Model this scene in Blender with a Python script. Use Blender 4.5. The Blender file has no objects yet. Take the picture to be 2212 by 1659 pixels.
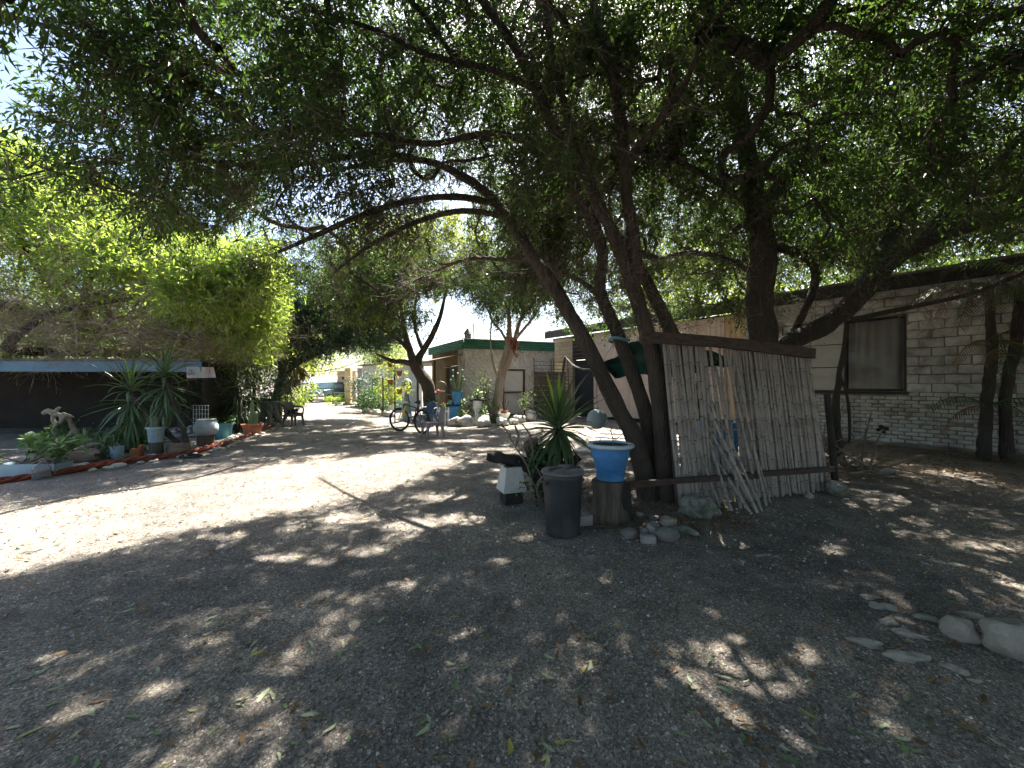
import bpy, bmesh, math, random
import numpy as np
from mathutils import Vector, Matrix, noise, Quaternion

R = math.radians
scene = bpy.context.scene
COL = scene.collection
random.seed(7)

# ------------------------------------------------------------------ camera, sky, sun, exposure
CAM_H = 1.5
cd = bpy.data.cameras.new('camera'); cam = bpy.data.objects.new('camera', cd); COL.objects.link(cam)
cam.location = (0, 0, CAM_H); cam.rotation_euler = (R(90), 0, 0)
cd.sensor_width = 36; cd.lens = 14.06; cd.clip_start = 0.05; cd.clip_end = 900
scene.camera = cam
SUN_EL, SUN_AZ = R(54), R(14)
SUN = Vector((math.cos(SUN_EL)*math.sin(SUN_AZ), math.cos(SUN_EL)*math.cos(SUN_AZ), math.sin(SUN_EL)))
w = bpy.data.worlds.new('World'); scene.world = w; w.use_nodes = True
nt = w.node_tree; nt.nodes.clear()
sky = nt.nodes.new('ShaderNodeTexSky'); sky.sky_type = 'NISHITA'; sky.sun_disc = False
sky.sun_elevation = SUN_EL; sky.sun_rotation = SUN_AZ; sky.dust_density = 2.0; sky.air_density = 1.0
bg = nt.nodes.new('ShaderNodeBackground'); bg.inputs['Strength'].default_value = 0.075
wo = nt.nodes.new('ShaderNodeOutputWorld')
nt.links.new(sky.outputs[0], bg.inputs[0]); nt.links.new(bg.outputs[0], wo.inputs[0])
sl = bpy.data.lights.new('sun', 'SUN'); sl.energy = 5.0; sl.angle = R(0.53); sl.color = (1.0, 0.95, 0.86)
so = bpy.data.objects.new('sun', sl); COL.objects.link(so)
so.rotation_euler = SUN.to_track_quat('Z', 'Y').to_euler(); so.location = (6, 24, 34)
vs = scene.view_settings
vs.view_transform = 'Standard'; vs.look = 'None'; vs.gamma = 1; vs.exposure = 2.35; vs.use_curve_mapping = False
scene.cycles.use_denoising = True
scene.cycles.max_bounces = 5; scene.cycles.diffuse_bounces = 3; scene.cycles.transmission_bounces = 4; scene.cycles.glossy_bounces = 2
scene.cycles.use_adaptive_sampling = True; scene.cycles.adaptive_threshold = 0.03
scene.cycles.transparent_max_bounces = 8; scene.cycles.caustics_reflective = False; scene.cycles.caustics_refractive = False
scene.cycles.sample_clamp_indirect = 6

# ------------------------------------------------------------------ helpers
# the photograph's pixel grid (2212 wide view of it), turned to metres: level camera, 1.5 m high
def P(u, v, Y): return Vector(((u-1106)/864*Y, Y, CAM_H-(v-829.5)/864*Y))
def G(u, v, z=0.0):
    Y = 864*CAM_H/(v-829.5); return Vector(((u-1106)/864*Y, Y, z))

def gh(x, y):
    """ground relief, metres (numpy ok)"""
    s = np.sin
    return (0.010*s(0.9*x+0.4*y+1.0)*s(0.7*y-0.3*x) + 0.006*s(2.3*x-1.1*y)*s(1.9*y+0.8*x+2) + 0.003*s(6.1*x+2.2*y)*s(5.3*y-1.7*x))

def wloc(p):
    v = Vector((0, 0, 0))
    while p is not None: v += Vector(p.location); p = p.parent
    return v

def tag(o, label=None, cat=None, group=None, kind=None):
    if label: o['label'] = label
    if cat: o['category'] = cat
    if group: o['group'] = group
    if kind: o['kind'] = kind
    return o
def thing(name, label, cat, loc=(0, 0, 0), rz=0, group=None):
    o = bpy.data.objects.new(name, None); COL.objects.link(o)
    o.empty_display_size = 0.1
    o.location = loc; o.rotation_euler = (0, 0, rz)
    return tag(o, label, cat, group)

def fix(me, smooth=True, ang=40):
    if smooth:
        me.shade_smooth()
        try: me.set_sharp_from_angle(angle=R(ang))
        except Exception: pass

class MB:
    def __init__(s): s.v = []; s.f = []
    def add(s, vs, fs):
        k = len(s.v); s.v += [tuple(v) for v in vs]; s.f += [tuple(i+k for i in f) for f in fs]; return s
    def box(s, c, size, rz=0, M=None, top=1.0):
        hx, hy, hz = size[0]/2, size[1]/2, size[2]/2
        vs = []
        for z in (-1, 1):
            k = top if z > 0 else 1
            for x, y in ((-1, -1), (1, -1), (1, 1), (-1, 1)): vs.append(Vector((x*hx*k, y*hy*k, z*hz)))
        if rz: m = Matrix.Rotation(rz, 3, 'Z'); vs = [m @ v for v in vs]
        if M is not None: vs = [M @ v for v in vs]
        vs = [v+Vector(c) for v in vs]
        return s.add(vs, [(3, 2, 1, 0), (4, 5, 6, 7), (0, 1, 5, 4), (1, 2, 6, 5), (2, 3, 7, 6), (3, 0, 4, 7)])
    def beam(s, a, b, wdt, hgt, up=(0, 0, 1)):
        a, b = Vector(a), Vector(b); d = (b-a); L = d.length; d.normalize()
        sd = d.cross(Vector(up))
        if sd.length < 1e-4: sd = d.cross(Vector((1, 0, 0)))
        sd.normalize(); u = sd.cross(d)
        vs = [p+sd*(x*wdt/2)+u*(y*hgt/2) for p in (a, b) for x, y in ((-1, -1), (1, -1), (1, 1), (-1, 1))]
        return s.add(vs, [(3, 2, 1, 0), (4, 5, 6, 7), (0, 1, 5, 4), (1, 2, 6, 5), (2, 3, 7, 6), (3, 0, 4, 7)])
    def tube(s, pts, rad, n=8, cap=True, wob=0.0, seed=0, flat=1.0):
        pts = [Vector(p) for p in pts]
        if not hasattr(rad, '__len__'): rad = [rad]*len(pts)
        vs, fs = [], []
        up = None
        for i, p in enumerate(pts):
            t = (pts[min(i+1, len(pts)-1)]-pts[max(i-1, 0)])
            if t.length < 1e-9: t = Vector((0, 0, 1))
            t.normalize()
            if up is None:
                up = Vector((0, 0, 1)) if abs(t.z) < .9 else Vector((1, 0, 0))
            x = up-t*up.dot(t)
            if x.length < 1e-6: x = t.orthogonal()
            x.normalize(); y = t.cross(x); up = x
            for k in range(n):
                a = 2*math.pi*k/n; r = rad[i]
                if wob:
                    r *= 1+wob*noise.noise(Vector((math.cos(a)*1.7+seed, math.sin(a)*1.7, i*.35+seed*3.1)))+wob*.6*noise.noise(Vector((math.cos(a)*4+seed, math.sin(a)*4, i*.9)))
                vs.append(p+x*(math.cos(a)*r)+y*(math.sin(a)*r*flat))
        for i in range(len(pts)-1):
            for k in range(n):
                a, b = i*n+k, i*n+(k+1) % n
                fs.append((a, b, b+n, a+n))
        if cap:
            fs.append(tuple(reversed(range(n)))); m = (len(pts)-1)*n; fs.append(tuple(range(m, m+n)))
        return s.add(vs, fs)
    def lathe(s, prof, n=24, c=(0, 0, 0), M=None, wob=0, seed=0):
        vs, fs = [], []
        for r, z in prof:
            for k in range(n):
                a = 2*math.pi*k/n
                rr = r*(1+wob*noise.noise(Vector((math.cos(a)*1.5+seed, math.sin(a)*1.5, z*3)))) if wob else r
                v = Vector((math.cos(a)*rr, math.sin(a)*rr, z))
                if M is not None: v = M @ v
                vs.append(v+Vector(c))
        m = len(prof)
        for i in range(m-1):
            for k in range(n):
                a, b = i*n+k, i*n+(k+1) % n
                fs.append((a, b, b+n, a+n))
        if prof[0][0] > 1e-6: fs.append(tuple(reversed(range(n))))
        if prof[-1][0] > 1e-6: fs.append(tuple(range((m-1)*n, m*n)))
        return s.add(vs, fs)
    def blob(s, c, rad, seed=0, amt=.25, sub=2, freq=1.3, M=None, flat_bottom=None):
        bm = bmesh.new(); bmesh.ops.create_icosphere(bm, subdivisions=sub, radius=1)
        vs = []
        for v in bm.verts:
            p = v.co.copy()
            k = 1+amt*noise.noise(p*freq+Vector((seed*7.3, seed*1.7, -seed*3.9)))+amt*.4*noise.noise(p*freq*2.7+Vector((seed, 3, seed*2)))
            p *= k
            p = Vector((p.x*rad[0], p.y*rad[1], p.z*rad[2]))
            if flat_bottom is not None: p.z = max(p.z, flat_bottom*rad[2])
            if M is not None: p = M @ p
            vs.append(p+Vector(c))
        bm.verts.index_update()
        fs = [tuple(v.index for v in f.verts) for f in bm.faces]
        bm.free()
        return s.add(vs, fs)
    def mesh(s, name, smooth=True, ang=40):
        me = bpy.data.meshes.new(name); me.from_pydata(s.v, [], s.f); me.update()
        fix(me, smooth, ang); return me
    def build(s, name, mat, parent=None, smooth=True, ang=40, bevel=0, local=False, remesh=0, origin=None):
        off = Vector((0, 0, 0))
        if parent is not None and not local: off = wloc(parent)
        o_loc = Vector((0, 0, 0))
        if parent is None and not local:
            a = np.array(s.v); o_loc = Vector(((a[:, 0].min()+a[:, 0].max())/2, (a[:, 1].min()+a[:, 1].max())/2, a[:, 2].min())) if origin is None else Vector(origin)
            off = o_loc
        if off.length > 0: s.v = [(x-off.x, y-off.y, z-off.z) for x, y, z in s.v]
        me = s.mesh(name, smooth, ang)
        o = bpy.data.objects.new(name, me); COL.objects.link(o)
        o.location = o_loc
        if parent is not None: o.parent = parent
        if mat: me.materials.append(mat)
        if remesh:
            m = o.modifiers.new('r', 'REMESH'); m.mode = 'VOXEL'; m.voxel_size = remesh; m.use_smooth_shade = True
            m = o.modifiers.new('s', 'SMOOTH'); m.iterations = 3
        if bevel:
            m = o.modifiers.new('b', 'BEVEL'); m.width = bevel; m.segments = 2; m.limit_method = 'ANGLE'
        return o

def dup(src, loc=None, rz=None, scale=None, label=None):
    r = src.copy(); COL.objects.link(r)
    if loc is not None: r.location = loc
    if rz is not None: r.rotation_euler = (0, 0, rz)
    if scale is not None: r.scale = scale
    if label: r['label'] = label
    for ch in list(src.children):
        c = ch.copy(); COL.objects.link(c); c.parent = r
        for g in list(ch.children):
            d = g.copy(); COL.objects.link(d); d.parent = c
    return r

def catmull(pts, rad, step=.12):
    pts = [Vector(p) for p in pts]; out, ro = [], []
    n = len(pts)
    for i in range(n-1):
        p0, p1, p2, p3 = pts[max(i-1, 0)], pts[i], pts[i+1], pts[min(i+2, n-1)]
        k = max(1, int((p2-p1).length/step))
        for j in range(k):
            t = j/k
            out.append(.5*((2*p1)+(p2-p0)*t+(2*p0-5*p1+4*p2-p3)*t*t+(3*p1-p0-3*p2+p3)*t**3))
            ro.append(rad[i]*(1-t)+rad[i+1]*t)
    out.append(pts[-1]); ro.append(rad[-1])
    return out, ro

class Wall:
    """a vertical wall line from p0 to p1; n points to the camera side"""
    def __init__(s, p0, p1):
        s.p0 = Vector((p0[0], p0[1], 0)); d = Vector((p1[0], p1[1], 0))-s.p0; s.L = d.length; s.d = d.normalized()
        s.n = Vector((s.d.y, -s.d.x, 0))
        if s.n.dot(-s.p0) < 0: s.n = -s.n
    def pt(s, a, off, z): return s.p0+s.d*a+s.n*off+Vector((0, 0, z))
    def uv(s, u, v):
        k = (u-1106)/864
        a = (k*s.p0.y-s.p0.x)/(s.d.x-k*s.d.y)
        Y = s.p0.y+s.d.y*a
        return a, CAM_H-(v-829.5)/864*Y
    def box(s, mb, a0, a1, o0, o1, z0, z1):
        vs = [s.pt(a, o, z) for z in (z0, z1) for a, o in ((a0, o0), (a1, o0), (a1, o1), (a0, o1))]
        f = [(3, 2, 1, 0), (4, 5, 6, 7), (0, 1, 5, 4), (1, 2, 6, 5), (2, 3, 7, 6), (3, 0, 4, 7)]
        if (s.d.cross(s.n)).z < 0: f = [tuple(reversed(q)) for q in f]
        return mb.add(vs, f)
    def grid(s, mb, a0, a1, z0, z1, thick, openings):
        """wall slab with openings (a0,a1,z0,z1)"""
        A = sorted(set([a0, a1]+[x for o in openings for x in o[:2]])); Z = sorted(set([z0, z1]+[x for o in openings for x in o[2:]]))
        A = [x for x in A if a0 <= x <= a1]; Z = [x for x in Z if z0 <= x <= z1]
        solid = lambda i, j: 0 <= i < len(A)-1 and 0 <= j < len(Z)-1 and not any(o[0]-1e-6 <= A[i] and A[i+1] <= o[1]+1e-6 and o[2]-1e-6 <= Z[j] and Z[j+1] <= o[3]+1e-6 for o in openings)
        for i in range(len(A)-1):
            for j in range(len(Z)-1):
                if not solid(i, j): continue
                x0, x1, y0, y1 = A[i], A[i+1], Z[j], Z[j+1]
                q = lambda *c: mb.add([s.pt(*p) for p in c], [(0, 1, 2, 3)])
                q((x0, 0, y0), (x1, 0, y0), (x1, 0, y1), (x0, 0, y1))
                q((x0, -thick, y1), (x1, -thick, y1), (x1, -thick, y0), (x0, -thick, y0))
                if not solid(i-1, j): q((x0, 0, y1), (x0, -thick, y1), (x0, -thick, y0), (x0, 0, y0))
                if not solid(i+1, j): q((x1, 0, y0), (x1, -thick, y0), (x1, -thick, y1), (x1, 0, y1))
                if not solid(i, j-1): q((x0, 0, y0), (x0, -thick, y0), (x1, -thick, y0), (x1, 0, y0))
                if not solid(i, j+1): q((x0, 0, y1), (x1, 0, y1), (x1, -thick, y1), (x0, -thick, y1))
        return mb

# ------------------------------------------------------------------ materials
def newmat(name):
    m = bpy.data.materials.new(name); m.use_nodes = True; nt = m.node_tree
    b = nt.nodes['Principled BSDF']; return m, nt, b
def N(nt, kind, **kw):
    n = nt.nodes.new(kind)
    for k, v in kw.items():
        if k in n.inputs: n.inputs[k].default_value = v
        else: setattr(n, k, v)
    return n
def ramp(nt, fac, stops):
    r = nt.nodes.new('ShaderNodeValToRGB'); e = r.color_ramp.elements
    while len(e) < len(stops): e.new(.5)
    for x, (p, c) in zip(e, stops): x.position = p; x.color = (*c, 1)
    nt.links.new(fac, r.inputs[0]); return r.outputs[0]
def bump(nt, b, h, strength=.4, dist=.01):
    n = N(nt, 'ShaderNodeBump', Strength=strength, Distance=dist); nt.links.new(h, n.inputs['Height'])
    nt.links.new(n.outputs[0], b.inputs['Normal'])
def coords(nt, scale=(1, 1, 1), obj=True):
    tc = N(nt, 'ShaderNodeTexCoord'); mp = N(nt, 'ShaderNodeMapping'); mp.inputs['Scale'].default_value = scale
    nt.links.new(tc.outputs['Object' if obj else 'Generated'], mp.inputs[0]); return mp.outputs[0]
def nz(nt, vec, scale, detail=5, rough=.6, out=0):
    n = N(nt, 'ShaderNodeTexNoise', Scale=scale, Detail=detail, Roughness=rough); nt.links.new(vec, n.inputs['Vector']); return n.outputs[out]
def plain(name, col, rough=.6, var=.25, scale=6, bmp=.3, bscale=40, bdist=.004, metal=0, dirt=None, dirt_amt=.5, stretch=(1, 1, 1), spec=.4):
    """painted / plastic / wood-like surface with mottled colour, optional dirt and fine relief"""
    m, nt, b = newmat(name); v = coords(nt, stretch)
    lo = tuple(c*(1-var) for c in col); hi = tuple(min(1, c*(1+var)) for c in col)
    f = nz(nt, v, scale); c = ramp(nt, f, [(.3, lo), (.7, hi)])
    if dirt:
        f2 = nz(nt, v, scale*.45, 8, .7)
        mx = N(nt, 'ShaderNodeMix', data_type='RGBA'); rr = ramp(nt, f2, [(1-dirt_amt-.12, (0, 0, 0)), (1-dirt_amt+.12, (1, 1, 1))])
        nt.links.new(rr, mx.inputs[0]); nt.links.new(c, mx.inputs[6]); mx.inputs[7].default_value = (*dirt, 1); c = mx.outputs[2]
    nt.links.new(c, b.inputs['Base Color']); b.inputs['Roughness'].default_value = rough; b.inputs['Metallic'].default_value = metal
    b.inputs['Specular IOR Level'].default_value = spec
    if bmp: bump(nt, b, nz(nt, v, bscale, 4), bmp, bdist)
    return m
def leafmat(name, col, trans, rough=.45, tfac=.45, hue=.35, dead=None):
    m, nt, b = newmat(name)
    g = N(nt, 'ShaderNodeNewGeometry')
    f = g.outputs['Random Per Island']
    lo = tuple(c*(1-hue) for c in col); hi = tuple(c*(1+hue) for c in col)
    st = [(0, lo), (.9, hi)]
    if dead: st = [(0, lo), (.9, hi), (.93, dead), (1, dead)]
    c = ramp(nt, f, st); nt.links.new(c, b.inputs['Base Color'])
    b.inputs['Roughness'].default_value = rough; b.inputs['Specular IOR Level'].default_value = .45
    t = N(nt, 'ShaderNodeBsdfTranslucent'); lo = tuple(c*(1-hue) for c in trans); hi = tuple(min(1, c*(1+hue)) for c in trans)
    c2 = ramp(nt, f, [(0, lo), (1, hi)]); nt.links.new(c2, t.inputs[0])
    mx = N(nt, 'ShaderNodeMixShader'); mx.inputs[0].default_value = tfac
    nt.links.new(b.outputs[0], mx.inputs[1]); nt.links.new(t.outputs[0], mx.inputs[2])
    nt.links.new(mx.outputs[0], nt.nodes['Material Output'].inputs[0]); return m
def barkmat(name, lo, hi, scale=9):
    m, nt, b = newmat(name); v = coords(nt, (1, 1, .22))
    f = nz(nt, v, scale, 8, .7); f2 = nz(nt, coords(nt), 1.7, 4)
    mm = N(nt, 'ShaderNodeMath', operation='MULTIPLY_ADD'); mm.inputs[1].default_value = .6
    nt.links.new(f, mm.inputs[0]); 
    m2 = N(nt, 'ShaderNodeMath', operation='MULTIPLY'); m2.inputs[1].default_value = .45; nt.links.new(f2, m2.inputs[0]); nt.links.new(m2.outputs[0], mm.inputs[2])
    c = ramp(nt, mm.outputs[0], [(.32, lo), (.72, hi)]); nt.links.new(c, b.inputs['Base Color']); b.inputs['Roughness'].default_value = .9
    vo = N(nt, 'ShaderNodeTexVoronoi', Scale=scale*3.2, feature='DISTANCE_TO_EDGE'); nt.links.new(v, vo.inputs['Vector'])
    ad = N(nt, 'ShaderNodeMath', operation='ADD'); nt.links.new(f, ad.inputs[0]); nt.links.new(vo.outputs[0], ad.inputs[1])
    bump(nt, b, ad.outputs[0], 1.0, .05); return m

M = {}
M['bark'] = barkmat('bark_brown', (.022, .017, .013), (.10, .077, .058))
M['bark2'] = barkmat('bark_dark', (.018, .015, .012), (.075, .062, .048))
M['bark_pale'] = barkmat('bark_pale', (.16, .125, .095), (.42, .35, .28), 6)
M['twig'] = plain('twig', (.16, .13, .10), .9, .4, 5, 0)
M['twig_pale'] = plain('twig_pale', (.33, .27, .2), .9, .4, 5, 0)
M['leaf'] = leafmat('leaf_canopy', (.026, .048, .018), (.112, .205, .028), .42, .41)
M['leaf2'] = leafmat('leaf_canopy_right', (.026, .045, .015), (.12, .185, .025), .45, .41)
M['leaf_bright'] = leafmat('leaf_bright', (.135, .215, .042), (.42, .56, .075), .45, .52, .38, (.3, .24, .05))
M['leaf_dark'] = leafmat('leaf_blue_green', (.03, .065, .042), (.06, .14, .045), .45, .25)
M['leaf_yellow'] = leafmat('leaf_yellow_green', (.09, .13, .025), (.38, .45, .05), .45, .5, .35, (.3, .2, .04))
M['leaf_far'] = leafmat('leaf_far', (.12, .17, .06), (.4, .48, .12), .5, .45)
M['leaf_hang'] = leafmat('leaf_hanging', (.05, .085, .035), (.16, .24, .05), .5, .4)
M['leaf_shrub'] = leafmat('leaf_shrub', (.035, .085, .02), (.12, .26, .04), .45, .35)
M['leaf_grey'] = leafmat('leaf_grey_green', (.15, .19, .12), (.2, .3, .1), .5, .3)
M['leaf_dry'] = leafmat('leaf_dry', (.20, .12, .055), (.25, .14, .05), .7, .3, .45)
M['leaf_fallen'] = leafmat('leaf_fallen', (.11, .15, .07), (.15, .2, .06), .5, .15, .4)
M['leaf_red'] = leafmat('leaf_red', (.22, .05, .025), (.25, .06, .03), .7, .3)
# ------------------------------------------------------------------ ground
def ground_mat():
    m, nt, b = newmat('sandy_gravel'); v = coords(nt)
    big = nz(nt, v, .45, 4, .55); mid = nz(nt, v, 3.2, 6, .65); fine = nz(nt, v, 55, 6, .75)
    vo = N(nt, 'ShaderNodeTexVoronoi', Scale=95); nt.links.new(v, vo.inputs['Vector'])
    vo2 = N(nt, 'ShaderNodeTexVoronoi', Scale=210); nt.links.new(v, vo2.inputs['Vector'])
    base = ramp(nt, big, [(.36, (.16, .151, .143)), (.52, (.235, .217, .195)), (.68, (.31, .28, .24))])
    spk = ramp(nt, vo.outputs['Color'], [(.0, (.28, .28, .29)), (.45, (.62, .60, .58)), (.82, (.95, .93, .9)), (.97, (1.9, 1.85, 1.75))])
    sp2 = ramp(nt, vo2.outputs['Color'], [(.0, (.5, .5, .5)), (.8, (1.1, 1.1, 1.1)), (1, (1.7, 1.7, 1.7))])
    fn = ramp(nt, fine, [(.3, (.6, .6, .6)), (.7, (1.3, 1.3, 1.3))]); md = ramp(nt, mid, [(.28, (.58, .58, .59)), (.72, (1.32, 1.29, 1.24))])
    c = base
    for k in (spk, sp2, fn, md):
        mx = N(nt, 'ShaderNodeMix', data_type='RGBA', blend_type='MULTIPLY'); mx.inputs[0].default_value = 1
        nt.links.new(c, mx.inputs[6]); nt.links.new(k, mx.inputs[7]); c = mx.outputs[2]
    g = N(nt, 'ShaderNodeMix', data_type='RGBA', blend_type='MULTIPLY'); g.inputs[0].default_value = 1; g.inputs[7].default_value = (1.74, 1.71, 1.68, 1)
    nt.links.new(c, g.inputs[6]); nt.links.new(g.outputs[2], b.inputs['Base Color']); b.inputs['Roughness'].default_value = .93
    b.inputs['Specular IOR Level'].default_value = .25
    ad = N(nt, 'ShaderNodeMath', operation='MULTIPLY_ADD'); ad.inputs[1].default_value = .5
    nt.links.new(vo.outputs['Distance'], ad.inputs[0]); nt.links.new(fine, ad.inputs[2])
    ad2 = N(nt, 'ShaderNodeMath', operation='MULTIPLY_ADD'); ad2.inputs[1].default_value = 1.6; nt.links.new(mid, ad2.inputs[0]); nt.links.new(ad.outputs[0], ad2.inputs[2])
    bump(nt, b, ad2.outputs[0], .85, .016); return m
M['ground'] = ground_mat()
def axis(lo, hi, fine_lo, fine_hi, st):
    a = list(np.arange(fine_lo, fine_hi, st)); k = st; x = fine_hi
    while x < hi: a.append(x); k *= 1.22; x += k
    a.append(hi); k = st; x = fine_lo-st
    b = []
    while x > lo: b.append(x); k *= 1.22; x -= k
    b.append(lo); return np.array(b[::-1]+a)
gx, gy = axis(-260, 260, -9, 9, .07), axis(-120, 420, .6, 9, .07)
XX, YY = np.meshgrid(gx, gy); rs = np.random.RandomState(3)
ZZ = gh(XX, YY)+(rs.rand(*XX.shape)-.5)*.004*np.exp(-((YY-2)/6)**2)
# wheel ruts pressed into the gravel
for (a, bb, c0) in ((.55, 0, -1.2), (.55, 0, .35)):
    dd = (XX-(c0+(YY-4)*-.42)); ZZ = ZZ-.012*np.exp(-(dd/.14)**2)*((YY > 1) & (YY < 9))
vv = np.stack([XX, YY, ZZ], -1).reshape(-1, 3); nx = len(gx)
idx = np.arange(len(vv)).reshape(len(gy), nx)
ff = np.stack([idx[:-1, :-1], idx[:-1, 1:], idx[1:, 1:], idx[1:, :-1]], -1).reshape(-1, 4)

def fast_mesh(name, verts, faces, mat, parent=None, smooth=False):
    """verts (n,3), faces (m,k) numpy"""
    me = bpy.data.meshes.new(name); n, (m, k) = len(verts), faces.shape
    me.vertices.add(n); me.vertices.foreach_set('co', np.ascontiguousarray(verts, dtype=np.float32).ravel())
    me.loops.add(m*k); me.loops.foreach_set('vertex_index', np.ascontiguousarray(faces, dtype=np.int32).ravel())
    me.polygons.add(m); me.polygons.foreach_set('loop_start', np.arange(0, m*k, k, dtype=np.int32))
    if smooth: me.polygons.foreach_set('use_smooth', np.ones(m, dtype=bool))
    me.update(calc_edges=True); me.validate()
    o = bpy.data.objects.new(name, me); COL.objects.link(o); me.materials.append(mat)
    if parent is not None: o.parent = parent
    return o
gr = fast_mesh('ground', vv, ff, M['ground'], smooth=True); gr['kind'] = 'structure'

# ------------------------------------------------------------------ foliage engine
NS = np.array(SUN)
def proj(p):  # where a canopy point's shadow falls on the ground
    return p[:, :2]-NS[:2]*(p[:, 2:3]/NS[2])
POLY = np.array([G(u, v)[:2] for u, v in ((-120, 1128), (-120, 1275), (0, 1246), (180, 1205), (350, 1162), (520, 1126), (640, 1106), (760, 1070), (880, 1040), (1000, 995), (900, 976), (760, 992), (560, 1018), (400, 1042), (200, 1075))])
DAP = []
for u, v, rx, ry in ((1640, 1462, 95, 32), (1560, 1395, 55, 22), (1735, 1415, 70, 22), (1390, 1445, 24, 40), (1395, 1348, 34, 14), (1322, 1262, 17, 12), (1240, 1385, 18, 14), (1010, 1385, 40, 18),
                     (985, 1425, 22, 20), (720, 1600, 36, 34), (580, 1640, 26, 16), (560, 1520, 50, 26), (345, 1490, 60, 22), (880, 1262, 36, 14), (610, 1205, 70, 10), (790, 1190, 60, 14), (900, 1130, 70, 16), (690, 1215, 40, 10), (250, 1290, 60, 14),
                     (1000, 1120, 60, 16), (2150, 1465, 60, 20), (1960, 1300, 30, 8), (2120, 1180, 40, 8), (2190, 1260, 40, 9), (1560, 1560, 70, 26), (1500, 1500, 30, 20), (1900, 1235, 25, 6), (1790, 1190, 22, 5), (1690, 1600, 60, 22),
                     (740, 1385, 46, 9), (460, 1385, 50, 10), (120, 1420, 60, 14), (840, 1480, 24, 12), (1120, 1300, 26, 9), (1560, 1330, 26, 9), (960, 1075, 80, 10), (760, 1120, 80, 12), (480, 1160, 70, 9),
                     (1090, 1040, 46, 6), (700, 985, 60, 4), (840, 955, 60, 3), (980, 952, 70, 4), (1060, 970, 60, 4), (600, 960, 50, 4), (900, 930, 40, 3), (820, 905, 40, 2)):
    g = G(u, v); DAP.append((g.x, g.y, .88*rx/864*g.y, .88*ry*g.y*g.y/1296))
rd = random.Random(41)
for k in range(70):
    u, v = rd.uniform(60, 2150), 1110+520*rd.random()**1.2; g = G(u, v); s = rd.uniform(9, 24); DAP.append((g.x, g.y, s/864*g.y, s*rd.uniform(.3, .6)*g.y*g.y/1296))
DAP = np.array(DAP)  # wanted sun flecks on the ground; crowns are thinned to let them through
def inside(q, poly):
    r = np.zeros(len(q), bool); j = len(poly)-1
    for i in range(len(poly)):
        xi, yi, xj, yj = *poly[i], *poly[j]
        r ^= ((yi > q[:, 1]) != (yj > q[:, 1])) & (q[:, 0] < (xj-xi)*(q[:, 1]-yi)/(yj-yi+1e-12)+xi); j = i
    return r
def gaps(p, rng, soft=.10):
    """True where leaves are left out so sun reaches the chosen ground patches"""
    q = proj(p); q = q+rng.normal(0, 1, q.shape)*soft*np.clip(q[:, 1:2]/5, .3, 1.5)
    g = inside(q+rng.normal(0, 1, q.shape)*np.array([.22, .20]), POLY)
    for x, y, a, b in DAP: g |= ((q[:, 0]-x)/a)**2+((q[:, 1]-y)/b)**2 < rng.rand(len(q))*.5+.7
    n1 = np.sin(q[:, 0]*5.1+1.3*np.sin(q[:, 1]*2.3))*np.sin(q[:, 1]*4.3+1.7*np.sin(q[:, 0]*3.1)+1)
    g |= (q[:, 1] > 6.0) & (q[:, 1] < 30) & (q[:, 0] < 3.5) & (n1 > .74)
    return g
def unit(a): return a/np.maximum(np.linalg.norm(a, axis=1, keepdims=True), 1e-9)

def leaf_mesh(name, pos, dirn, nrm, L, W, mat, parent, rich=True, curl=.12):
    n = len(pos); side = unit(np.cross(dirn, nrm)); up = np.cross(side, dirn)
    L = L.reshape(-1, 1); W = W.reshape(-1, 1)
    if rich:
        V = np.stack([pos, pos+dirn*L*.3+side*W*.46+up*W*.25, pos+dirn*L*.68+side*W*.40+up*(W*.2-L*curl*.4), pos+dirn*L-up*L*curl,
                      pos+dirn*L*.68-side*W*.40+up*(W*.2-L*curl*.4), pos+dirn*L*.3-side*W*.46+up*W*.25], 1).reshape(-1, 3)
        k = (np.arange(n)*6)[:, None]
        F = np.concatenate([k+np.array([0, 3, 2, 1]), k+np.array([0, 5, 4, 3])], 1).reshape(-1, 4)
    else:
        V = np.stack([pos, pos+dirn*L*.45+side*W*.5+up*W*.15, pos+dirn*L-up*L*curl, pos+dirn*L*.45-side*W*.5+up*W*.15], 1).reshape(-1, 3)
        k = (np.arange(n)*4)[:, None]
        F = np.concatenate([k+np.array([0, 2, 1]), k+np.array([0, 3, 2])], 1).reshape(-1, 3)
    if parent is not None: V = V-np.array(wloc(parent))
    return fast_mesh(name, V, F, mat, parent)

def twig_mesh(name, a, b, r, mat, parent, cone=False):
    n = len(a); d = unit(b-a); x = unit(np.cross(d, np.array([.3, .5, .81]))); y = np.cross(d, x); r = np.asarray(r).reshape(-1, 1)
    ring = [x*math.cos(t)+y*math.sin(t) for t in (0, 2.0944, 4.18879)]
    if cone:
        V = np.stack([a+k*r for k in ring]+[b], 1).reshape(-1, 3)-(np.array(wloc(parent)) if parent is not None else 0)
        k = (np.arange(n)*4)[:, None]; return fast_mesh(name, V, np.concatenate([k+np.array(q) for q in ([0, 1, 3], [1, 2, 3], [2, 0, 3])], 1).reshape(-1, 3), mat, parent)
    V = np.stack([a+k*r for k in ring]+[b+k*r*.45 for k in ring], 1).reshape(-1, 3)
    k = (np.arange(n)*6)[:, None]; F = np.concatenate([k+np.array(q) for q in ([0, 1, 4, 3], [1, 2, 5, 4], [2, 0, 3, 5])], 1).reshape(-1, 4)
    if parent is not None: V = V-np.array(wloc(parent))
    o = fast_mesh(name, V, F, mat, parent); return o

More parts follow.
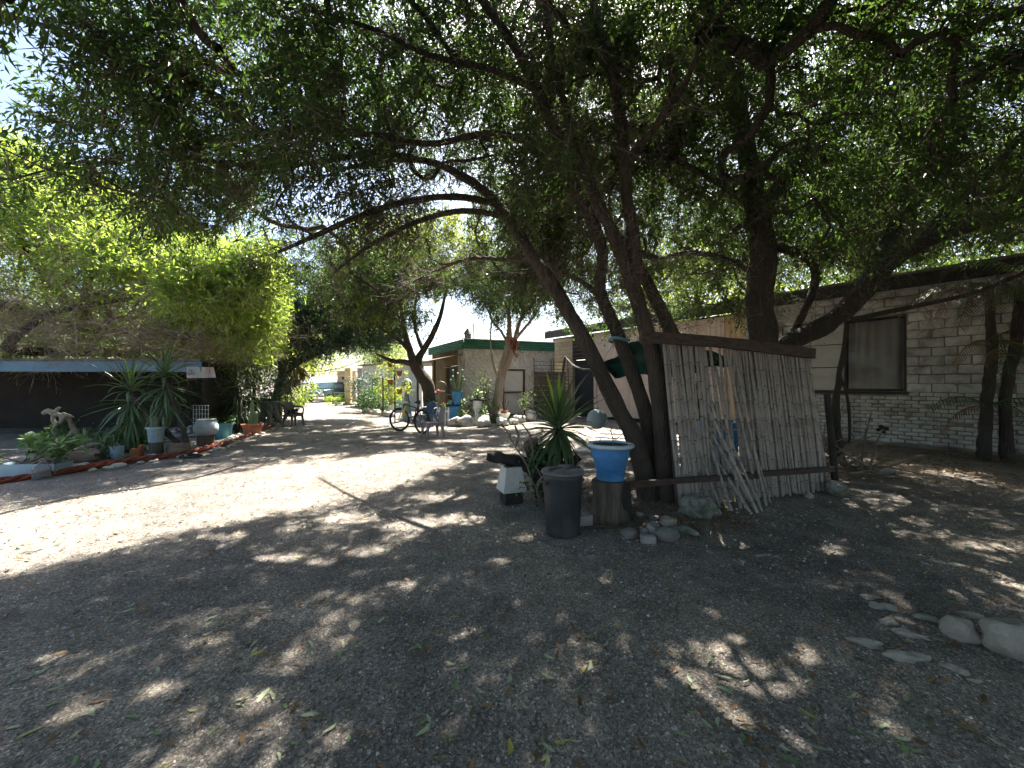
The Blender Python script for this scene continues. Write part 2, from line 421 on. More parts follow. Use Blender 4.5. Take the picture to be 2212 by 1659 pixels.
def stems(parent, limbs, mat, name='stem', n=12, step=.12, wob=.22):
    for i, (pts, rad) in enumerate(limbs):
        p, r = catmull(pts, rad, step)
        MB().tube(p, r, n, True, wob, i*1.37+len(pts)).build(name, mat, parent, ang=80)

def grow(parent, limbs, centers, seed=0, leaf=M['leaf'], twig=M['twig'], bark=M['bark'], L=.10, W=.026, twigs=8, leaves=10, tl=.42, spread=.22, droop=.35,
         rich=True, use_gaps=True, r_tip=.0055, pw=.44, leafp=None, out_from=None, up_pen=.35, max_r=.09):
    """branches reaching from hand-set limbs to every cluster centre, then twigs, then leaves"""
    rng = np.random.RandomState(seed); cap = len(centers)*14+6000
    pos = np.zeros((cap, 3)); par = -np.ones(cap, int); drn = np.zeros((cap, 3)); fixed = np.zeros(cap, bool); n = 0
    for pts, rad in limbs:
        p, r = catmull(pts, rad, .25); s = len(p)
        for i in range(s):
            if i < s*.25 and s > 8: continue
            pos[n] = p[i]; drn[n] = (p[min(i+1, s-1)]-p[max(i-1, 0)]).normalized(); fixed[n] = True; n += 1
    C0 = np.asarray(centers, float)
    if use_gaps: C0 = C0[~inside(proj(C0), POLY)]
    d0 = np.array([np.min(np.sum((pos[:n]-c)**2, 1)) for c in C0]); C0 = C0[np.argsort(d0)]
    branches = []; kept = []
    for c in C0:
        d = np.linalg.norm(pos[:n]-c, axis=1)+up_pen*np.maximum(0, pos[:n, 2]-c[2]); i = int(np.argmin(d))
        a = pos[i]; D = np.linalg.norm(c-a)
        if D < .05: continue
        k = max(2, int(D/.28)); m = a+drn[i]*D*.3+(c-a)*.3+rng.normal(0, .10, 3)*D*.5; ids = [i]; pp = i
        if use_gaps and inside(proj(np.array([m, (a+m)/2, (m+c)/2])), POLY).any(): continue
        kept.append(c)
        for j in range(1, k+1):
            t = j/k; q = (1-t)**2*a+2*t*(1-t)*m+t*t*c
            if j < k: q = q+rng.normal(0, .022, 3)
            pos[n] = q; par[n] = pp; v = q-pos[pp]; drn[n] = v/max(np.linalg.norm(v), 1e-6); pp = n; ids.append(n); n += 1
            if n >= cap-20: break
        branches.append(ids)
        if n >= cap-20: break
    C0 = np.array(kept); tips = np.zeros(n)
    for ids in branches: tips[ids[-1]] += 1
    for i in range(n-1, -1, -1):
        if par[i] >= 0: tips[par[i]] += tips[i]
    rad = np.minimum(r_tip*np.maximum(tips, 1)**pw, max_r)
    mb = MB()
    for ids in branches:
        rr = [rad[j] for j in ids]; rr[0] = rr[1]*1.08
        mb.tube([pos[j] for j in ids], rr, 6 if rr[1] > .022 else 4, False)
    o = mb.build('branching', bark, parent, ang=80); o['kind'] = 'stuff'
    # twigs
    Cn = len(C0); K = twigs
    c = np.repeat(C0, K, 0); outv = np.zeros_like(c)
    if out_from is not None: outv = unit(c-np.array(out_from))*.55
    td = unit(rng.normal(0, 1, c.shape)*.8+outv+np.array([0, 0, -droop*.5])); tlen = tl*(.55+.8*rng.rand(len(c), 1))
    a = c+rng.normal(0, spread*.35, c.shape); b = a+td*tlen
    if use_gaps:
        ok = ~(gaps((a+b)/2, rng, .06)); a, b, td, tlen = a[ok], b[ok], td[ok], tlen[ok]
    tw = twig_mesh('twig_growth', a, b, .0055+.003*rng.rand(len(a)), twig, parent, True); tw['kind'] = 'stuff'
    # leaves
    T = np.tile(np.linspace(.12, 1.02, leaves), len(a)).reshape(-1, 1); A = np.repeat(a, leaves, 0); TD = np.repeat(td, leaves, 0); TLn = np.repeat(tlen, leaves, 0)
    p = A+TD*TLn*T+rng.normal(0, .02, A.shape)
    p[:, 2] -= (T*T*TLn*droop*.25)[:, 0]
    perp = unit(np.cross(TD, rng.normal(0, 1, TD.shape)))
    ld = unit(TD*.55+perp*.85+np.array([0, 0, -droop])+rng.normal(0, .15, TD.shape))
    nr = unit(np.cross(ld, np.cross(np.array([0, 0, 1.])+rng.normal(0, .55, ld.shape), ld)))
    ok = np.ones(len(p), bool)
    if leafp is not None: ok &= rng.rand(len(p)) < leafp(p)
    if use_gaps: ok &= ~gaps(p+ld*L*.5, rng, .035)
    p, ld, nr = p[ok], ld[ok], nr[ok]; n = len(p)
    ll, ww = L*(.6+.75*rng.rand(n)), W*(.7+.6*rng.rand(n)); near = np.linalg.norm(p-np.array([0, 0, CAM_H]), axis=1) < (4.9 if rich else 0)
    for k in (near, ~near):
        if k.any(): o = leaf_mesh('crown', p[k], ld[k], nr[k], ll[k], ww[k]*(1 if k is near else 1.12), leaf, parent, k is near); o['kind'] = 'stuff'
    return n

def bare_twigs(parent, limbs, n, mat, seed, L=.7, skip=.3, sag=.10, r0=.0055):
    """fine leafless twigs hanging along the limbs"""
    rng = np.random.RandomState(seed); pts, tan = [], []
    for p, r in limbs:
        q, _ = catmull(p, r, .1); k0 = int(len(q)*skip)
        for i in range(max(k0, 1), len(q)-1): pts.append(q[i]); tan.append((q[i+1]-q[i-1]).normalized())
    pts, tan = np.array(pts), np.array(tan); k = rng.randint(len(pts), size=n); a = pts[k]; d = unit(rng.normal(0, 1, (n, 3))+tan[k]*.5); ln = L*(.4+.9*rng.rand(n, 1))/5
    A, B, Rr = [], [], []
    for s in range(5):
        b = a+d*ln; A.append(a); B.append(b); Rr.append(np.full(n, r0*(1-.16*s))); a = b
        d = unit(d+rng.normal(0, .38, d.shape)+np.array([0, 0, -sag]))
        if s in (1, 2, 3):
            m = rng.rand(n) < .7; e = unit(d[m]+rng.normal(0, .7, (m.sum(), 3))); A.append(b[m]); B.append(b[m]+e*ln[m]*1.6); Rr.append(np.full(m.sum(), r0*.55))
    twig_mesh('bare_twig_growth', np.concatenate(A), np.concatenate(B), np.concatenate(Rr), mat, parent)['kind'] = 'stuff'

def bush(name, label, cat, c, rad, n, leaf, L=.07, W=.03, seed=0, group=None, stemmat=None, nst=7, shell=.55, rich=False, droop=.2, hole=0.0, base=None):
    """a leafy shrub: stems from its foot to clumps of leaves"""
    rng = np.random.RandomState(seed); c = np.array(c, float); rad = np.array(rad, float)
    foot = np.array([c[0], c[1], 0.]) if base is None else np.array(base, float)
    root = thing(name, label, cat, Vector(foot), 0, group)
    k = max(10, n//40); d = unit(rng.normal(0, 1, (k, 3))); rr = shell+(1-shell)*rng.rand(k, 1)**.5
    rr *= 1+.22*np.sin(d[:, :1]*5+seed)*np.cos(d[:, 1:2]*4+seed)
    cl = c+d*rad*rr; cl[:, 2] = np.maximum(cl[:, 2], .05)
    mb = MB()
    for q in cl[rng.permutation(k)[:max(nst, k//4)]]:
        m = foot+(q-foot)*.5+np.array([0, 0, .15*rad[2]])+rng.normal(0, .06, 3)*rad
        mb.tube([foot+rng.normal(0, .03, 3)*np.array([1, 1, 0]), m, q], [.014, .009, .004], 5)
    mb.build('stem', stemmat or M['twig'], root)
    p = np.repeat(cl, n//k, 0)+rng.normal(0, 1, (k*(n//k), 3))*rad.mean()*.16; p[:, 2] = np.maximum(p[:, 2], .02)
    o = unit(p-c); ld = unit(o*.7+rng.normal(0, .6, p.shape)+np.array([0, 0, -droop])); nr = unit(rng.normal(0, .5, p.shape)+np.array([0, 0, 1])+o*.4)
    m = len(p); f = leaf_mesh('foliage', p, ld, nr, L*(.6+.8*rng.rand(m)), W*(.7+.6*rng.rand(m)), leaf, root, rich); f['kind'] = 'stuff'
    return root
# ------------------------------------------------------------------ the large trees
rng = np.random.RandomState(11)
# multi-stemmed tree over the yard
T1 = thing('shade_tree', 'tall shade tree with several leaning brown trunks rising beside the blue flowerpot', 'tree', G(1415, 1075))
Pl = lambda L: [P(*q) for q in L]
l1 = [
 (Pl([(1405, 1085, 5.25), (1375, 960, 5.3), (1330, 870, 5.4), (1262, 735, 5.5), (1198, 621, 5.65), (1154, 560, 5.8), (1110, 490, 5.95), (1070, 435, 6.1), (1010, 388, 6.3), (930, 350, 6.5), (840, 345, 6.6), (740, 365, 6.7)]), [.17, .145, .135, .125, .115, .105, .10, .09, .078, .065, .05, .035]),
 (Pl([(1425, 1080, 5.4), (1408, 960, 5.5), (1384, 858, 5.55), (1335, 725, 5.65), (1296, 627, 5.7), (1302, 549, 5.7), (1276, 471, 5.65), (1236, 385, 5.6), (1200, 290, 5.5), (1150, 170, 5.3), (1085, 60, 5.1), (1010, -40, 4.9)]), [.16, .13, .12, .11, .105, .10, .098, .095, .088, .08, .065, .05]),
 (Pl([(1440, 1080, 5.2), (1432, 960, 5.22), (1424, 864, 5.25), (1407, 752, 5.3), (1370, 627, 5.4), (1334, 533, 5.4), (1294, 439, 5.4), (1250, 346, 5.3), (1222, 240, 5.2), (1195, 120, 5.0), (1175, -20, 4.8)]), [.18, .14, .13, .125, .12, .10, .085, .07, .06, .05, .04]),
 (Pl([(1376, 610, 5.42), (1370, 521, 5.4), (1356, 439, 5.4), (1350, 346, 5.35), (1338, 240, 5.3), (1318, 140, 5.2), (1290, 50, 5.1), (1270, -80, 5.0)]), [.10, .10, .098, .09, .085, .078, .065, .05]),
 (Pl([(1500, 1030, 6.0), (1492, 860, 6.0), (1468, 760, 6.0), (1442, 700, 5.95), (1401, 617, 5.75), (1376, 570, 5.55)]), [.14, .125, .12, .115, .105, .09]),
 (Pl([(1075, 440, 6.1), (985, 425, 5.85), (880, 435, 5.5), (770, 470, 5.1), (680, 510, 4.8), (600, 545, 4.6)]), [.065, .058, .05, .042, .034, .02]),
 (Pl([(1105, 470, 6.0), (1000, 455, 5.8), (900, 480, 5.5), (800, 530, 5.2), (720, 590, 5.0)]), [.055, .05, .04, .03, .018]),
 (Pl([(1232, 370, 5.6), (1150, 310, 5.6), (1050, 290, 5.5), (930, 310, 5.4), (800, 290, 5.2), (660, 280, 5.0), (520, 300, 4.8)]), [.065, .06, .054, .046, .038, .028, .018]),
 (Pl([(1165, 195, 5.35), (1060, 150, 5.2), (930, 120, 5.0), (800, 60, 4.7), (660, 20, 4.4)]), [.055, .048, .04, .03, .02]),
 (Pl([(930, 350, 6.5), (820, 330, 6.2), (690, 350, 5.8), (540, 360, 5.4), (380, 330, 5.0), (250, 280, 4.7)]), [.05, .045, .038, .03, .022, .014]),
 (Pl([(1154, 560, 5.8), (1090, 560, 6.5), (1010, 560, 7.4), (930, 590, 8.3), (870, 620, 9.0)]), [.05, .045, .036, .026, .016]),
 (Pl([(1296, 640, 5.7), (1240, 600, 6.4), (1170, 590, 7.4), (1110, 590, 8.6)]), [.05, .042, .034, .018]),
 (Pl([(1350, 346, 5.35), (1420, 270, 5.0), (1480, 180, 4.6), (1520, 80, 4.2)]), [.05, .045, .034, .02]),
 (Pl([(1318, 140, 5.2), (1230, 60, 4.4), (1120, -60, 3.8), (960, -160, 3.2)]), [.05, .04, .03, .02]),
]
l1 = [(p, [q*.82 for q in r]) for p, r in l1]
stems(T1, l1, M['bark'], n=14)
# cluster centres of an umbrella-shaped crown
def umbrella(n, cx, cy, rx, ry, ztop, fall, thick, rng, pw=2.2, ymin=-1.5, reject=None):
    out = []
    while len(out) < n:
        a = rng.rand()*2*math.pi; r = math.sqrt(rng.rand()); x, y = cx+rx*r*math.cos(a), cy+ry*r*math.sin(a)
        if y < ymin: continue
        z = ztop-fall*r**pw+(rng.rand()-.5)*2*thick
        z += .35*math.sin(x*1.3+.5)*math.cos(y*1.1)
        if y < .8 and rng.rand() < .5: continue
        if reject and reject(x, y, z): continue
        out.append((x, y, z))
    return out
def rej1(x, y, z):
    u, v = 1106+864*x/max(y, .3), 829.5-864*(z-1.5)/max(y, .3)
    if y > 0 and abs(u) < 2600 and (x*x+y*y+(z-1.5)**2) < 3.2**2: return True
    if y > .5 and u < 120 and 60 < v < 300: return True
    if y > .5 and 0 < u < 700 and v > 345+u*.45: return True
    if y > .5 and v > 720 : return True
    if 0 < y < 5.0 and 1020 < u < 1450 and v > -80 and hash((round(x, 3), round(z, 3))) % 100 < 88: return True
    if y > .5 and 930 < u < 1200 and v > 640: return True
    return False
c1 = umbrella(3000, .0, 5.6, 5.8, 8.0, 6.6, 2.9, .95, rng, reject=rej1)
def skirt(n, x0, x1, y0, y1, z0, z1, rng, rej):
    out = []
    while len(out) < n:
        q = (x0+(x1-x0)*rng.rand(), y0+(y1-y0)*rng.rand(), z0+(z1-z0)*rng.rand())
        if not rej(*q): out.append(q)
    return out
c1 += skirt(520, -5.6, 1.2, 7.5, 12.5, 3.3, 5.6, rng, rej1)+skirt(260, -5.2, -1.5, 3.6, 8, 3.5, 5.2, rng, rej1)
c1 += skirt(150, -1.2, 3.6, 5.4, 8.8, 6.3, 8.2, rng, rej1)+skirt(170, -4.2, 4.2, 5.2, 8.6, 5.7, 7.7, rng, rej1)
bare_twigs(T1, l1, 2100, M['twig'], 51, .75, .35)
n1 = grow(T1, l1, c1, 1, M['leaf'], M['twig'], M['bark'], L=.094, W=.0245, twigs=9, leaves=11, tl=.42, out_from=(.6, 5.5, 3.2), droop=.4)

# the tree behind the reed screen
T2 = thing('spreading_tree', 'dark forked tree behind the reed fence with one limb sweeping over the brick wall', 'tree', Vector((4.6, 7.3, 0)))
l2 = [
 (Pl([(1655, 1000, 7.3), (1652, 850, 7.3), (1648, 740, 7.25), (1642, 640, 7.2), (1650, 558, 7.15), (1640, 490, 7.1), (1629, 430, 7.0), (1607, 305, 6.8), (1585, 220, 6.6), (1563, 135, 6.4), (1545, 34, 6.2), (1530, -60, 6.0)]), [.30, .27, .25, .24, .235, .22, .19, .165, .15, .14, .12, .10]),
 (Pl([(1646, 480, 7.05), (1665, 425, 7.0), (1717, 362, 6.9), (1768, 281, 6.7), (1829, 190, 6.5), (1876, 102, 6.3), (1920, 0, 6.1)]), [.15, .14, .125, .115, .10, .085, .06]),
 (Pl([(1665, 800, 7.5), (1700, 745, 7.55), (1785, 700, 7.5), (1865, 630, 7.3), (1925, 565, 7.1), (1990, 522, 6.9), (2090, 488, 6.6), (2220, 455, 6.3), (2360, 420, 6.0)]), [.2, .19, .185, .175, .165, .15, .125, .10, .07]),
 (Pl([(1850, 650, 7.4), (1895, 565, 7.7), (1940, 470, 7.9), (1965, 380, 8.0), (2000, 270, 8.0), (2050, 160, 7.9)]), [.15, .15, .135, .11, .085, .05]),
 (Pl([(1655, 530, 7.15), (1705, 540, 7.4), (1748, 560, 7.6), (1762, 592, 7.7), (1752, 640, 7.75), (1715, 715, 7.7)]), [.10, .095, .09, .085, .08, .07]),
 (Pl([(1840, 690, 7.3), (1960, 665, 7.1), (2105, 632, 6.8), (2212, 588, 6.5), (2330, 530, 6.2)]), [.05, .045, .04, .036, .03]),
 (Pl([(1990, 522, 6.9), (2060, 440, 6.7), (2150, 360, 6.4), (2230, 260, 6.1)]), [.09, .075, .055, .035]),
 (Pl([(1635, 455, 7.0), (1560, 400, 6.8), (1490, 360, 6.6), (1430, 340, 6.5)]), [.07, .06, .045, .025]),
 (Pl([(1645, 600, 7.2), (1570, 560, 7.6), (1490, 545, 8.2), (1420, 560, 8.8)]), [.07, .055, .04, .02]),
 (Pl([(1720, 360, 6.9), (1800, 390, 7.4), (1900, 370, 7.9), (2000, 400, 8.2)]), [.06, .05, .04, .02]),
 (Pl([(1829, 190, 6.5), (1920, 200, 6.0), (2020, 150, 5.4), (2120, 130, 4.9)]), [.06, .05, .035, .02]),
 (Pl([(1563, 135, 6.4), (1600, 40, 5.6), (1660, -60, 4.8), (1720, -200, 4.2)]), [.06, .05, .035, .02]),
]
l2 = [(p, [q*.9 for q in r]) for p, r in l2]
stems(T2, l2, M['bark2'], n=14)
WR0, WRD = Vector((2.0, 19.6, 0)), Vector((.58, -.81, 0)).normalized()
WRN = Vector((-.81, -.58, 0)).normalized()
def rej2(x, y, z):
    if y > 0 and (x*x+y*y+(z-1.5)**2) < 3.2**2: return True
    if y > 13.5: return True
    off = (Vector((x, y, 0))-WR0).dot(WRN)
    v = 829.5-864*(z-1.5)/max(y, .3); u = 1106+864*x/max(y, .3)
    if off < .5 and z < 4.7: return True
    if z < 3.5: return True
    if 0 < y < 6.2 and (1480 < u < 1720 or (1720 < u < 1900 and v < 420)) and v > -60 and hash((round(x, 3), round(z, 3))) % 100 < 82: return True
    if 0 < y < 5.2 and 1250 < u < 1480 and v > -60 and hash((round(x, 3), round(z, 3))) % 100 < 85: return True
    if v > 690: return True
    if u > 1880 and v > 600-(u-1880)*.18: return True
    return False
bare_twigs(T2, l2, 1700, M['twig'], 52, .75, .3)
c2 = umbrella(2200, 5.9, 6.4, 6.0, 7.0, 6.9, 2.5, .9, rng, reject=rej2)
c2 += skirt(640, 6.2, 12.0, 6.8, 12.5, 4.7, 6.9, rng, rej2)
n2 = grow(T2, l2, c2, 2, M['leaf2'], M['twig'], M['bark2'], L=.096, W=.0265, twigs=8, leaves=11, tl=.42, out_from=(5.2, 7, 3.2), droop=.35)

# sunlit thicket tree on the left
T3 = thing('thicket_tree', 'wide bright yellow green tree with bare tangled undergrowth above the blue shed', 'tree', Vector((-13.2, 14.9, 0)))
l3 = [
 ([(-13.2, 14.9, 0), (-13.3, 14.7, 1.6), (-13.6, 13.4, 3.0), (-14, 12.0, 4.7), (-14.4, 11.4, 6.4)], [.22, .2, .17, .12, .06]),
 ([(-13.5, 14.0, 2.6), (-14.6, 11.9, 2.5), (-13.2, 10.6, 2.7), (-11.4, 10.0, 3.3), (-9.8, 10.3, 3.7)], [.15, .13, .11, .08, .04]),
 ([(-13.4, 14.4, 2.2), (-12.0, 12.8, 2.8), (-10.6, 12.2, 3.2), (-9.2, 12.6, 3.6), (-7.9, 13.1, 3.5)], [.14, .12, .1, .07, .03]),
 ([(-13.6, 13.0, 3.2), (-12.4, 11.6, 4.1), (-11.4, 11.2, 4.9), (-10.4, 11.6, 5.4)], [.11, .09, .06, .03]),
 ([(-13.6, 13.0, 3.2), (-14.2, 10.8, 3.8), (-14.6, 9.4, 4.6), (-15, 9.2, 6)], [.11, .09, .06, .03]),
]
l3 = [([Vector(q) for q in p], r) for p, r in l3]
stems(T3, l3, M['bark'], name='limb')
xs, zs = [-19, -15.5, -12.5, -9.8, -8.4, -7.5, -6.6, -5.9], [8.8, 8.7, 7.6, 6.0, 5.3, 4.7, 4.0, 3.2]
def top3(x): return np.interp(x, xs, zs)
c3 = []
while len(c3) < 3000:
    x = -18+12.1*rng.rand(); y = 8.8+5.6*rng.rand(); t = top3(x)
    yy = (y-11.4)/2.9; zt = 2.25+(t-2.25)*max(0, 1-abs(yy)**3)**.5
    z = zt-rng.exponential(.55) if rng.rand() < .62 else 2.3+(zt-2.3)*rng.rand()
    if z < 2.3 or (x > -8.6 and y < 9.6) or 1106+864*x/y > 585: continue
    if y < 10.3 and x < -9 and z < 2.9 : continue
    c3.append((x, y, z))
c3 += skirt(420, -7.4, -4.7, 8.2, 11.6, 3.2, 4.7, rng, lambda x, y, z: 1106+864*x/y > 585 or 829.5-864*(z-1.5)/y < 545 or z > 5.0-.3*abs(x+6.6))
c3 += skirt(500, -17.5, -7.2, 12.0, 14.4, 2.2, 4.2, rng, lambda x, y, z: 1106+864*x/y > 585)
tang = []
for k in range(150):
    a = Vector((-16.5+10*rng.rand(), 9.4+3.0*rng.rand(), 2.35+1.9*rng.rand()**1.3)); d = Vector((rng.normal(0, 1), rng.normal(0, .5), rng.normal(0, .25))).normalized(); tang.append(([a, a+d*.5+Vector((0, 0, .1)), a+d*1.1], [.012, .01, .006]))
mbt = MB()
for q, r in tang: mbt.tube(q, r, 4)
mbt.build('dead_wood', M['twig_pale'], T3, ang=80)['kind'] = 'stuff'
bare_twigs(T3, tang, 3400, M['twig_pale'], 53, .85, .05, .03, .0065)
def lp3(p):
    t = top3(p[:, 0]); h = (p[:, 2]-2.2)/(t-2.2); return np.clip((h-.22+.18*np.sin(p[:, 0]*2.1)*np.sin(p[:, 1]*1.7+p[:, 2])+.5*(p[:, 1] > 12.2)+.5*(p[:, 0] > -7.6))*3.2, .14, 1)
n3 = grow(T3, l3, c3, 3, M['leaf_bright'], M['twig_pale'], M['twig'], L=.13, W=.036, twigs=8, leaves=8, tl=.5, rich=False, use_gaps=True, leafp=lp3, out_from=(-12.5, 12, 2), droop=.15)

# blue-green tree arching over the drive
T4 = thing('arching_tree', 'dense blue green tree arching over the driveway from a bent dark trunk', 'tree', G(597, 905))
l4 = [(Pl([(597, 905, 17.1), (600, 850, 17.1), (610, 812, 17.2), (640, 785, 17.5), (690, 762, 18), (740, 740, 18.6), (790, 720, 19)]), [.2, .17, .155, .14, .12, .09, .05]),
      (Pl([(606, 820, 17.2), (610, 760, 17.6), (640, 700, 18.2), (680, 650, 18.6)]), [.12, .1, .07, .03]),
      (Pl([(575, 900, 17.4), (590, 860, 17.4), (603, 825, 17.3)]), [.1, .09, .08])]
stems(T4, l4, M['bark2'])
c4 = []
while len(c4) < 1350:
    d = rng.normal(0, 1, 3); d /= np.linalg.norm(d); r = .62+.38*rng.rand()
    k = rng.randint(3); cc, rr = (((-8.9, 17.4, 4.6), (2.8, 2.2, 2.1)), ((-6.7, 17.8, 4.7), (2.3, 2.0, 1.9)), ((-9.9, 16.2, 3.8), (1.9, 1.6, 1.6)))[k]
    q = np.array(cc)+d*np.array(rr)*r
    if q[2] < 2.45: continue
    c4.append(q)
n4 = grow(T4, l4, c4, 4, M['leaf_dark'], M['twig'], M['bark2'], L=.12, W=.042, twigs=8, leaves=11, tl=.42, rich=False, use_gaps=True, out_from=(-9, 18, 3.5), droop=.1)

# gnarled tree at the house corner
T5 = thing('gnarled_tree', 'gnarled many-limbed tree with yellow green leaves by the rusty doorway', 'tree', P(930, 915, 15.2)*1.0)
T5.location.z = 0
l5 = [(Pl([(930, 917, 15.2), (926, 838, 15.2), (910, 812, 15.2), (896, 788, 15.1), (885, 755, 15), (874, 720, 14.9), (866, 660, 14.8)]), [.27, .25, .23, .19, .13, .1, .05]),
      (Pl([(908, 805, 15.2), (905, 775, 15.2), (919, 750, 15.3), (938, 715, 15.4), (952, 680, 15.5), (965, 620, 15.6)]), [.17, .14, .12, .1, .08, .04]),
      (Pl([(898, 790, 15.1), (875, 782, 14.8), (848, 780, 14.4), (815, 765, 14)]), [.12, .1, .07, .03]),
      (Pl([(885, 757, 15), (862, 735, 14.7), (838, 720, 14.4), (812, 700, 14.1)]), [.09, .075, .05, .03]),
      (Pl([(915, 758, 15.2), (900, 720, 15.6), (895, 670, 16), (905, 620, 16.3)]), [.09, .07, .055, .03])]
stems(T5, l5, M['bark'])
c5 = []
while len(c5) < 1000:
    d = rng.normal(0, 1, 3); d /= np.linalg.norm(d); r = .5+.5*rng.rand(); k = rng.randint(3)
    cc, rr = (((-4.2, 14.6, 5.7), (2.3, 2.6, 1.7)), ((-4.9, 14.2, 4.9), (1.5, 1.8, 1.3)), ((-2.7, 15.2, 6.4), (2.3, 2.3, 1.5)))[k]
    q = np.array(cc)+d*np.array(rr)*r; u, v = 1106+864*q[0]/q[1], 829.5-864*(q[2]-1.5)/q[1]
    if q[2] < 2.9 or (u > 925 and v > 655): continue
    c5.append(q)
n5 = grow(T5, l5, c5, 5, M['leaf_yellow'], M['twig'], M['bark'], L=.10, W=.034, twigs=8, leaves=10, tl=.42, rich=False, use_gaps=True, out_from=(-4, 15, 4), droop=.25)

# pale-barked tree in front of the plaster house
T6 = thing('pale_trunk_tree', 'pale barked tree with drooping dark leaves before the plastered house', 'tree', Vector((P(1073, 885, 15.8).x, 15.8, 0)))
l6 = [(Pl([(1070, 915, 15.8), (1075, 873, 15.8), (1083, 810, 15.8), (1092, 770, 15.8), (1098, 742, 15.7), (1100, 700, 15.6), (1096, 640, 15.4)]), [.24, .2, .17, .15, .12, .09, .05]),
      (Pl([(1090, 800, 15.8), (1103, 765, 15.7), (1112, 735, 15.6), (1125, 690, 15.5), (1150, 655, 15.4)]), [.14, .125, .1, .07, .04]),
      (Pl([(1112, 735, 15.6), (1128, 715, 15.5), (1145, 695, 15.3), (1165, 665, 15.2)]), [.07, .06, .045, .03]),
      (Pl([(1095, 738, 15.7), (1082, 715, 15.6), (1065, 695, 15.5), (1050, 660, 15.4)]), [.06, .05, .04, .025]),
      (Pl([(1076, 815, 15.7), (1064, 780, 15.6), (1060, 740, 15.6), (1061, 690, 15.5)]), [.05, .045, .035, .02])]
stems(T6, l6, M['bark_pale'])
c6 = []
while len(c6) < 480:
    d = rng.normal(0, 1, 3); d /= np.linalg.norm(d); r = .45+.55*rng.rand()
    q = np.array((-.1, 15.0, 5.5))+d*np.array((1.9, 1.9, 1.7))*r
    if q[2] < 4.0: continue
    c6.append(q)
n6 = grow(T6, l6, c6, 6, M['leaf_hang'], M['twig'], M['bark'], L=.11, W=.03, twigs=7, leaves=10, tl=.5, rich=False, use_gaps=True, out_from=(0, 15, 4.5), droop=.8)

# trees far down the drive and behind the houses
def far_tree(label, x, y, h, rad, seed, leaf, n=5200, group=None):
    root = thing('background_tree', label, 'tree', Vector((x, y, 0)), 0, group)
    rg = np.random.RandomState(seed); mb = MB(); mb.tube([Vector((x, y, 0)), Vector((x+.1, y, h*.35)), Vector((x-.1, y, h*.7))], [.22, .17, .07], 8, True, .15, seed); mb.build('trunk', M['bark'], root)
    k = 70; d = unit(rg.normal(0, 1, (k, 3))); cl = np.array([x, y, h*.64])+d*np.array([rad, rad, h*.36])*(.55+.45*rg.rand(k, 1))
    mb = MB()
    for q in cl[::3]: mb.tube([Vector((x, y, h*.4)), (Vector((x, y, h*.55))+Vector(q))/2, Vector(q)], [.07, .045, .015], 5)
    mb.build('branching', M['twig'], root)['kind'] = 'stuff'
    p = np.repeat(cl, n//k, 0)+rg.normal(0, 1, (k*(n//k), 3))*rad*.2; m = len(p)
    leaf_mesh('crown', p, unit(rg.normal(0, 1, p.shape)+[0, 0, -.3]), unit(rg.normal(0, .7, p.shape)+[0, 0, 1]), .26*(.6+.8*rg.rand(m)), .11*(.7+.6*rg.rand(m)), leaf, root, False)['kind'] = 'stuff'
far_tree('pale green tree standing left of the white carport roof', -20.5, 41, 7.5, 3.6, 21, M['leaf_yellow'])
far_tree('airy light green tree rising behind the white carport', -15.5, 47, 8.5, 3.6, 22, M['leaf_far'])
far_tree('light green tree beyond the yellow gate pillars', -13.2, 40, 8.2, 2.6, 23, M['leaf_far'])
far_tree('tall green tree growing behind the arching drive tree', -16.5, 29, 8.2, 3.4, 24, M['leaf_yellow'])
far_tree('dark green tree standing at the back of the thicket', -14.5, 20, 7.0, 3.2, 25, M['leaf_dark'], 7000)
far_tree('olive green tree rising behind the roof of the long house', 9.5, 20.5, 8.5, 3.8, 26, M['leaf_yellow'], 9000)
far_tree('leafy tree behind the long house beyond the curtained window', 14.5, 15.5, 8.0, 3.6, 27, M['leaf2'], 9000)
far_tree('tree behind the far end of the whitewashed wall', 18.5, 10.5, 8.5, 3.8, 28, M['leaf2'], 9000)
print('leaves', n1, n2, n3, n4, n5, n6)

# unseen trees added to block sky light at the right and behind the camera
def unseen_shade_tree(label, x, y, h, rad, seed, n=5200):
    root = thing('unseen_shade_tree', label, 'tree', Vector((x, y, 0)))
    rg = np.random.RandomState(seed); mb = MB(); mb.tube([Vector((x, y, 0)), Vector((x+.2, y, h*.35)), Vector((x-.1, y, h*.75))], [.26, .2, .08], 9, True, .15, seed); mb.build('trunk', M['bark2'], root)
    k = 110; d = unit(rg.normal(0, 1, (k, 3))); cl = np.array([x, y, h*.68])+d*np.array([rad, rad, h*.30])*(.3+.7*rg.rand(k, 1))
    mb = MB()
    for q in cl[::3]: mb.tube([Vector((x, y, h*.4)), (Vector((x, y, h*.55))+Vector(q))/2, Vector(q)], [.08, .05, .015], 5)
    mb.build('branching', M['bark2'], root)['kind'] = 'stuff'
    p = np.repeat(cl, n//k, 0)+rg.normal(0, 1, (k*(n//k), 3))*rad*.2; m = len(p)
    leaf_mesh('crown', p, unit(rg.normal(0, 1, p.shape)+[0, 0, -.3]), unit(rg.normal(0, .7, p.shape)+[0, 0, 1]), .30*(.6+.8*rg.rand(m)), .10*(.7+.6*rg.rand(m)), M['leaf2'], root, False)['kind'] = 'stuff'
unseen_shade_tree('added unseen tree shading the yard beside the whitewashed wall', 11.2, 3.0, 8.0, 4.2, 31, 14000)
unseen_shade_tree('added unseen tree blocking sky light behind the open gravel', 5.6, -3.6, 8.5, 4.8, 32, 14000)
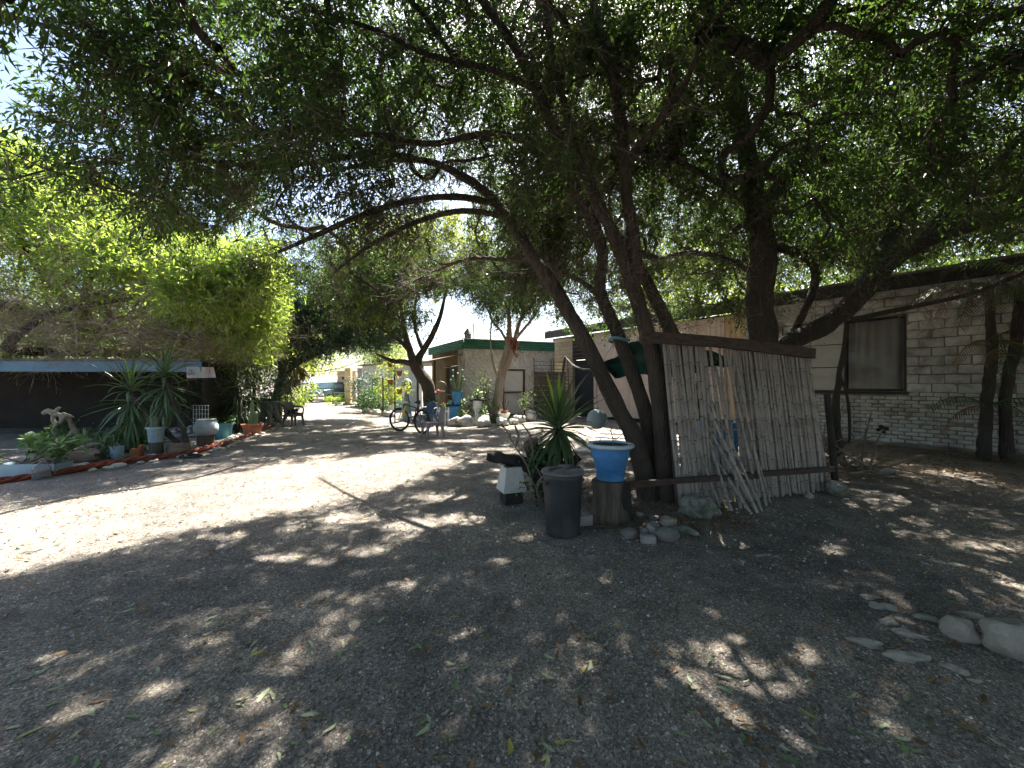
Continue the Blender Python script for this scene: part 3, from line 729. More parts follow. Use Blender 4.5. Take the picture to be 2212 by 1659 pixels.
unseen_shade_tree('added unseen tree blocking sky light near the brick wall yard', 9.8, -1.2, 7.5, 3.8, 34, 9000)
unseen_shade_tree('added unseen tree blocking sky light at the back of the gravel yard', -3.5, -7.0, 8.5, 4.4, 33)
# ------------------------------------------------------------------ building materials
def plaster(name, col, stain, swirl=2.2, amt=.35, dist=.05):
    m, nt, b = newmat(name); v = coords(nt)
    oi = N(nt, 'ShaderNodeObjectInfo'); va = N(nt, 'ShaderNodeVectorMath', operation='ADD'); nt.links.new(v, va.inputs[0]); nt.links.new(oi.outputs['Location'], va.inputs[1])
    f = nz(nt, va.outputs[0], 1.6, 8, .7); c = ramp(nt, f, [(.30, stain), (.30+amt, tuple((a+s)/2 for a, s in zip(col, stain))), (.66, col)])
    nt.links.new(c, b.inputs['Base Color']); b.inputs['Roughness'].default_value = .9
    if swirl:
        wv = N(nt, 'ShaderNodeTexWave', Scale=swirl, Distortion=14, Detail=3); wv.inputs['Detail Scale'].default_value = 1.2; wv.inputs['Detail Roughness'].default_value = .6; wv.bands_direction = 'DIAGONAL'
        nt.links.new(v, wv.inputs['Vector']); bump(nt, b, wv.outputs['Fac'], .9, dist)
        gm = N(nt, 'ShaderNodeMix', data_type='RGBA', blend_type='MULTIPLY'); gm.inputs[0].default_value = 1; nt.links.new(c, gm.inputs[6]); nt.links.new(ramp(nt, wv.outputs['Fac'], [(.0, (.80, .77, .72)), (.35, (1, 1, 1))]), gm.inputs[7]); nt.links.new(gm.outputs[2], b.inputs['Base Color'])  # wave grooves darkened in the colour: grime that also stands in for relief shade
    else: bump(nt, b, nz(nt, v, 30, 5), .5, .008)
    return m
M['plaster'] = plaster('trowelled_plaster', (.84, .81, .75), (.58, .53, .46))
M['whitewash'] = plaster('whitewashed_brick', (.62, .605, .57), (.11, .095, .078), 0, .15)
M['creambrick'] = plaster('cream_brick', (.66, .58, .42), (.36, .29, .2), 0, .3)
M['mortar'] = plaster('dirty_mortar', (.46, .42, .36), (.07, .055, .045), 0, .3)
M['ochre'] = plaster('ochre_plaster', (.26, .18, .075), (.11, .07, .035), 0, .3)
M['whitewall'] = plaster('white_wall', (.72, .70, .68), (.5, .47, .43), 0, .25)
M['concrete'] = plaster('concrete', (.42, .40, .37), (.25, .23, .21), 0, .35)
M['green_iron'] = plain('green_iron', (.07, .22, .14), .5, .3, 3, .1, dirt=(.09, .13, .10), dirt_amt=.4)
M['roof_grey'] = plain('roof_grey', (.20, .185, .17), .85, .35, 2, .3, dirt=(.09, .07, .055), dirt_amt=.5)
M['black_wood'] = plain('black_wood', (.03, .027, .025), .7, .4, 4, .4, stretch=(6, 6, .6))
M['dark_door'] = plain('dark_door', (.025, .03, .042), .5, .3, 3, .1)
M['brown_paint'] = plain('brown_paint', (.07, .035, .025), .5, .3, 5, .2)
M['old_wood'] = plain('old_wood', (.20, .15, .105), .9, .4, 5, .6, 20, .008, stretch=(1, 1, 5), dirt=(.05, .038, .03), dirt_amt=.4)
M['grey_wood'] = plain('grey_wood', (.10, .08, .064), .9, .45, 4, .7, 18, .012, stretch=(5, 5, .7), dirt=(.06, .048, .038), dirt_amt=.38)
M['dark_timber'] = plain('dark_timber', (.065, .045, .034), .85, .5, 5, .7, 22, .01, stretch=(1, 6, 6))
M['pink_sheet'] = plain('pink_sheet', (.60, .47, .41), .7, .12, 2, .1, dirt=(.42, .30, .22), dirt_amt=.3)
M['peach_sheet'] = plain('peach_sheet', (.58, .40, .25), .7, .15, 2, .1, dirt=(.35, .18, .09), dirt_amt=.35)
M['white_board'] = plain('white_board', (.40, .385, .355), .7, .15, 2, .15, dirt=(.26, .24, .21), dirt_amt=.35)
M['blind'] = plain('blind', (.62, .60, .55), .8, .1, 3, .1)
M['blue_fascia'] = plain('blue_fascia', (.10, .19, .27), .6, .2, 2, .15, dirt=(.07, .11, .14), dirt_amt=.35)
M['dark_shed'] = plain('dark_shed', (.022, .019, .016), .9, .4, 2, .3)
M['metal_grey'] = plain('metal_grey', (.17, .165, .16), .55, .3, 6, .1, metal=.6, dirt=(.14, .075, .045), dirt_amt=.4)
M['curtain'] = plain('curtain', (.42, .40, .36), .9, .12, 3, .1)
M['tin_white'] = plain('tin_white', (.75, .76, .78), .6, .1, 1, .05)
m, nt, b = newmat('window_glass'); b.inputs['Base Color'].default_value = (.03, .035, .04, 1); b.inputs['Roughness'].default_value = .08; b.inputs['Alpha'].default_value = .22; M['glass'] = m

# ------------------------------------------------------------------ plastered house in the middle
HW = Wall((-2.0, 17.0), (2.0, 18.6)); HL = Wall((-2.0, 17.0), (-4.2, 21.0))
HT = 3.4
H = thing('plaster_house', 'white plastered house with green corrugated parapet behind the grey plastic chair', 'house', (-1.0, 19.5, 0))
wa0, wz1 = HW.uv(1086, 797); wa1, wz0 = HW.uv(1134, 897)
mb = MB(); HW.grid(mb, 0, HW.L, 0, HT-.05, .22, [(wa0, wa1, wz0, wz1)]); mb.build('front_wall', M['plaster'], H, smooth=False)
mb = MB(); HL.grid(mb, .25, HL.L, 0, HT-.05, .22, [(.7, 2.3, 0, 2.35)]); mb.build('side_wall', M['ochre'], H, smooth=False)
mb = MB(); HL.box(mb, 0.0, .68, .003, .06, 0, HT-.42); mb.build('corner_post', M['whitewash'], H)
def hcorr(W, a0, a1, z0, z1, off, name, mat, par, waves=4, amp=.034):
    mb = MB(); n = waves*8; vs = []
    for k in range(n+1):
        z = z0+(z1-z0)*k/n; o = off+amp*math.cos(2*math.pi*waves*k/n)
        vs += [W.pt(a0, o, z), W.pt(a1, o, z), W.pt(a1, o-.012, z), W.pt(a0, o-.012, z)]
    fs = []
    for k in range(n):
        a = k*4
        for i in range(4): fs.append((a+i, a+(i+1) % 4, a+4+(i+1) % 4, a+4+i))
    fs += [(3, 2, 1, 0), (n*4, n*4+1, n*4+2, n*4+3)]
    return mb.add(vs, fs).build(name, mat, par, ang=75)
hcorr(HW, -.06, HW.L-.05, HT-.40, HT, .07, 'parapet_sheet', M['green_iron'], H)
hcorr(HL, -.02, HL.L+.4, HT-.40, HT, .10, 'parapet_sheet', M['green_iron'], H)
mb = MB(); HW.box(mb, -.1, HW.L-.02, -.1, .13, HT+.003, HT+.035); mb.build('parapet_cap', M['tin_white'], H)
mb = MB(); q = [HW.pt(.05, -.1, HT-.1), HW.pt(HW.L, -.1, HT-.1), HW.pt(HW.L, -4, HT-.1), HL.pt(HL.L, -.1, HT-.1)]
mb.add(q+[p-Vector((0, 0, .06)) for p in q], [(0, 1, 2, 3), (7, 6, 5, 4), (0, 4, 5, 1), (1, 5, 6, 2), (2, 6, 7, 3), (3, 7, 4, 0)]); mb.build('roof', M['roof_grey'], H, smooth=False)
def sash(W, a0, a1, z0, z1, par, fmat, pmat, mid=True, fw=.07, depth=.02, name='window'):
    mb = MB()
    W.box(mb, a0+.002, a0+fw, -.10, depth, z0, z1); W.box(mb, a1-fw, a1-.002, -.10, depth, z0, z1)
    W.box(mb, a0+fw, a1-fw, -.10, depth-.004, z0, z0+fw); W.box(mb, a0+fw, a1-fw, -.10, depth-.004, z1-fw, z1)
    if mid: W.box(mb, a0+fw, a1-fw, -.10, depth-.006, (z0+z1)/2-fw/2, (z0+z1)/2+fw/2)
    f = mb.build(name, fmat, par, bevel=.006)
    zz = [z0+fw, (z0+z1)/2-fw/2, (z0+z1)/2+fw/2, z1-fw] if mid else [z0+fw, z1-fw]
    for k in range(0, len(zz), 2):
        mb = MB(); W.box(mb, a0+fw, a1-fw, -.085, -.075, zz[k], zz[k+1]); mb.build('pane', pmat, f, smooth=False)
    return f
sash(HW, wa0, wa1, wz0, wz1, H, M['brown_paint'], M['blind'])
# lean-to, dark doorway and barred gate on the side wall
mb = MB(); a = [HL.pt(.1, .05, 2.75), HL.pt(2.9, .05, 2.75), HL.pt(2.9, 1.35, 2.45), HL.pt(.1, 1.35, 2.45)]
mb.add(a+[p+Vector((0, 0, .05)) for p in a], [(3, 2, 1, 0), (4, 5, 6, 7), (0, 1, 5, 4), (1, 2, 6, 5), (2, 3, 7, 6), (3, 0, 4, 7)]); mb.build('porch_roof', M['old_wood'], H, smooth=False)
for s in (.25, 2.8):
    mb = MB(); mb.tube([HL.pt(s, 1.25, 0), HL.pt(s, 1.25, 2.47)], .05, 8, True, .2, s); mb.build('porch_post', M['grey_wood'], H)
mb = MB(); HL.box(mb, .72, 2.28, -.15, -.1, .01, 2.33); mb.build('door', M['dark_door'], H)
mb = MB()
for k in range(11): mb.tube([HL.pt(.75+k*.15, .09, .03), HL.pt(.75+k*.15, .09, 2.3)], .011, 5)
for z in (.1, 1.0, 2.25): HL.box(mb, .7, 2.3, .075, .105, z, z+.04)
mb.build('security_gate', M['metal_grey'], H)
# bird box on the roof corner
B = thing('bird_box', 'small grey bird box with peaked roof on the green parapet corner', 'bird box', (HW.pt(.22, -.35, HT-.1)))
p = HW.pt(.22, -.35, HT-.1)
MB().box(p+Vector((0, 0, .18)), (.24, .24, .36), .4).build('box', M['grey_wood'], B, bevel=.01)
mb = MB(); mb.lathe([(.21, .36), (.12, .5), (.05, .6), (.03, .62)], 4, p, Matrix.Rotation(.4, 3, 'Z')); mb.build('peaked_roof', M['roof_grey'], B, smooth=False)
mb = MB(); mb.tube([p+Vector((.22, .1, .0)), p+Vector((.24, .1, .85))], .025, 7, True, .2); mb.build('vent_pipe', M['grey_wood'], B)

# ------------------------------------------------------------------ long house on the right
RW = Wall((2.0, 19.6), (2.0+.582*19, 19.6-.813*19)); RT = 3.72
LH = thing('long_house', 'long low house of whitewashed brick and pale sheeting behind the trees', 'house', (8.5, 13.5, 0))
S = lambda u: RW.uv(u, 829.5)[0]
sD0, sD1, sC1, sB0, sW0, sW1 = S(1238), S(1283), S(1612), S(1690), S(1823), S(1958)
zW1 = RW.uv(1890, 686)[1]; zW0 = RW.uv(1890, 845)[1]
# backing masonry: brick end, sheeted middle, brick right part
mb = MB(); RW.grid(mb, 0, sD0, 0, RT, .22, []); mb.build('end_wall', M['mortar'], LH, smooth=False)
mb = MB(); RW.grid(mb, sD0, sC1, 0, RT, .10, [(sD0, sD1, 0, 2.6)]); mb.build('frame_wall', M['dark_shed'], LH, smooth=False)
mb = MB(); RW.grid(mb, sC1, 19, 0, RT+.2, .22, [(sB0, sW1, zW0, zW1)]); brick_wall = mb.build('brick_wall', M['mortar'], LH, smooth=False)
# roof: eaves board and slab
mb = MB(); RW.box(mb, -.3, 19.4, .22, .27, RT+.0, RT+.30); mb.build('eaves_board', M['black_wood'], LH, smooth=False)
mb = MB(); a = [RW.pt(-.3, .28, RT+.31), RW.pt(19.4, .28, RT+.31), RW.pt(19.4, -5, RT+.9), RW.pt(-.3, -5, RT+.9)]
mb.add(a+[p+Vector((0, 0, .05)) for p in a], [(3, 2, 1, 0), (4, 5, 6, 7), (0, 1, 5, 4), (1, 2, 6, 5), (2, 3, 7, 6), (3, 0, 4, 7)]); mb.build('roof', M['roof_grey'], LH, smooth=False)
mb = MB(); RW.box(mb, sC1, 19.3, .003, .215, RT+.22, RT+.29); mb.build('soffit', M['black_wood'], LH, smooth=False)
# door with louvre above
mb = MB(); RW.box(mb, sD0+.02, sD1-.02, -.14, -.09, .02, 2.58); mb.build('door', M['dark_door'], LH, bevel=.01)
mb = MB(); RW.box(mb, sD0, sD1, .003, .04, 2.6, RT-.05); mb.build('door_header', M['black_wood'], LH)
for k in range(5):
    mb = MB(); RW.box(mb, sD0+.06, sD1-.06, .045, .09, 2.68+k*.17, 2.70+k*.17); mb.build('louvre_slat', M['metal_grey'], LH)
# ribbed sheets, each its own piece
def sheet(a0, a1, z0, z1, mat, off=.03):
    mb = MB(); n = int((a1-a0)/.03); vs = []
    for k in range(n+1):
        t = (a0+(a1-a0)*k/n); ph = (t % .16)/.16; o = off+(.022 if ph < .18 else 0)+.004*math.sin(t*9)
        vs += [RW.pt(t, o, z0), RW.pt(t, o, z1)]
    m = len(vs); vs += [v-RW.n*.012 for v in vs]
    fs = [(2*k, 2*k+2, 2*k+3, 2*k+1) for k in range(n)]+[(2*k+1+m, 2*k+3+m, 2*k+2+m, 2*k+m) for k in range(n)]
    fs += [(2*k+1, 2*k+3, 2*k+3+m, 2*k+1+m) for k in range(n)]+[(0, 1, 1+m, m), (2*n+m, 2*n+1+m, 2*n+1, 2*n)]
    mb.add(vs, fs).build('wall_sheet', mat, LH, smooth=False)
x = sD1+.03; k = 0
while x < sC1-.2:
    x1 = min(x+.92, sC1); sheet(x, x1, .12+.02*(k % 3), RT-.02-.03*(k % 2), M['peach_sheet'] if x > S(1520) else M['pink_sheet'], .03+.008*(k % 2)); x = x1+.012; k += 1
# boarded panels beside the curtained window
pan = [(sB0, sB0+.47*(sW0-sB0)), (sB0+.47*(sW0-sB0), sW0)]
zz = [zW0, zW0+.62, zW0+1.22, zW1]
for a0, a1 in pan:
    for k in range(3):
        mb = MB(); RW.box(mb, a0+.012, a1-.012, -.10, -.04, zz[k]+.01, zz[k+1]-.01); mb.build('wall_panel', M['white_board'], LH, bevel=.008)
mb = MB(); RW.box(mb, sB0, sW0, -.13, -.105, zW0, zW1); mb.build('panel_backing', M['black_wood'], LH)
win = sash(RW, sW0, sW1, zW0, zW1, LH, M['black_wood'], M['glass'], mid=False, fw=.045, depth=-.02)
mb = MB(); n = 60; vs = []
for k in range(n+1):
    t = k/n; a = sW0+.06+(sW1-sW0-.12)*t; o = -.125-.02*math.sin(t*34)-.02*math.sin(t*13+1)
    vs += [RW.pt(a, o, zW0+.06), RW.pt(a+.03*math.sin(t*9), o*1.0, zW1-.06)]
mb.add(vs, [(2*k, 2*k+2, 2*k+3, 2*k+1) for k in range(n)]).build('curtain', M['curtain'], win)
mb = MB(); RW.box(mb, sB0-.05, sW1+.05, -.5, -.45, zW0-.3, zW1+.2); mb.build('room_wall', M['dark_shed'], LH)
mb = MB(); RW.box(mb, sB0-.04, sW1+.05, -.2, .06, zW0-.075, zW0-.003); mb.build('window_sill', M['black_wood'], LH, bevel=.008)

# bricks of the right part, laid one by one; painted over and uneven
def brickproto(L, Hh, seed):
    bm = bmesh.new(); bmesh.ops.create_cube(bm, size=1)
    for v in bm.verts: v.co = Vector((v.co.x*L, v.co.y*.05, v.co.z*Hh))
    bmesh.ops.bevel(bm, geom=[e for e in bm.edges if all(v.co.y < 0 for v in e.verts) or abs(e.verts[0].co.y-e.verts[1].co.y) > .01], offset=.012, segments=1, affect='EDGES')
    for v in bm.verts:
        k = noise.noise_vector(v.co*9+Vector((seed*5.1, seed, 0))); v.co += Vector((k.x*.014, k.y*.010, k.z*.012))
    me = bpy.data.meshes.new('brick'); bm.to_mesh(me); bm.free(); fix(me, True, 50); me.materials.append(M['whitewash']); return me
rr = random.Random(5); ang = math.atan2(RW.d.y, RW.d.x); boff = wloc(LH)
blocks = []
z = .10; row = 0
while z < RT+.0:
    big = z > 1.28
    bh, bl = (.195, .40) if big else (.082, .235)
    a = sB0-1.2-(bl/2 if row % 2 else 0)
    while a < 16.2:
        a1 = a+bl-.012
        if z+bh > zW0-.08 and z < zW1 and a1 > sB0 and a < sW1:
            if a < sW1 < a1 and a1-sW1 > .08: blocks.append((sW1+.005, a1, z, bh))
            elif a < sB0 < a1: pass
        else: blocks.append((a, a1, z, bh))
        a += bl
    z += bh+.012 if big else bh+.011; row += 1
def in_view(a, z):
    p = RW.pt(a, 0, z); u = 1106+864*p.x/p.y; return u < 2230 and u > 1770
protos = {}
vis = [b for b in blocks if in_view((b[0]+b[1])/2, b[2])]; hid = [b for b in blocks if not in_view((b[0]+b[1])/2, b[2])]
vis.sort(key=lambda b: -(b[1]-b[0])*b[3]/RW.pt(b[0], 0, 0).y**2)
for i, (a0, a1, z, bh) in enumerate(vis[:298]):
    Lb = round(a1-a0, 2)
    if i > 3 and rr.random() < .012: continue
    key = (Lb, bh, rr.randrange(7))
    if key not in protos: protos[key] = brickproto(Lb, bh, len(protos))
    o = bpy.data.objects.new('brick', protos[key]); COL.objects.link(o); o.parent = brick_wall
    o.location = RW.pt((a0+a1)/2, -.010+rr.uniform(-.012, .008), z+bh/2+rr.uniform(-.006, .006))-boff
    o.rotation_euler = (rr.uniform(-.03, .03), rr.uniform(-.03, .03), ang+rr.uniform(-.04, .04)); o.scale = (rr.uniform(.95, 1.02), 1, rr.uniform(.9, 1.03))
mb = MB()
for a0, a1, z, bh in vis[298:]+hid: RW.box(mb, a0, a1, -.03, .014+rr.uniform(-.005, .005), z, z+bh)
mb.build('brick_courses', M['whitewash'], brick_wall, smooth=False)['kind'] = 'stuff'
# hole with a loose brick behind
# cream blocks of the end wall, too small to pick apart singly
mb = MB(); z = .05; row = 0
while z < RT-.1:
    a = .02-(.17 if row % 2 else 0)
    while a < sD0-.05:
        x0, x1 = max(a, .02), min(a+.33, sD0-.02)
        if x1-x0 > .05: RW.box(mb, x0, x1, -.02, .03+rr.uniform(-.008, .008), z, z+.165)
        a += .345
    z += .18; row += 1
mb.build('block_courses', M['creambrick'], LH, smooth=False, bevel=.01)['kind'] = 'stuff'

# ------------------------------------------------------------------ dark open shed with blue fascia, left
SH = thing('low_shed', 'dark low open shed with a blue grey fascia board under the thicket tree', 'shed', (-11.5, 11.6, 0))
a, b_ = Vector((-15.2, 10.7, 0)), Vector((-8.55, 11.05, 0))
SW = Wall(a[:2], b_[:2])
mb = MB(); SW.box(mb, -4, SW.L, 0, .05, 1.83, 2.12); mb.build('fascia_board', M['blue_fascia'], SH, bevel=.008)
mb = MB(); SW.box(mb, -5.1, SW.L-.02, -3.2, .06, 2.125, 2.19); mb.build('roof', M['roof_grey'], SH, smooth=False)
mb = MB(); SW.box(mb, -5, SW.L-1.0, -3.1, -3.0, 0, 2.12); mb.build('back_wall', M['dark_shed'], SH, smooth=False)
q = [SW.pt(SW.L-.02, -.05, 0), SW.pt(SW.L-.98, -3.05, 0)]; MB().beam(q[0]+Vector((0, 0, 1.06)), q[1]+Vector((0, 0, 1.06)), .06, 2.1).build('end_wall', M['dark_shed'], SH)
for s in (-1.8,):
    mb = MB(); SW.box(mb, s-.05, s+.05, -.16, -.06, 0, 2.12); mb.build('post', M['black_wood'], SH)
# painted tin sign
sg = thing('tin_sign', 'flaking white painted tin sign with rust and faded letters DE', 'sign', P(432, 816, 11.0))
c = P(432, 804.5, 11.0)
mb = MB(); n = 16; vs = []
for k in range(n+1):
    t = k/n-.5; o = .03*math.sin(t*5)
    vs += [c+Vector((t*.78+.03, o, -.15+.02*t)), c+Vector((t*.72, o, .15))]
m = len(vs); vs += [v+Vector((0, .01, 0)) for v in vs]
mb.add(vs, [(2*k, 2*k+2, 2*k+3, 2*k+1) for k in range(n)]+[(2*k+1+m, 2*k+3+m, 2*k+2+m, 2*k+m) for k in range(n)])
M['sign'] = plain('flaking_paint', (.45, .46, .46), .6, .25, 5, .2, dirt=(.25, .11, .05), dirt_amt=.45, stretch=(3, 1, .6))
mb.build('board', M['sign'], sg)
M['letter'] = plain('faded_blue', (.20, .30, .36), .7, .2, 8, 0)
mb = MB(); x = c.x-.28; y = c.y-.045; z = c.z-.085
mb.box((x, y, z+.085), (.022, .006, .17)); mb.tube([Vector((x, y, z+.165)), Vector((x+.055, y, z+.15)), Vector((x+.075, y, z+.085)), Vector((x+.055, y, z+.02)), Vector((x, y, z+.005))], .011, 5); mb.build('letter_d', M['letter'], sg)
mb = MB(); x += .125
mb.box((x, y, z+.085), (.022, .006, .17))
for q in (.012, .085, .158): mb.box((x+.036, y, z+q), (.05, .006, .02))
mb.build('letter_e', M['letter'], sg)

# ------------------------------------------------------------------ far end of the drive
YW = plain('yellow_pillar', (.62, .50, .26), .85, .15, 3, .3, dirt=(.4, .3, .16), dirt_amt=.35); M['yellow'] = YW
gp = thing('gate_pillar', 'pale yellow square gate pillar with grey bands nearest the parked car', 'pillar', P(753, 871, 29)*1); gp.location.z = 0
p = P(753, 871, 29)
MB().box((p.x, 29, 1.33), (.42, .42, 2.66)).build('shaft', YW, gp, bevel=.02)
for z in (.95, 1.75): MB().box((p.x, 29, z), (.45, .45, .05)).build('band', M['concrete'], gp)
MB().box((p.x, 29, .06), (.6, .6, .12)).build('base', M['concrete'], gp, bevel=.02)
g2 = thing('gate_pillar', 'grey square gate pillar beside the dark gate gap', 'pillar', Vector((P(779, 871, 29.5).x, 29.5, 0)))
MB().box((g2.location.x, 29.5, 1.3), (.34, .4, 2.6)).build('shaft', M['concrete'], g2, bevel=.02)
MB().box((g2.location.x, 29.5, 2.635), (.46, .5, .06)).build('cap', M['concrete'], g2, bevel=.02)
FW = Wall((P(783, 0, 28).x, 28), (P(905, 0, 23).x, 23))
wh = thing('white_house', 'low white walled house behind the green shrub past the gate pillars', 'house', Vector((-9.0, 27.2, 0)))
mb = MB(); FW.grid(mb, 0, FW.L, 0, 2.75, .2, [(1.5, 2.4, 1.0, 1.9)]); mb.build('wall', M['whitewall'], wh, smooth=False)
sash(FW, 1.5, 2.4, 1.0, 1.9, wh, M['brown_paint'], M['dark_door'], fw=.06)
mb = MB(); FW.box(mb, -.2, FW.L+.1, -3.5, .25, 2.755, 2.85); mb.build('roof', M['roof_grey'], wh, smooth=False)
fh = thing('peach_house', 'small peach walled house far down the drive beside the carport', 'house', Vector((-15.2, 36.5, 0)))
fw2 = Wall((P(728, 0, 36).x, 36), (P(764, 0, 35).x, 35))
mb = MB(); fw2.grid(mb, 0, fw2.L, 0, 2.6, .2, [(.55, .95, 1.9, 2.15)]); mb.build('wall', M['peach_sheet'], fh, smooth=False)
mb = MB(); fw2.box(mb, .55, .95, -.12, -.08, 1.9, 2.15); mb.build('window', M['dark_door'], fh, smooth=False)
mb = MB(); fw2.box(mb, -.3, fw2.L+.3, -3, .3, 2.605, 2.68); mb.build('roof', M['tin_white'], fh, smooth=False)
cp = thing('carport', 'white roofed carport standing behind the parked off-road vehicle', 'carport', Vector((-18.4, 38, 0)))
x0, x1 = P(652, 0, 37).x, P(728, 0, 37).x
mb = MB(); v = [(x0-.3, 36.5, 1.55), (x1, 36.5, 1.55), (x1, 40.5, 2.35), (x0-.3, 40.5, 2.35)]
mb.add(v+[(a, b2, c2+.06) for a, b2, c2 in v], [(3, 2, 1, 0), (4, 5, 6, 7), (0, 1, 5, 4), (1, 2, 6, 5), (2, 3, 7, 6), (3, 0, 4, 7)]); mb.build('roof', M['tin_white'], cp, smooth=False)
for x, y, h in ((x0-.2, 36.7, 1.6), (x1-.1, 36.7, 1.6), (x0-.2, 40.3, 2.3), (x1-.1, 40.3, 2.3)):
    MB().tube([Vector((x, y, 0)), Vector((x, y, h))], .05, 8).build('post', M['metal_grey'], cp)
# ------------------------------------------------------------------ small-object materials
M['bamboo'] = plain('reed_cane', (.33, .29, .255), .6, .35, 3, .25, 60, .002, dirt=(.15, .125, .105), dirt_amt=.4, stretch=(1, 1, .25))
M['blue_pot'] = plain('blue_pot', (.06, .205, .45), .5, .2, 4, .15, 50, .002, dirt=(.07, .22, .42), dirt_amt=.4, stretch=(1, 1, 3))
M['rim_pot'] = plain('pale_rim', (.42, .50, .55), .6, .15, 8, .2, 60, .002, dirt=(.3, .33, .34), dirt_amt=.4)
M['soil'] = plain('potting_soil', (.075, .045, .032), .95, .4, 20, .8, 60, .01)
M['bin'] = plain('bin_plastic', (.026, .029, .033), .5, .3, 5, .25, 120, .001, dirt=(.075, .07, .062), dirt_amt=.4)
M['lid'] = plain('lid_plastic', (.10, .105, .105), .6, .3, 8, .25, 80, .001, dirt=(.19, .175, .15), dirt_amt=.42)
M['white_pot'] = plain('white_pot', (.55, .54, .51), .8, .18, 4, .3, 40, .003, dirt=(.33, .32, .28), dirt_amt=.4)
M['char'] = plain('charred_wood', (.028, .024, .021), .85, .5, 8, .9, 25, .012)
M['pale_blue'] = plain('pale_blue_plastic', (.30, .41, .46), .55, .15, 5, .15, dirt=(.2, .23, .24), dirt_amt=.4)
M['teal'] = plain('teal_plastic', (.12, .33, .38), .5, .2, 5, .15, dirt=(.1, .2, .22), dirt_amt=.35)
M['terracotta'] = plain('terracotta', (.36, .125, .07), .75, .2, 6, .25, dirt=(.25, .12, .09), dirt_amt=.35)
M['rope'] = plain('red_rope', (.24, .06, .03), .9, .4, 9, .6, 120, .003, dirt=(.09, .035, .025), dirt_amt=.45)
M['rust'] = plain('rust', (.24, .085, .03), .9, .45, 12, .6, 40, .006, dirt=(.08, .035, .02), dirt_amt=.4)
M['bone'] = plain('bone', (.24, .205, .145), .8, .3, 8, .4, 40, .004)
M['stone'] = plain('grey_stone', (.20, .185, .17), .92, .4, 8, .9, 34, .012, dirt=(.12, .105, .09), dirt_amt=.45)
M['stone_lichen'] = plain('lichen_stone', (.36, .355, .33), .92, .4, 9, 1.0, 20, .03, dirt=(.10, .105, .07), dirt_amt=.52)
M['stone_tan'] = plain('tan_stone', (.36, .32, .26), .95, .3, 9, .9, 30, .012, dirt=(.2, .175, .14), dirt_amt=.45)
M['stone_white'] = plain('painted_stone', (.58, .56, .53), .9, .2, 4, .9, 14, .03, dirt=(.17, .15, .13), dirt_amt=.46)
M['pebble'] = plain('pebble', (.44, .41, .36), .85, .25, 7, .4, 30, .004, dirt=(.26, .23, .2), dirt_amt=.38)
M['brick_grey'] = plain('cement_brick', (.24, .225, .205), .92, .25, 9, .6, 50, .005)
M['chair'] = plain('faded_plastic', (.23, .185, .19), .5, .12, 3, .1, dirt=(.17, .14, .14), dirt_amt=.35)
M['chair_dark'] = plain('brown_plastic', (.12, .10, .105), .5, .2, 4, .1, dirt=(.22, .19, .18), dirt_amt=.35)
M['navy'] = plain('navy_plastic', (.05, .085, .15), .5, .2, 4, .1)
M['blue_paint'] = plain('blue_paint', (.06, .24, .52), .55, .2, 4, .2, dirt=(.05, .12, .25), dirt_amt=.35)
M['ceramic'] = plain('ceramic', (.78, .77, .74), .25, .08, 4, .05, spec=.5)
M['rubber'] = plain('rubber', (.02, .02, .021), .8, .3, 20, .3)
M['bike_black'] = plain('bike_black', (.025, .028, .032), .35, .2, 4, 0)
M['bike_silver'] = plain('bike_silver', (.5, .52, .55), .35, .1, 4, 0, metal=.7)
M['yellow_tag'] = plain('yellow_tag', (.75, .48, .05), .5, .1, 4, 0)
M['buoy'] = plain('buoy', (.27, .33, .33), .6, .15, 5, .2, dirt=(.17, .2, .2), dirt_amt=.4)
M['tarp'] = plain('green_tarp', (.012, .055, .04), .7, .35, 3, .5, 9, .03)
M['yucca'] = leafmat('yucca_leaf', (.075, .12, .06), (.20, .30, .07), .32, .22, .35)
M['yucca_bright'] = leafmat('yucca_young_leaf', (.16, .24, .05), (.5, .65, .08), .35, .5, .15)  # brighter yellow-green leaf colour for innermost leaves and the small palm
M['succ'] = leafmat('succulent_leaf', (.15, .24, .09), (.2, .3, .08), .4, .15, .35, (.38, .30, .06))
M['wire'] = plain('wire', (.30, .28, .25), .6, .2, 8, 0, metal=.3)
M['cat'] = plain('cat_fur', (.028, .027, .026), .95, .5, 10, .5, 80, .006)
M['cat_white'] = plain('cat_fur_light', (.42, .36, .30), .95, .3, 10, .5, 80, .006)
M['red'] = plain('red_paint', (.55, .05, .03), .5, .2, 6, 0)
M['white_wood'] = plain('white_wood', (.58, .58, .56), .8, .15, 5, .3, dirt=(.3, .28, .25), dirt_amt=.35)

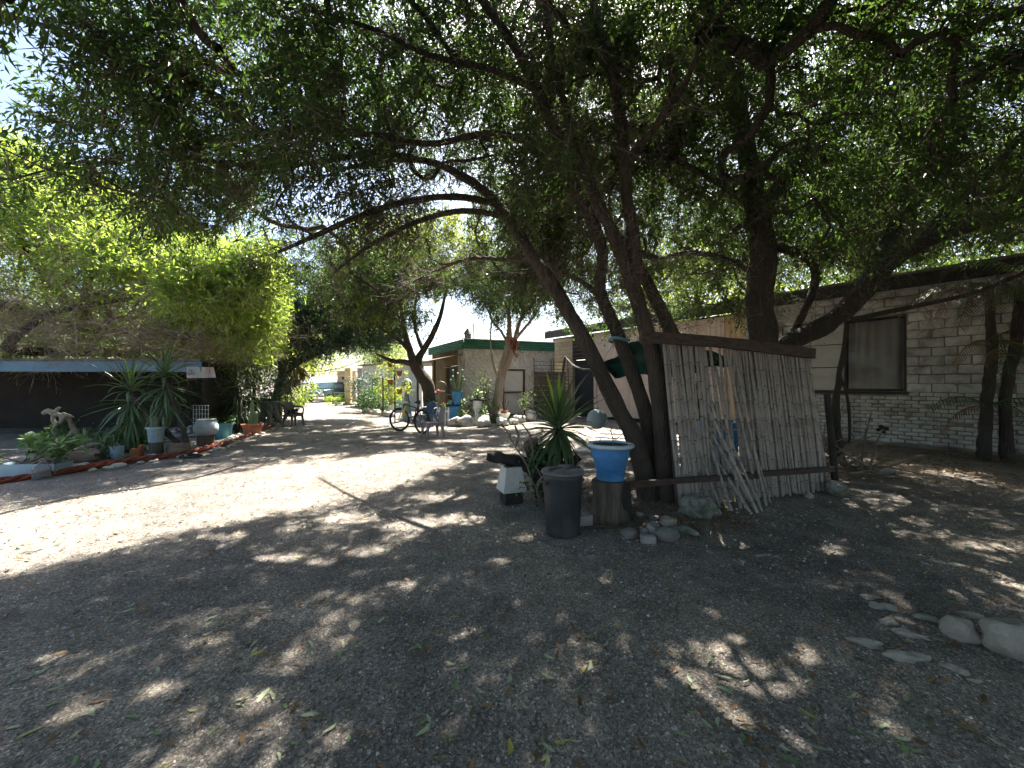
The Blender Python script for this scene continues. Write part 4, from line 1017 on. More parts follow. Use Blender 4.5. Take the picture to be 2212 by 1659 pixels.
# ------------------------------------------------------------------ spiky plants
def blade(L, W, bend, seg=6, fold=.35, name='leaf_blade'):
    vs, fs = [], []; x = z = 0; a = 0
    for k in range(seg+1):
        t = k/seg; wd = W*(.55+.9*t)*.8 if t < .35 else W*(1-((t-.35)/.65)**1.7)*.93
        wd = max(wd, .001)
        vs += [(x, -wd/2, z+wd*fold*.5), (x, 0, z), (x, wd/2, z+wd*fold*.5)]
        a = -bend*(t**1.4); x += L/seg*math.cos(a); z += L/seg*math.sin(a)
    for k in range(seg):
        for j in range(2): fs.append((k*3+j, k*3+j+1, k*3+j+4, k*3+j+3))
    me = bpy.data.meshes.new(name); me.from_pydata(vs, [], fs); me.update(); me.shade_smooth(); return me
BL = {}
def rosette(parent, c, n, L, W, mat, seed, el=(85, -55), bends=(.15, .5, .9, 1.3), young=None, tilt=0, name='leaf'):
    rg = random.Random(seed); off = wloc(parent); key = (round(L, 2), round(W, 3), mat.name)
    for tmat in (mat, young):
        if tmat and (key, tmat.name) not in BL:
            ms = []
            for b in bends:
                me = blade(L, W, b); me.materials.append(tmat); ms.append(me)
            BL[(key, tmat.name)] = ms
    for i in range(n):
        t = (i+.5)/n; e = R(el[0]+(el[1]-el[0])*t**.85+rg.uniform(-9, 9)); az = i*2.39996+rg.uniform(-.25, .25)
        use = young if (young and i < 3) else mat
        ms = BL[(key, use.name)]; k = min(len(ms)-1, max(0, int(t*len(ms)+rg.uniform(-.8, .8))))
        o = bpy.data.objects.new(name, ms[k]); COL.objects.link(o); o.parent = parent
        d = Vector((math.cos(az)*math.cos(e), math.sin(az)*math.cos(e), math.sin(e)))
        o.location = Vector(c)-off+d*.025+Vector((0, 0, -.10*t))
        s = rg.uniform(.75, 1.12)*(.8+.3*math.sin(math.pi*min(1, t+.15)))
        o.rotation_euler = (Matrix.Rotation(az, 4, 'Z') @ Matrix.Rotation(-e, 4, 'Y') @ Matrix.Rotation(rg.uniform(-.4, .4), 4, 'X')).to_euler()
        o.scale = (s, rg.uniform(.8, 1.15), 1)

# ------------------------------------------------------------------ reed fence
M['cane_node'] = plain('cane_node', (.19, .155, .13), .8, .3, 8, 0)
FN = thing('reed_fence', 'leaning reed cane fence panel with weathered top beam and bottom rail', 'fence', (3.2, 5.25, 0))
fo = wloc(FN)
def cane(seed, L=2.12):
    rg = random.Random(seed); pts, rad = [], []; z = 0; r = .0165
    bx, by = rg.uniform(-.012, .012), rg.uniform(-.012, .012); nx_ = .10+rg.random()*.15
    while z < L:
        s = z/L; off = Vector((bx*math.sin(s*3.1), by*math.sin(s*3.1), 0)); k = r*(1-.18*s)
        pts.append(Vector((0, 0, z))+off); rad.append(k); z2 = min(z+nx_, L)
        pts.append(Vector((0, 0, z2-.012))+off); rad.append(k*.97)
        pts.append(Vector((0, 0, z2-.006))+off); rad.append(k*1.3)
        z = z2; nx_ = rg.uniform(.19, .29)
    me = MB().tube(pts, rad, 7).mesh('cane', True, 50); me.materials.append(M['bamboo']); me.materials.append(M['cane_node'])
    for pg in me.polygons:
        if pg.index < (len(pts)-1)*7 and (pg.index//7) % 3 in (1, 2): pg.material_index = 1
    return me
canes = [cane(i) for i in range(7)]
rg = random.Random(4)
B0, B1 = Vector((2.08, 4.9, 0)), Vector((4.44, 5.62, 0))
T0, T1p = P(1440, 736, 5.0), P(1750, 766, 5.62)
fdir = (B1-B0).normalized(); fnorm = Vector((fdir.y, -fdir.x, 0))
def put_cane(b, t):
    d = t-b; o = bpy.data.objects.new('cane', canes[rg.randrange(7)]); COL.objects.link(o); o.parent = FN
    o.location = b-fo; q = d.to_track_quat('Z', 'Y'); o.rotation_mode = 'QUATERNION'; o.rotation_quaternion = q @ Quaternion((0, 0, 1), rg.uniform(0, 6.28))
    k = rg.uniform(.9, 1.4); o.scale = (k, k, d.length/2.12)
n = 96
for i in range(n):
    t = i/(n-1)
    if .24 < t < .42 and rg.random() < .6: continue
    if t > .43 and t < .5 and rg.random() < .25: continue
    tb = t+rg.uniform(-.008, .008); tt = t+rg.uniform(-.012, .012)
    b = B0.lerp(B1, tb)+fnorm*rg.uniform(-.03, .03); tp = T0.lerp(T1p, tt)+fnorm*rg.uniform(-.025, .015)
    tp.z += rg.uniform(-.02, .07); b.z = rg.uniform(-.02, .04)
    put_cane(b, tp)
for i in range(40):   # second, sparser layer
    t = rg.uniform(0, 1)
    if .22 < t < .45: continue
    put_cane(B0.lerp(B1, t)-fnorm*.05+Vector((0, 0, rg.uniform(0, .05))), T0.lerp(T1p, t+rg.uniform(-.03, .03))-fnorm*.05)
for (u0, v0, u1, v1, d) in ((1490, 800, 1636, 1108, .02), (1500, 870, 1630, 1100, .05), (1530, 850, 1646, 1104, .0), (1545, 790, 1600, 1098, .03), (1512, 940, 1620, 1106, .06),
                         (1520, 900, 1580, 1104, .05), (1565, 745, 1640, 1090, .0), (1585, 748, 1655, 1092, .0), (1610, 900, 1664, 1086, .04), (1480, 880, 1556, 1098, .05)):
    Yb = 1296/(v1-829.5); b = G(u1, v1); t = P(u0, v0, 5.25-d)
    put_cane(b, t)
mb = MB(); p, r = catmull([P(1384, 728, 4.78), P(1480, 733, 4.93), P(1600, 744, 5.2), P(1757, 764, 5.52)], [1, 1, 1, 1], .2)
def plank(name, pts, w_, h_, mat, par, seed):
    mb = MB(); vs, fs = [], []
    for i, q in enumerate(pts):
        t = (pts[min(i+1, len(pts)-1)]-pts[max(i-1, 0)]).normalized(); s = t.cross(Vector((0, 0, 1))).normalized(); u = s.cross(t)
        for k, (x, y) in enumerate(((-1, -1), (0, -1.04), (1, -1), (1, 0), (1, 1), (0, 1.05), (-1, 1), (-1, 0))):
            nn = noise.noise(Vector((i*.8, k*2.1, seed)))*.09
            vs.append(q+s*(x*w_/2*(1+nn))+u*(y*h_/2*(1+nn)))
    for i in range(len(pts)-1):
        for k in range(8): fs.append((i*8+k, i*8+(k+1) % 8, i*8+8+(k+1) % 8, i*8+8+k))
    fs += [tuple(reversed(range(8))), tuple(range(len(pts)*8-8, len(pts)*8))]
    return mb.add(vs, fs).build(name, mat, par, ang=35)
plank('top_beam', p, .07, .135, M['dark_timber'], FN, 1)
p, r = catmull([P(1318, 1050, 4.52), P(1400, 1044, 4.66), P(1500, 1036, 4.80), P(1640, 1028, 5.05)], [1]*4, .2); plank('bottom_rail', p, .045, .065, M['dark_timber'], FN, 2)
p, r = catmull([P(1600, 1027, 5.03), P(1700, 1020, 5.26), P(1800, 1013, 5.50)], [1]*3, .2); plank('bottom_rail', p, .045, .065, M['dark_timber'], FN, 3)
p, r = catmull([P(1446, 914, 4.82), P(1452, 919, 4.79), P(1520, 926, 4.90), P(1600, 929, 5.03), P(1700, 925, 5.22), P(1782, 912, 5.44)], [.006]*6, .1)
MB().tube(p, r, 6).build('wire', M['wire'], FN)
MB().tube([P(1806, 1075, 5.75), P(1796, 960, 5.72), P(1786, 850, 5.7)], [.05, .045, .04], 8, True, .3, 4).build('end_post', M['char'], FN)
MB().tube([B0+Vector((.02, .14, 0)), P(1436, 730, 5.12)], [.04, .035], 8, True, .3, 7).build('end_post', M['grey_wood'], FN)

# ------------------------------------------------------------------ pots and bin by the fence
def pot(name, label, c, prof, mat, rim=None, rimmat=None, soil=None, n=32, group=None, cat='plant pot', par=None, M3=None):
    """lathe pot with wall thickness; prof outer (r,z)"""
    root = thing(name, label, cat, c, 0, group)
    top = prof[-1]; inner = [(top[0]-.018, top[1]), (top[0]-.03, top[1]-.07)]
    MB().lathe([(0.001, 0)]+prof+inner, n).build('pot', mat, root, local=True, ang=50)
    if rim: MB().lathe(rim, n).build('rim', rimmat or mat, root, local=True, ang=50)
    zs = (soil if soil is not None else top[1]-.05)
    rr_ = np.interp(zs, [q[1] for q in prof], [q[0] for q in prof])-.01
    MB().lathe([(.001, zs-.012), (rr_*.5, zs+.008), (rr_, zs)], n).build('soil', M['soil'], root, local=True)
    return root
SC = G(1315, 1118); SC = Vector((SC.x, 4.42, 0))
st = thing('stump', 'thick split weathered log stump carrying the big blue flowerpot', 'stump', SC)
prof = [(.20, -.02), (.195, .1), (.18, .25), (.172, .40), (.165, .445), (.12, .45), (.001, .448)]
MB().lathe(prof, 28, SC+Vector((-.03, 0, 0)), None, .35, 2).build('log', M['grey_wood'], st, ang=60)
MB().lathe([(.12, -.02), (.11, .2), (.10, .40), (.001, .405)], 20, SC+Vector((.13, .02, 0)), None, .4, 9).build('split_piece', M['char'], st, ang=60)
bp = pot('flowerpot', 'large blue plastic flowerpot with pale rolled rim on the log stump', SC+Vector((0, 0, .452)),
         [(.145, 0), (.15, .02), (.155, .10), (.16, .105), (.195, .26), (.2, .262), (.21, .33), (.215, .36), (.218, .385)], M['blue_pot'],
         [(.205, .352), (.235, .35), (.255, .362), (.258, .378), (.25, .392), (.225, .398), (.20, .392), (.198, .36)], M['rim_pot'], .372)
p0 = SC+Vector((.02, 0, .80))
sp = thing('succulent_sprig', 'small green succulent sprig growing in the blue flowerpot', 'plant', p0)
MB().tube([p0, p0+Vector((.01, 0, .08)), p0+Vector((-.01, .02, .19))], .006, 6).build('stem', M['twig'], sp)
rosette(sp, p0+Vector((-.01, .02, .20)), 14, .06, .022, M['succ'], 3, (70, -30), (.1, .3))
MB().tube([p0+Vector((-.13, -.02, 0)), p0+Vector((-.14, 0, .07)), p0+Vector((-.12, .01, .10))], .004, 5).build('shoot', M['twig'], sp)

bc = Vector((.514, 4.05, 0))
bn = thing('dustbin', 'dark round plastic dustbin with grey lid beside the log stump', 'dustbin', bc)
MB().lathe([(.001, .0), (.17, 0), (.175, .012), (.176, .03), (.17, .035), (.172, .05), (.188, .40), (.196, .56), (.203, .563), (.205, .60), (.2, .605), (.19, .60)], 48).build('body', M['bin'], bn, local=True, ang=50)
for a in (R(200), R(20)):
    mb = MB(); mb.tube([Vector((math.cos(a+k)*.212, math.sin(a+k)*.212, z)) for k, z in ((-.3, .545), (-.28, .515), (0, .508), (.28, .515), (.3, .545))], .009, 6); mb.build('handle', M['bin'], bn, local=True)
ld = MB().lathe([(.19, .60), (.214, .602), (.222, .612), (.218, .628), (.20, .633), (.17, .638), (.10, .65), (.04, .655), (.001, .656)], 48).build('lid', M['lid'], bn, local=True, ang=50)
mb = MB(); mb.beam((-.15, -.07, .648), (.10, .05, .668), .05, .022); mb.build('grip', M['bin'], ld, local=True, bevel=.006)
mb = MB(); mb.lathe([(.055, .655), (.058, .668), (.05, .676), (.001, .678)], 20, (.02, .02, 0)); mb.build('knob', M['lid'], ld, local=True)
MB().box((.15, .06, .64), (.08, .02, .03), .5).build('clip', M['bin'], ld, local=True)

# white tapered planter on a dark block
wp = Vector((-.03, 5.1, 0))
blk = MB().box(wp+Vector((.02, .02, .065)), (.24, .24, .15), .35, None, .95).build('block', M['char'], None, bevel=.01); tag(blk, 'small charred block under the white tapered planter', 'block')
pl = thing('square_planter', 'white square planter, wider at its foot, holding a dry stalk', 'plant pot', wp+Vector((.02, .02, .142)))
mb = MB(); s0, s1, h, t = .155, .105, .31, .018
rot = Matrix.Rotation(.35, 3, 'Z'); vs = []
for s, z in ((s0, 0), (s1, h), (s1-t, h), (s1-t+.01, h-.06)):
    vs += [rot @ Vector((x*s, y*s, z)) for x, y in ((-1, -1), (1, -1), (1, 1), (-1, 1))]
fs = [(3, 2, 1, 0)]+[(k*4+i, k*4+(i+1) % 4, k*4+4+(i+1) % 4, k*4+4+i) for k in range(3) for i in range(4)]
mb.add(vs, fs).build('pot', M['white_pot'], pl, local=True, smooth=False, bevel=.008)
mb = MB(); mb.add([rot @ Vector((x*.085, y*.085, h-.05)) for x, y in ((-1, -1), (1, -1), (1, 1), (-1, 1))], [(0, 1, 2, 3)]).build('soil', M['soil'], pl, local=True)
dg = thing('dry_stalk', 'dry feathery grass stalk standing in the white planter', 'plant', wp+Vector((.02, .02, .40)))
q = wp+Vector((.02, .02, .40)); tip = P(1175, 925, 5.2)
p, r = catmull([q, q+Vector((.04, .02, .2)), P(1158, 945, 5.15), tip], [.006, .005, .004, .003], .05); MB().tube(p, r, 5).build('stalk', M['twig_pale'], dg)
rp = np.random.RandomState(2); nn = 420; tt = rp.rand(nn); ax = np.array([p[int(len(p)*(.5+.5*k)*.999)] for k in tt])
twig_mesh('plume', ax, ax+unit(rp.normal(0, 1, (nn, 3))*[1, 1, .6]+[0, 0, -.5])*(.05+.12*rp.rand(nn, 1)), np.full(nn, .0016), M['twig_pale'], dg)['kind'] = 'stuff'

# charred driftwood and vine
dw = thing('driftwood_stump', 'jagged charred driftwood stump behind the white planter', 'driftwood', Vector((.45, 5.35, 0)))
mb = MB()
for pts, rad in ((Pl([(1180, 1085, 5.35), (1172, 1030, 5.35), (1160, 985, 5.35), (1140, 955, 5.3)]), [.19, .15, .12, .07]),
                 (Pl([(1185, 1050, 5.35), (1150, 1010, 5.2), (1100, 992, 5.1), (1052, 985, 5.05)]), [.14, .09, .075, .05]),
                 (Pl([(1190, 1060, 5.4), (1225, 1010, 5.45), (1250, 985, 5.45)]), [.14, .09, .05]),
                 (Pl([(1178, 1040, 5.4), (1200, 985, 5.5), (1215, 960, 5.5)]), [.13, .1, .06])):
    p, r = catmull(pts, rad, .05); mb.tube(p, r, 12, True, .5, len(r))
mb.build('wood', M['char'], dw, ang=70)
vn = thing('twisted_vine', 'twisted bare vine with a few green leaves coiling round the driftwood', 'plant', G(1170, 1085))
mb = MB(); rv = random.Random(8)
for k, pts in enumerate((
    [(1185, 1095, 5.0), (1150, 1040, 4.9), (1140, 1010, 4.95), (1110, 960, 5.0), (1092, 925, 5.05)], [(1180, 1100, 4.95), (1160, 1050, 4.85), (1185, 1020, 4.85), (1205, 1010, 4.9)],
    [(1190, 1090, 4.9), (1175, 1060, 4.8), (1178, 1035, 4.75), (1200, 1038, 4.7), (1215, 1045, 4.75)], [(1115, 965, 5.0), (1120, 940, 5.0), (1112, 920, 5.0)], [(1140, 1010, 4.95), (1150, 980, 4.95), (1146, 945, 5), (1128, 915, 5)],
    [(1195, 1110, 4.9), (1168, 1090, 4.8), (1160, 1060, 4.8), (1170, 1030, 4.85), (1150, 1000, 4.9)], [(1180, 1085, 5), (1215, 1060, 4.95), (1250, 1000, 5.0)], [(1200, 1100, 4.9), (1180, 1080, 4.8), (1188, 1060, 4.75), (1210, 1055, 4.7)])):
    p, r = catmull(Pl(pts), [.017, .014, .012, .009, .006][:len(pts)], .05); p = [q+Vector((rv.uniform(-1, 1), rv.uniform(-1, 1), rv.uniform(-1, 1)))*.008 for q in p]
    mb.tube(p, r, 6)
mb.build('vine_stem', M['twig'], vn, ang=80)
rp = np.random.RandomState(5); nn = 130
cl = np.array([P(*q) for q in ((1150, 985, 4.9), (1165, 970, 4.95), (1140, 1050, 4.85), (1130, 1060, 4.85), (1180, 1000, 4.9), (1160, 1015, 4.9), (1165, 1075, 4.8), (1195, 990, 4.95), (1145, 1000, 4.9), (1092, 922, 5.05))])
pp = np.repeat(cl, nn//10, 0)+rp.normal(0, .045, (nn, 3)); d = unit(rp.normal(0, 1, pp.shape)+[0, 0, .3])
leaf_mesh('foliage', pp, d, unit(rp.normal(0, .5, pp.shape)+[0, 0, 1]), .05*(.6+.7*rp.rand(nn)), .04*(.7+.5*rp.rand(nn)), M['leaf_shrub'], vn)['kind'] = 'stuff'
# the spiky plant
yc = P(1205, 915, 5.35)
yu = thing('yucca', 'spiky yucca with stiff green sword leaves between the driftwood and blue flowerpot', 'plant', Vector((yc.x, yc.y, 0)))
MB().tube([Vector((yc.x+.02, yc.y, 0)), Vector((yc.x+.01, yc.y, .4)), yc], [.07, .06, .045], 10, True, .3, 3).build('trunk', M['bark2'], yu)
rosette(yu, yc, 46, .72, .07, M['yucca'], 6, (82, 5), (.1, .25, .5, .8), M['yucca_bright'])
rosette(yu, yc+Vector((0, 0, -.06)), 60, .66, .066, M['yucca'], 16, (15, -78), (.2, .4, .7, .9))

# brick, stones round the stump, big rock
def stone(name, label, c, rad, mat, seed, cat='stone', rz=0, group=None, sub=3, amt=.3, tilt=0):
    o = MB().blob((0, 0, 0), rad, seed, amt, sub).build(name, mat, None, local=True, ang=60)
    o.location = (c[0], c[1], rad[2]*.62+gh(c[0], c[1])); o.rotation_euler = (tilt, 0, rz); tag(o, label, cat, group); return o
def brick_at(label, c, size, rz, mat, tilt=0, z=None):
    o = MB().box((0, 0, 0), size).build('loose_brick', mat, None, local=True, bevel=.012)
    o.location = (c[0], c[1], size[2]/2+.0 if z is None else z); o.rotation_euler = (tilt, 0, rz); tag(o, label, 'brick'); return o
brick_at('grey brick lying between the dustbin and the log stump', (.74, 4.25), (.22, .10, .11), .25, M['brick_grey'])
stone('boulder', 'large pale lichen covered boulder at the foot of the reed fence', G(1506, 1112), (.20, .15, .125), M['stone_lichen'], 4, 'rock', -.3, None, 4, .5)
g = G(1362, 1160); stone('rock', 'round grey stone at the outer end of the small stone heap', g, (.095, .08, .055), M['stone'], 7, 'stone')
g = G(1439, 1166); stone('rock', 'largest smooth dark grey stone of the small stone heap', g, (.125, .095, .075), M['stone'], 9, 'stone', .2, amt=.15)
g = G(1392, 1160); stone('rock', 'small upright grey stone between two broken bricks', g, (.05, .05, .06), M['stone'], 12, 'stone')
brick_at('broken grey brick tilted on the small stone heap', G(1410, 1156), (.15, .09, .08), .9, M['brick_grey'], .35, .075)
brick_at('broken grey brick lying flat before the small stone heap', G(1400, 1173), (.14, .085, .075), -.15, M['brick_grey'])
g = G(1443, 1135); stone('rock', 'angular pale stone between the boulder and the stone heap', g, (.09, .07, .06), M['stone_tan'], 15, 'stone', .4, amt=.45)
g = G(1480, 1150); stone('rock', 'flat mossy green stone beside the boulder', g, (.12, .07, .035), M['stone_lichen'], 18, 'stone', -.5)
g = G(1380, 1118); stone('rock', 'small grey stone behind the stone heap near the stump', g, (.05, .045, .04), M['stone'], 21, 'stone')
g = G(1418, 1122); stone('rock', 'flat grey stone lying in leaf litter before the tree trunks', g, (.08, .06, .03), M['stone'], 23, 'stone')
g = G(1748, 1076); stone('rock', 'small pale stone at the foot of the reed fence', g, (.055, .05, .045), M['stone_tan'], 25, 'stone')
g = G(1806, 1068); stone('rock', 'mossy rugged rock at the far end post of the reed fence', g, (.13, .11, .10), M['stone_lichen'], 27, 'rock', .3, amt=.5)
g = G(1700, 1000); stone('rock', 'pale rock behind the reed fence', (6.2, 6.7), (.2, .12, .07), M['stone_tan'], 29, 'rock')
# half-buried stones in the right foreground
for k, (u, v, rx, ry, rz_, lab) in enumerate((
    (2072, 1375, .085, .07, .075, 'pale angular stone half buried in the gravel beside the big tan rock'), (2188, 1405, .14, .11, .11, 'big tan rock half buried in the gravel'),
    (1965, 1372, .075, .03, .02, 'thin flat grey stone sunk in the gravel'), (2000, 1335, .06, .03, .02, 'narrow pale stone sunk flat in the gravel'), (1918, 1345, .05, .03, .018, 'small grey flake of stone in the gravel'),
    (1905, 1310, .06, .035, .02, 'long flat tan stone sunk in the gravel'), (1870, 1390, .07, .035, .022, 'sunlit flat tan stone in the gravel'), (1955, 1420, .09, .04, .024, 'broad cracked tan stone sunk in the gravel'),
    (2095, 1330, .05, .03, .02, 'small tan stone behind the pale angular stone'), (2160, 1345, .05, .03, .02, 'small grey stone behind the big tan rock'), (1880, 1290, .05, .025, .015, 'thin tan stone flake far from the big rock'), (2060, 1445, .05, .03, .018, 'small flat stone before the pale angular stone'))):
    g = G(u, v); o = stone('rock' if k < 2 else 'flat_stone', lab, g, (rx, ry, rz_), M['stone_tan'], 40+k, 'rock' if k < 2 else 'stone', -.35+.25*math.sin(k*2.1), amt=.35 if k < 2 else .75)
    if k > 1: o.location.z = rz_*.12
# leaves of litter etc. come last
# ------------------------------------------------------------------ rope along the drive, pebbles
rp_pts = [G(-260, 1100), G(-120, 1068), G(0, 1046), G(100, 1030), G(200, 1014), G(300, 998), G(400, 983), G(470, 967), G(525, 949), G(560, 934), G(590, 921)]
p, r = catmull(rp_pts, [.05]*len(rp_pts), .035)
RO = thing('rope', 'thick twisted rust red rope lying as an edging along the drive', 'rope', rp_pts[5])
for ph in (0, 1, 2):
    q = []
    for i, c in enumerate(p):
        t = (p[min(i+1, len(p)-1)]-p[max(i-1, 0)]).normalized(); s = t.cross(Vector((0, 0, 1))).normalized(); a = i*.36+ph*2.0944
        q.append(c+s*(math.cos(a)*.030)+Vector((0, 0, .052+.030*math.sin(a)+.012*math.sin(i*.11))))
    MB().tube(q, .033, 7, True, .12, ph).build('strand', M['rope'], RO, ang=80)
peb = []
for i in range(6):
    me = MB().blob((0, 0, 0), (1, .8, .5), i+3, .28, 2).mesh('pebble', True, 80); me.materials.append(M['pebble']); peb.append(me)
rg = random.Random(17)
def pebble(x, y, s, label, group, rg=rg):
    o = bpy.data.objects.new('pebble', peb[rg.randrange(6)]); COL.objects.link(o); o.location = (x, y, s*.28)
    o.scale = (s*rg.uniform(.8, 1.25), s*rg.uniform(.7, 1.1), s*rg.uniform(.7, 1.1)); o.rotation_euler = (rg.uniform(-.2, .2), rg.uniform(-.2, .2), rg.uniform(0, 6.3)); return tag(o, label, 'pebble', group)
L = len(p)
for i in range(34):  # drive side of the rope
    k = int((.22+.76*i/34)*L)+rg.randint(-3, 3); k = max(1, min(L-2, k)); t = (p[k+1]-p[k]).normalized(); s = Vector((t.y, -t.x, 0))
    q = p[k]+s*rg.uniform(.10, .24); pebble(q.x, q.y, rg.uniform(.05, .105), 'pale rounded pebble on the drive side of the red rope', 'pebbles on the drive side of the rope')
for i in range(40):  # bed side
    k = int((.2+.78*rg.random())*L); k = max(1, min(L-2, k)); t = (p[k+1]-p[k]).normalized(); s = Vector((-t.y, t.x, 0))
    q = p[k]+s*rg.uniform(.14, .45); pebble(q.x, q.y, rg.uniform(.06, .13), 'pale rounded pebble between the red rope and the plants', 'pebbles on the plant side of the rope')
mb = MB(); rs2 = random.Random(23)
for i in range(420):
    x = rs2.uniform(-11.3, -8.0); y = rs2.uniform(10.3, 19.5); k = (y-10.3)/9
    if x > -7.9-.0*y-.26*(y-10): continue
    s = rs2.uniform(.04, .12); mb.blob((x, y, s*.25), (s, s*.8, s*.5), i*.37, .3, 1)
o = mb.build('pebble_bed', M['pebble'], None, ang=80); tag(o, 'bed of pale pebbles and cobbles beyond the red rope under the plants', 'pebbles', kind='stuff')

# ------------------------------------------------------------------ things along the rope
def gl(u, v): return G(u, v)
# planter trough with succulent, glass jug
tc = Vector((-7.9, 6.62, 0))
tr = thing('planter_trough', 'long pale blue planter trough under the round-leaved succulent', 'plant pot', tc, .08)
mb = MB(); vs = []
for s, z in ((1.0, 0), (1.08, .2), (1.02, .2), (.98, .15)): vs += [Vector((x*.42*s, y*.14*s, z)) for x, y in ((-1, -1), (1, -1), (1, 1), (-1, 1))]
mb.add(vs, [(3, 2, 1, 0)]+[(k*4+i, k*4+(i+1) % 4, k*4+4+(i+1) % 4, k*4+4+i) for k in range(3) for i in range(4)]).build('trough', M['pale_blue'], tr, local=True, smooth=False, bevel=.01)
mb = MB(); mb.box((0, 0, .145), (.80, .26, .02)); mb.build('soil', M['soil'], tr, local=True)
sc = thing('round_leaf_succulent', 'succulent with thick round grey green leaves in the blue trough', 'plant', tc+Vector((0, 0, .156)))
rs3 = random.Random(3); mb = MB(); heads = []
for k in range(15):
    b = tc+Vector((rs3.uniform(-.3, .3), rs3.uniform(-.05, .05), .156)); t = tc+Vector((rs3.uniform(-.6, .62), rs3.uniform(-.22, .22), rs3.uniform(.28, .62)))
    mb.tube([b, (b+t)/2+Vector((0, 0, -.05)), t], [.018, .015, .011], 6); heads.append(t)
mb.build('stem', M['twig'], sc, ang=80)
for h in heads: rosette(sc, h, 9, .15, .13, M['succ'], int(h.x*100), (60, -25), (.1, .3), name='leaf')
m, nt, b = newmat('jug_glass'); b.inputs['Base Color'].default_value = (.5, .5, .48, 1); b.inputs['Roughness'].default_value = .12; b.inputs['Transmission Weight'].default_value = .75; b.inputs['IOR'].default_value = 1.25; M['jug'] = m
jc = gl(90, 1036); jg = thing('glass_jug', 'dusty clear glass jug standing beside the blue trough', 'jug', jc)
MB().lathe([(.001, .0), (.10, 0), (.105, .02), (.105, .17), (.09, .21), (.05, .25), (.03, .27), (.028, .31), (.033, .315), (.033, .33), (.02, .33)], 24, (0, 0, 0)).build('bottle', M['jug'], jg, local=True)
MB().tube([Vector((.03, 0, .30)), Vector((.065, 0, .30)), Vector((.07, 0, .25)), Vector((.055, 0, .235))], .008, 6).build('handle', M['jug'], jg, local=True)
# bone with round hole
bc0 = P(128, 950, 9.0); bc0.z = 0
bo = thing('whale_bone', 'weathered yellowish bone with a round hole propped in the shed', 'bone', bc0)
mb = MB(); pl_ = lambda *q: P(*q)
ringc = P(124, 905, 9.0)
mb.tube([ringc+Vector((math.cos(a)*.105, 0, math.sin(a)*.105)) for a in np.linspace(0, 2*math.pi, 17)], .045, 8, False)
for pts, rad in (([(118, 893, 9), (104, 888, 9), (93, 894, 9.0)], [.07, .065, .045]), ([(122, 885, 9.0), (130, 880, 9.0)], [.05, .03]), ([(135, 900, 9), (148, 905, 9.1), (158, 925, 9.2), (170, 945, 9.2)], [.06, .05, .05, .06]),
                 ([(118, 920, 9), (118, 940, 9), (112, 960, 8.9), (100, 985, 8.8)], [.06, .05, .05, .045]), ([(158, 930, 9.2), (145, 945, 9.1), (134, 952, 9)], [.05, .05, .05]), ([(135, 893, 9), (150, 897, 9.1), (160, 902, 9.1)], [.04, .03, .025])):
    p2, r2 = catmull([P(*q) for q in pts], rad, .04); mb.tube(p2, r2, 8, True, .2, 1)
mb.build('bone_body', M['bone'], bo, remesh=.018)
MB().tube([Vector((P(170, 945, 9.2).x, 9.2, 0)), P(170, 945, 9.2)], [.09, .06], 8, True, .3).build('bone_foot', M['bone'], bo)
# driftwood pole and dark log
p2, r2 = catmull([P(92, 1018, 7.4), P(140, 985, 7.6), P(175, 968, 7.8), P(215, 960, 8.0)], [.05, .06, .06, .04], .06)
o = MB().tube(p2, r2, 10, True, .3, 5).build('driftwood_pole', M['bone'], None, ang=70); tag(o, 'curved bleached driftwood pole leaning over the dark log', 'driftwood')
lc = Vector((-8.33, 7.65, 0))
o = MB().blob((0, 0, 0), (.42, .16, .16), 31, .35, 3, 1.6).build('dark_log', M['old_wood'], None, local=True); o.location = lc+Vector((0, 0, .13)); o.rotation_euler = (0, 0, .1); tag(o, 'hollow dark weathered log behind the red rope', 'log')
# aloe with white bucket
ac = Vector((-8.05, 8.0, 0))
wb = pot('bucket', 'small pale bucket half hidden in the sprawling aloe', Vector((-7.85, 7.95, .02)), [(.085, 0), (.09, .02), (.11, .24)], M['pale_blue'], cat='bucket')
al = thing('aloe', 'sprawling spiky aloe round the small pale bucket', 'plant', ac)
ra = random.Random(9)
for k in range(16):
    h = ac+Vector((ra.uniform(-.5, .35), ra.uniform(-.15, .15), ra.uniform(.05, .5))); rosette(al, h, 9, .2, .028, M['succ'] if k % 3 else M['yucca'], 50+k, (75, -35), (.1, .5))
    MB().tube([Vector((ac.x+ra.uniform(-.2, .2), ac.y, 0)), (h+ac)/2+Vector((0, 0, .05)), h], [.016, .014, .012], 6).build('stem', M['twig'], al)
# rusty bracket
rc = G(287, 994); rb = thing('rusty_plate', 'rusty folded iron plate standing by the red rope', 'scrap iron', rc)
MB().box(rc+Vector((0, .05, .11)), (.2, .03, .22), .2, None, .9).build('plate', M['rust'], rb, bevel=.005)
MB().box(rc+Vector((.06, .10, .15)), (.03, .14, .26), .2).build('flange', M['rust'], rb, bevel=.005)
